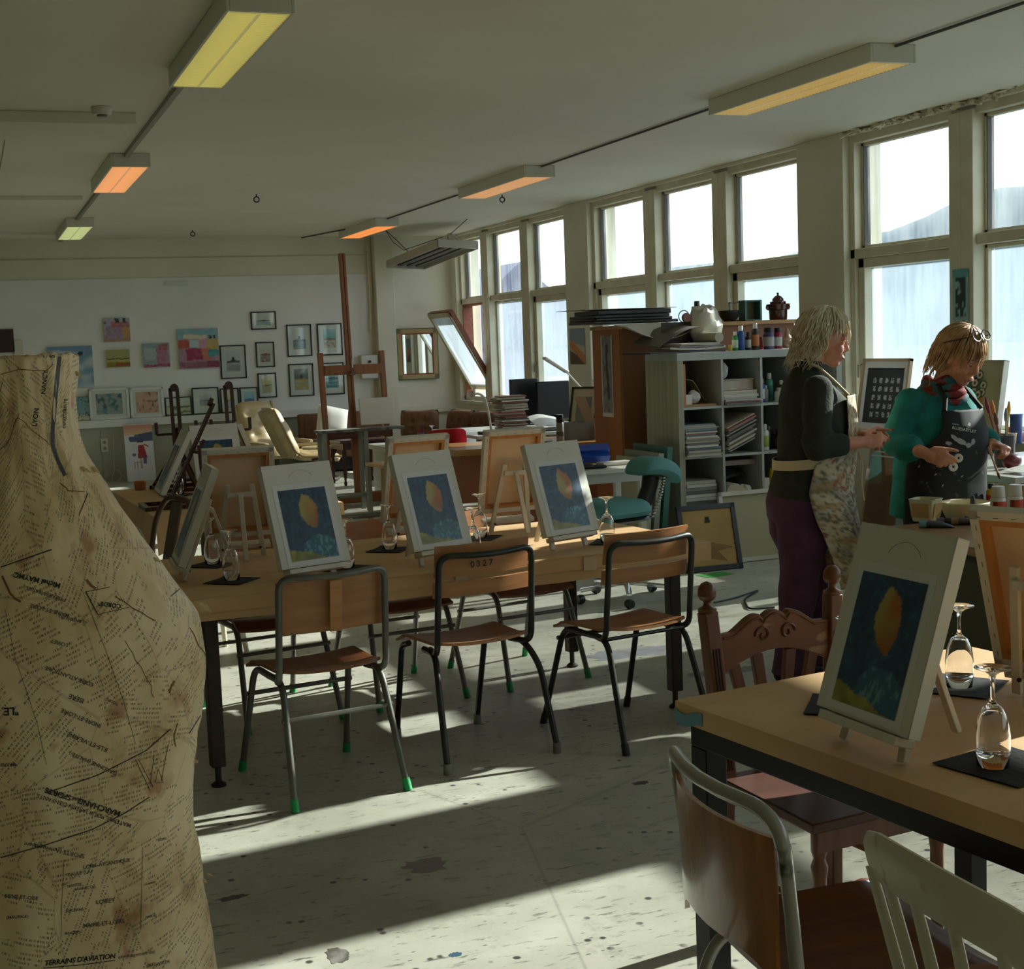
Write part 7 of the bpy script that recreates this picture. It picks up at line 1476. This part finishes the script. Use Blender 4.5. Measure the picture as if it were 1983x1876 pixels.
def hand(mb, wr, d, n, s, curl, spread=0., k=1., thumb=(.55, .75, -.25)):
    d, n, s = Vector(d).normalized(), Vector(n).normalized(), Vector(s).normalized(); wr = Vector(wr); M = Matrix((d, s, n)).transposed()
    mb.ball(wr+d*.050*k, (.052*k, .041*k, .0165*k), 16, M); mb.ball(wr+d*.078*k, (.026*k, .043*k, .0135*k), 14, M); mb.caps(wr-d*.03*k, wr+d*.03*k, .026*k, .025*k); tips = []
    for i, (o_, L_, r_) in enumerate(((.029, .072, .0088), (.0095, .080, .0090), (-.0105, .074, .0084), (-.029, .058, .0076))):
        p = wr+d*(.092-.006*abs(i-1))*k+s*o_*k; a = 0
        for j, fr in enumerate((.46, .31, .23)):
            a += curl[i]*(1, 1.15, .7)[j]; dd = d*cos(a)-n*sin(a)+s*(spread*(1.5-i))*.12; q = p+dd.normalized()*L_*fr*k
            mb.caps(p, q, r_*k*(1-.09*j), r_*k*(.93-.09*j), 10); p = q
        tips.append((p, dd.normalized(), (n*cos(a)+d*sin(a))))
    p = wr+d*.022*k+s*.034*k; t_ = d*thumb[0]+s*thumb[1]+n*thumb[2]; t_.normalize()
    for j, L_ in enumerate((.042, .034, .028)): q = p+t_*L_*k; mb.caps(p, q, (.0125, .0105, .0095)[j]*k, (.0108, .0098, .0085)[j]*k, 10); p = q; t_ = (t_+d*.28-n*.12).normalized()
    return tips
def head(mb, c, F, U, k=1.):
    c = Vector(c); F = Vector(F).normalized(); U = (Vector(U)-F*Vector(U).dot(F)).normalized(); Lf = U.cross(F); M = Matrix((F, Lf, U)).transposed(); P = lambda f, l, u: c+(F*f+Lf*l+U*u)*k
    mb.ball(P(-.012, 0, .012), (.098*k, .078*k, .100*k), 20, M); mb.ball(P(.030, 0, -.045), (.062*k, .060*k, .075*k), 16, M); mb.ball(P(.056, 0, -.104), (.031*k, .034*k, .024*k), 12, M); mb.ball(P(.018, 0, -.085), (.05*k, .050*k, .035*k), 12, M)
    for s_ in (-1, 1):
        mb.ball(P(.060, s_*.036, -.040), (.026*k, .026*k, .028*k), 12, M); mb.ball(P(.0, s_*.077, -.015), (.018*k, .009*k, .030*k), 10, M); mb.ball(P(.094, s_*.011, -.046), .0095*k, 8)
        mb.caps(P(.082, s_*.008, .014), P(.074, s_*.048, .012), .013*k, .010*k, 8); mb.caps(P(.082, s_*.018, -.012), P(.074, s_*.044, -.013), .0085*k, .0075*k, 8)
    mb.caps(P(.088, 0, .006), P(.104, 0, -.034), .009*k, .0115*k, 10)
    mb.caps(P(.086, .018, -.074), P(.086, -.018, -.074), .0075*k, .0075*k, 8); mb.caps(P(.094, .010, -.072), P(.094, -.010, -.072), .0065*k, .0065*k, 8); mb.caps(P(.088, .013, -.083), P(.088, -.013, -.083), .008*k, .008*k, 8)
    return P, M, F, U, Lf
def face_parts(person, P, M, world=True):
    ey = MB(); ir = MB(); br = MB(); li = MB()
    for s_ in (-1, 1):
        ey.ball(P(.0772, s_*.031, -.0035), .0100, 12); ir.ball(P(.0842, s_*.031, -.0065), .0048, 10); br.tube([P(.093, s_*.014, .022), P(.090, s_*.032, .028), P(.078, s_*.050, .022)], [.003, .0032, .0015], 6)
    li.tube([P(.0925, .021, -.0765), P(.1005, .008, -.076), P(.1005, -.008, -.076), P(.0925, -.021, -.0765)], [.0018, .003, .003, .0018], 6)
    obj('eye', ey, mat('eye_white', 'a2968a', .25), person); obj('iris', ir, mat('iris_dark', '33302c', .2), person); obj('eyebrow', br, mat('brow_hair', '8a7458', .8), person); obj('lips', li, mat('lip_skin', '8f4a40', .5), person)
def hair(P, M, n, seed, drop, fringe, wave, vol=1.08, rad_=.0042, col=None, part=0.):
    rr = random.Random(seed); mb = MB(); base = MB(); base.ball(P(-.030, 0, .020), (.098, .086, .101), 22, M)
    base.ball(P(-.055, 0, -.045), (.070, .082, .085), 18, M)
    for i in range(n):
        ph = rr.uniform(-pi, pi); th0 = abs(rr.gauss(0, .55))
        if th0 > 1.15: th0 = rr.uniform(0, 1.1)
        fr = abs(ph) < 1.5; side = 1.5 <= abs(ph) < 1.9
        L_ = fringe*rr.uniform(.75, 1.2) if fr else drop*rr.uniform(.82, 1.08)*(.96 if side else 1)
        pts = []; rads = []; K = 11; w1, w2 = rr.uniform(0, 6.3), rr.uniform(0, 6.3); vo = vol*rr.uniform(.97, 1.12)
        for k in range(K):
            s_ = k/(K-1)*L_; th = th0+s_/.10
            if th < pi/2: f_, l_, u_ = sin(th)*cos(ph)*.100, sin(th)*sin(ph)*.085, cos(th)*.100
            else: f_, l_, u_ = cos(ph)*.100, sin(ph)*.085, -(th-pi/2)*.10
            fl = 1+.10*max(0, s_-.1)/.1*(.6 if fr else .35)
            wv = wave*(s_/.15); f_ = f_*vo*fl-.016+wv*sin(w1+s_*48); l_ = l_*vo*fl+wv*cos(w2+s_*43); u_ = u_*vo+.020+(wv*.6*sin(w2+s_*52))
            pts.append(P(f_, l_, u_)); rads.append(rad_*(1-.75*(k/(K-1))**2)*(.6+.4*min(1, k/2)))
        mb.tube(pts, rads, 4)
    return base, mb
m_skin = mat('fair_skin', 'd69a80', .45, col2='c98770', scale=14); m_skin2 = mat('fair_skin_two', 'd1957a', .45, col2='c38469', scale=14)
m_hair1 = mat('ash_blonde_hair', 'e8dec8', .5, col2='c9b898', scale=30); m_hair2 = mat('honey_blonde_hair', 'c7a074', .45, col2='a67f54', scale=30)
# ---- woman in dark green sweater
w1 = T('person', 'person with wavy ash blonde hair, dark green sweater and paint-stained apron, seen from the side', 'person', (3.47, 5.60, 0), rad(-20))
SW = [(.78, .065, .125, .19), (.88, .075, .148, .205), (1.03, .115, .145, .19), (1.17, .135, .158, .19), (1.28, .13, .15, .195), (1.36, .10, .105, .165), (1.405, .098, .072, .09), (1.44, .105, .060, .066)]
B = MB()
B.loft([ringt(z, cx, hd*.86, hw*.88) for z, cx, hd, hw in SW[:6]] + [ringt(1.405, .10, .06, .07), ringt(1.43, .115, .05, .052), ringt(1.50, .155, .048, .05)])
P1, M1, F1, U1, L1 = head(B, (.195, 0, 1.565), (1, -.12, -.24), (.24, 0, 1))
rw = Vector((.292, -.215, 1.098)); B.caps((.11, -.19, 1.33), (.085, -.255, 1.085), .05, .045); B.caps((.085, -.255, 1.085), rw, .043, .027)
t1 = hand(B, rw, (1, .05, .05), (.1, -.75, .65), (.2, .6, .75), (.42, .75, 1.0, 1.1), k=.98)
lw_ = Vector((.305, -.075, 1.115)); B.caps((.11, .19, 1.33), (.12, .24, 1.09), .05, .045); B.caps((.12, .24, 1.09), lw_, .043, .027)
t2 = hand(B, lw_, (1, -.25, .30), (-.1, .3, .95), (.1, -.95, .25), (.20, .45, .6, .7), k=.95)
for sy, (kx, fx, ky) in ((-1, (.03, -.03, -.10)), (1, (.11, .14, .09))): B.caps((.06, sy*.09, .84), (kx, ky, .48), .085, .06); B.caps((kx, ky, .48), (fx, ky, .07), .055, .04); B.caps((fx, ky, .045), (fx+.14, ky, .04), .036, .028)
body = obj('body', remesh(B, .0058, 3), m_skin, w1, smooth=180)
nl = MB()
for p_, d_, n_ in t1[:2]+t2[:2]:
    nl.ball(p_+n_*.0055+d_*.004, (.0075, .0055, .0022), 10, Matrix((d_, d_.cross(n_), n_)).transposed())
plab(obj('nail', nl, mat('red_nail_varnish', 'c22a35', .2), w1), 'red varnished nails')
face_parts(w1, P1, M1)
G = MB(); G.loft([ringt(z, cx, hd, hw) for z, cx, hd, hw in SW]); G.loft([ringt(1.40, .10, .075, .085), ringt(1.425, .108, .068, .072), ringt(1.462, .118, .064, .066)])
G.caps((.115, -.175, 1.335), (.085, -.255, 1.085), .068, .062); G.caps((.085, -.255, 1.085), (.195, -.235, 1.092), .060, .052); G.caps((.115, .175, 1.335), (.12, .24, 1.09), .068, .060); G.caps((.12, .24, 1.09), (.20, .10, 1.10), .058, .050)
G = remesh(G, .010, 5); G.v = [v+Vector((0, 0, 0))*0+Vector((noise.noise(v*9), noise.noise(v*9+Vector((5, 0, 0))), 0))*.006+Vector((1, 0, 0))*.004*sin(60*v.z+9*v.x)*(1 if (1.04 < v.z < 1.2 and v.y < -.17) else 0) for v in G.v]
obj('sweater', G, mat('dark_green_knit', '31352a', .9, col2='282b23', scale=18, bump=.25, bscale=120), w1, smooth=180)
Q = MB(); Q.loft([ringt(.90, .07, .13, .19), ringt(.82, .055, .145, .20), ringt(.74, .05, .135, .195)])
for sy, (kx, fx, ky) in ((-1, (.035, -.025, -.10)), (1, (.115, .145, .09))): Q.loft([ringt(z, cx, hd, hw, 20, cy) for z, cx, hd, hw, cy in ((.80, .055, .125, .105, sy*.085), (.66, .055, .115, .10, ky*.95), (.48, kx, .09, .085, ky), (.25, (kx+fx)/2, .080, .078, ky), (.035, fx, .078, .076, ky))])
Q = remesh(Q, .011, 4); Q.v = [v+Vector((noise.noise(v*7), noise.noise(v*7+Vector((3, 1, 0))), 0))*.010 for v in Q.v]
obj('trousers', Q, mat('plum_trousers', '5f3c5a', .9, col2='502f4c', scale=9, bump=.15, bscale=90), w1, smooth=180)
for fx, ky in ((-.03, -.10), (.14, .09)): s_ = MB().caps((fx-.02, ky, .040), (fx+.15, ky, .034), .044, .034); s_.v = [Vector((v.x, v.y, max(v.z, 0))) for v in s_.v]; obj('shoe', s_, mat('dark_shoe', '1d1a1a', .6), w1)
def apron_mb(rings, amin, amax, off, nu=70, nv=100, hang=None):
    def at(z):
        for (z0, c0, d0, w0_), (z1, c1, d1, w1_) in zip(rings, rings[1:]):
            if z0 <= z <= z1: k = (z-z0)/(z1-z0); return c0+(c1-c0)*k, d0+(d1-d0)*k, w0_+(w1_-w0_)*k
        return rings[-1][1:] if z > rings[-1][0] else rings[0][1:]
    z0, z1 = rings[0][0], hang
    def fn(u, v):
        z = z1+(z0-z1)*v; cx, hd, hw = at(z); a = amin(v)+(amax(v)-amin(v))*u
        fo = .008*noise.noise(Vector((a*2.2, z*3.2, 1.5)))+.010*sin(a*7+z*2)*ss(.45, 1, v)
        return Vector((cx+(hd+off+fo)*math.copysign(abs(cos(a))**.87, cos(a)), (hw+off+fo)*math.copysign(abs(sin(a))**.87, sin(a)), z))
    return fn, MB().grid(nu, nv, fn)
AR = [(.44, .13, .245, .22), (.60, .11, .235, .22), (.75, .10, .215, .215), (.88, .09, .205, .215), (1.0, .12, .19, .20), (1.08, .13, .18, .195), (1.17, .135, .178, .195), (1.30, .13, .172, .195)]
fnA, mbA = apron_mb(AR, lambda v: -(.95+.75*ss(.22, .36, v)-.35*ss(.45, 1, v)), lambda v: .75+.75*ss(.22, .36, v), .010, hang=1.305)
cols = []
for j in range(101):
    for i in range(71):
        u, v = i/70, j/100; c = mixc(hx('d9ccb0'), hx('c2b08e'), .5+nz(u, v*2, 4, 3))
        if v < .30: c = mixc(c, hx('9c7a58'), .55*ss(.15, .4, nz(u*2.5, v*.9, 8, 8)))
        d_ = ss(.05, .30, nz(u*1.2, v*2.2, 5, 2)+.22*(1-abs(v-.58)*4)); c = mixc(c, hx('8c887a'), d_*.65); c = mixc(c, hx('3a3936'), .6*ss(.10, .3, nz(u*3, v*5, 17, 5)+.18*(1-abs(v-.58)*3.5)-.05))
        c = mixc(c, hx('a9875c'), .6*ss(.12, .3, nz(u*1.5, v*3, 6, 12))*(v > .35)); c = mixc(c, hx('8f4a3a'), .7*ss(.40, .5, nz(u*3, v*5, 7, 21))); c = mixc(c, hx('c9d0cf'), .7*ss(.40, .48, nz(u*3, v*5, 9, 31)))
        cols.append(lin(c))
ap = obj('apron', mbA, art_mat('apron_cloth', .75), w1, smooth=180, col=cols); sd_ = ap.modifiers.new('thick', 'SOLIDIFY'); sd_.thickness = .003; sd_.offset = 1
m_strap = mat('cream_strap', 'd5c6a6', .8)
st_ = MB().tube([fnA(.05, 0), Vector((.20, -.10, 1.375)), Vector((.14, -.075, 1.435)), Vector((.08, -.04, 1.46))], .007, 6).tube([fnA(.95, 0), Vector((.20, .10, 1.375)), Vector((.14, .075, 1.435)), Vector((.08, .04, 1.46))], .007, 6); obj('apron_strap', st_, m_strap, w1)
wb_ = MB().sheet(30, 3, lambda u, v: Vector((.115+.168*cos(-1.55-u*3.3), .208*sin(-1.55-u*3.3), 1.035-.045*v-.02*sin(u*pi))), .004); obj('waist_band', wb_, m_strap, w1, smooth=60)
obj('apron_tie', MB().tube([(.325, -.06, 1.04), (.335, -.075, .98), (.33, -.07, .90), (.34, -.075, .82)], .004, 6).tube([(.325, -.055, 1.04), (.33, -.05, .97), (.335, -.06, .88)], .004, 6), m_strap, w1)
hb, hs = hair(P1, M1, 700, 4, .225, .080, .014, 1.10)
ho = obj('hair', hs, m_hair1, w1, smooth=180); obj('hair_base', remesh(hb, .008, 2), m_hair1, ho, smooth=180)
# ---- woman in teal
w2 = T('person', 'person in a teal cardigan and black apron with glasses on her head, looking down', 'person', (4.19, 5.45, 0), rad(-80))
SV = [(.72, -.02, .165, .225), (.88, .0, .168, .215), (1.05, .01, .165, .21), (1.17, .02, .152, .205), (1.25, .015, .115, .19), (1.30, .015, .080, .115), (1.335, .025, .064, .072)]
B = MB(); B.loft([ringt(z, cx, hd*.86, hw*.88) for z, cx, hd, hw in SV[:5]]+[ringt(1.30, .02, .06, .07), ringt(1.33, .04, .05, .052), ringt(1.41, .095, .05, .05)])
P2, M2, F2, U2, L2 = head(B, (.150, .005, 1.462), (.87, .10, -.50), (.50, 0, .87))
rw2 = Vector((.165, -.255, 1.035)); B.caps((.0, -.175, 1.23), (-.02, -.245, 1.075), .042, .040); B.caps((-.02, -.245, 1.075), rw2, .040, .028)
ta = hand(B, rw2, (.75, .50, -.32), (.35, -.75, .5), (.55, .30, .75), (.55, .8, .95, 1.05), k=.98, thumb=(.75, .5, -.3))
lw2 = Vector((.150, .205, 1.042)); B.caps((.0, .175, 1.23), (-.02, .285, 1.075), .042, .040); B.caps((-.02, .285, 1.075), lw2, .043, .028)
tb = hand(B, lw2, (.80, -.10, -.12), (.25, .25, .93), (-.1, -.95, .25), (.95, 1.05, 1.1, 1.15), k=.98, thumb=(.75, .5, -.5))
for sy in (-1, 1): B.caps((.0, sy*.09, .84), (.03, sy*.10, .48), .085, .06); B.caps((.03, sy*.10, .48), (-.01, sy*.10, .07), .055, .04); B.caps((-.01, sy*.10, .045), (.13, sy*.11, .04), .036, .028)
obj('body', remesh(B, .0058, 3), m_skin2, w2, smooth=180); face_parts(w2, P2, M2)
G = MB(); G.loft([ringt(z, cx, hd, hw) for z, cx, hd, hw in SV])
for sy, el, cf in ((-1, (-.02, -.250, 1.075), (.060, -.252, 1.055)), (1, (-.02, .285, 1.075), (.085, .235, 1.052))): G.caps((.0, sy*.165, 1.245), el, .074, .066); G.caps(el, cf, .067, .060); G.caps(Vector(cf)-Vector((.01, 0, 0)), Vector(cf)+Vector((.012, -.004*sy, 0)), .067, .066)
G = remesh(G, .010, 5); G.v = [v+Vector((noise.noise(v*8), noise.noise(v*8+Vector((5, 0, 0))), noise.noise(v*8+Vector((0, 7, 0)))))*.008 for v in G.v]
obj('cardigan', G, mat('teal_knit', '157a74', .9, col2='10645f', scale=16, bump=.25, bscale=130), w2, smooth=180)
Q = MB(); Q.loft([ringt(.86, 0, .13, .19), ringt(.74, 0, .14, .19)])
for sy in (-1, 1): Q.loft([ringt(z, cx, .09, .09, 20, sy*.098) for z, cx in ((.80, .0), (.48, .03), (.25, .01), (.035, -.01))])
obj('trousers', remesh(Q, .012, 4), mat('black_trousers', '1c1b1e', .85), w2, smooth=180)
for sy in (-1, 1): s_ = MB().caps((-.03, sy*.10, .040), (.14, sy*.11, .034), .044, .034); s_.v = [Vector((v.x, v.y, max(v.z, 0))) for v in s_.v]; obj('shoe', s_, mat('dark_shoe', '1d1a1a', .6), w2)
AR2 = [(.45, .04, .22, .23), (.72, .0, .195, .235), (.88, .0, .190, .225), (1.05, .015, .183, .215), (1.13, .02, .176, .21), (1.215, .02, .150, .20)]
fnB, mbB = apron_mb(AR2, lambda v: -(.62+.85*ss(.08, .33, v)), lambda v: .62+.85*ss(.08, .33, v), .012, 60, 70, hang=1.215)
cols = []
for j in range(71):
    for i in range(61):
        u, v = i/60, j/70; c = hx('0e0e10'); c = mixc(c, hx('8f9090'), .5*ss(.42, .5, nz(u*4, v*4, 9, 6))*(v > .25)); c = mixc(c, hx('6d6d70'), .30*ss(.80, 1.0, u)*ss(.30, .5, v)*ss(-.1, .3, nz(u*2, v*3, 6, 2))); cols.append(lin(c))
apb = obj('apron', mbB, art_mat('apron_cloth', .75), w2, smooth=180, col=cols); sd_ = apb.modifiers.new('thick', 'SOLIDIFY'); sd_.thickness = .003; sd_.offset = 1
m_bl = mat('black_strap', '17171a', .8)
obj('apron_strap', MB().tube([fnB(.06, 0), Vector((.135, -.085, 1.27)), Vector((.09, -.075, 1.325)), Vector((.0, -.04, 1.35))], .011, 6).tube([fnB(.94, 0), Vector((.135, .085, 1.27)), Vector((.09, .075, 1.325)), Vector((.0, .04, 1.35))], .011, 6), m_bl, w2)
sc_ = MB()
for k, (r0, z0, ti) in enumerate(((.090, 1.285, .30), (.082, 1.305, .22), (.076, 1.325, .12), (.070, 1.345, .0))):
    sc_.tube([Vector((.045+r0*1.05*cos(a), r0*sin(a), z0-ti*r0*cos(a)*1.2+.008*sin(3*a+k))) for a in [2*pi*j/28 for j in range(28)]], [.019+.004*sin(2*pi*j/28*3+k) for j in range(28)], 10, closed=True)
obj('scarf', sc_, mat('teal_red_scarf', '2f6a6c', .85, col2='7d2420', scale=11, thr=(.46, .52)), w2, smooth=180)
hb, hs = hair(P2, M2, 700, 8, .215, .080, .006, 1.08)
ho = obj('hair', hs, m_hair2, w2, smooth=180); obj('hair_base', remesh(hb, .008, 2), m_hair2, ho, smooth=180)
gl_ = T('glasses', 'round black rimmed glasses pushed up on the head of the person in teal', 'glasses', (0, 0, 0)); gm = MB(); W2M = Matrix.Translation(w2.location) @ Matrix.Rotation(w2.rotation_euler[2], 4, 'Z')
def wl(v): return W2M @ v
gc = [P2(.052, s_*.034, .128) for s_ in (-1, 1)]; axn = (F2*.62+U2*.78).normalized(); ay_ = axn.cross(L2).normalized()
gl_.location = wl((gc[0]+gc[1])/2); GO = gl_.location
rim = MB(); lens = MB()
for c_ in gc:
    pts = [wl(c_+L2*.027*cos(a)+ay_*.025*sin(a))-GO for a in [2*pi*k/22 for k in range(22)]]; rim.tube(pts, .0028, 6, closed=True); o_ = len(lens.v); lens.v += pts; lens.f.append(tuple(range(o_, o_+22))); lens.mi.append(0)
rim.tube([wl(gc[0]+L2*.027+ay_*.004)-GO, wl((gc[0]+gc[1])/2+ay_*.008+axn*.004)-GO, wl(gc[1]-L2*.027+ay_*.004)-GO], .0026, 6); obj('rim', rim, m_blackp, gl_); obj('lens', lens, sheet_glass('lens_glass', refl=.12), gl_)
tm_ = MB()
for s_, c_ in zip((-1, 1), gc): tm_.tube([wl(c_+L2*s_*.028)-GO, wl(P2(.0, s_*.098, .085))-GO, wl(P2(-.05, s_*.102, .045))-GO], .0024, 6)
obj('temple', tm_, m_blackp, gl_)
# logo and lettering on the black apron
bv2 = BVHTree.FromPolygons([wl(v) for v in mbB.v], mbB.f); w2i = W2M.inverted()
def onap(x, y, off=.0042):
    h = bv2.ray_cast(CP, ray(x, y).normalized())
    if h[0] is None: return None
    n = h[1] if h[1].dot(CP-h[0]) > 0 else -h[1]
    return w2i @ (h[0]+n*off)
out = MB()
for txt, px, py, ln_, ang in (('BLUESASYLET', 1866, 832, 46, -10), ('KOM PÅ', 1850, 822, 13, -10)):
    tb_ = text_mb(txt, 1., .02, ext=0); xs_ = [v.x for v in tb_.v]; k = ln_/(max(xs_)-min(xs_)); ca, sa = cos(rad(ang)), sin(rad(ang)); vs_ = [onap(px+(v.x*ca-v.y*sa)*k, py-(v.x*sa+v.y*ca)*k) for v in tb_.v]
    if all(v is not None for v in vs_): out.add(vs_, tb_.f)
obj('lettering', out, mat('print_grey', 'b5b5b2', .7), apb, smooth=0)
out = MB()
def blob(cx, cy, rx_, ry_, a, sd_):
    pts = []
    for k in range(26):
        q = 2*pi*k/26; r = 1+.35*noise.noise(Vector((cos(q)*1.6, sin(q)*1.6, sd_))); x, y = rx_*r*cos(q), ry_*r*sin(q); pts.append(onap(cx+x*cos(a)-y*sin(a), cy+x*sin(a)+y*cos(a)))
    if all(p is not None for p in pts): out.add(pts, [tuple(range(26))])
for q in ((1848, 848, 9, 4, .7, 1), (1861, 855, 11, 5, .5, 2), (1874, 862, 5, 5, 1.2, 3), (1836, 858, 6, 4, .2, 4), (1883, 855, 4, 6, .2, 5), (1876, 822, 3, 3, 0, 6), (1780, 903, 1.5, 3, .6, 7), (1836, 880, 2, 1, 0, 8), (1812, 918, 1.5, 3, .9, 9), (1850, 900, 1, 2, .2, 10), (1862, 922, 3, 1.2, -.7, 11), (1795, 935, 1.2, 1.2, 0, 12), (1825, 940, 1.2, 3, .5, 13)): blob(*q)
obj('printed_motif', out, mat('print_pale', '9a9a98', .7), apb, smooth=0)
# things held
fc = W2M @ (ta[0][0]*.5+ta[1][0]*.5); nn_ = Vector((-.36, -.93, .1)).normalized(); sx_ = Vector((.93, -.36, .0)); 
t = T('white_toggle', 'white figure-eight shaped plastic piece held by the person in teal', 'plastic piece', fc)
mb = MB()
for (dx, dz, r) in ((.018, .022, .020), (-.006, -.016, .021)):
    c_ = sx_*dx+Vector((0, 0, dz))+nn_*.012; M_ = nn_.to_track_quat('Z', 'Y').to_matrix(); mb.lathe([(.006, -.005), (r-.003, -.005), (r, -.002), (r, .004), (r-.003, .006), (.006, .006), (.006, -.005)], c_, 22, M_)
obj('rings', remesh(mb, .0018, 2), mat('white_toggle', 'dcd9d2', .35), t)
hc = W2M @ ((tb[0][0]+tb[1][0])/2); b0 = ony(1913, 865, hc.y-.03); b1 = ony(1937, 928, hc.y-.06)
t = T('paint_brush', 'thin wooden paint brush held in the left hand of the person in teal', 'brush', b0); obj('handle', MB().tube([Vector((0, 0, 0)), (b1-b0)*.8], [.003, .005], 8), mat('brush_wood', 'b08a66', .5), t); obj('bristle', MB().tube([(b1-b0)*.8, (b1-b0)*.9, b1-b0], [.006, .006, .002], 8), mat('brush_hair', '6a3d2e', .8), t)
# ================================================================ view
vs = SC.view_settings
SC.display_settings.display_device = 'sRGB'; vs.view_transform = 'Standard'; vs.look = 'None'; vs.gamma = 1; vs.use_curve_mapping = False; vs.exposure = EXPO
SC.cycles.max_bounces = 14; SC.cycles.diffuse_bounces = 7; SC.cycles.transparent_max_bounces = 24; SC.cycles.transmission_bounces = 12; SC.cycles.glossy_bounces = 5
SC.cycles.caustics_reflective = False; SC.cycles.caustics_refractive = False
SC.cycles.use_denoising = True; SC.cycles.sample_clamp_indirect = 6
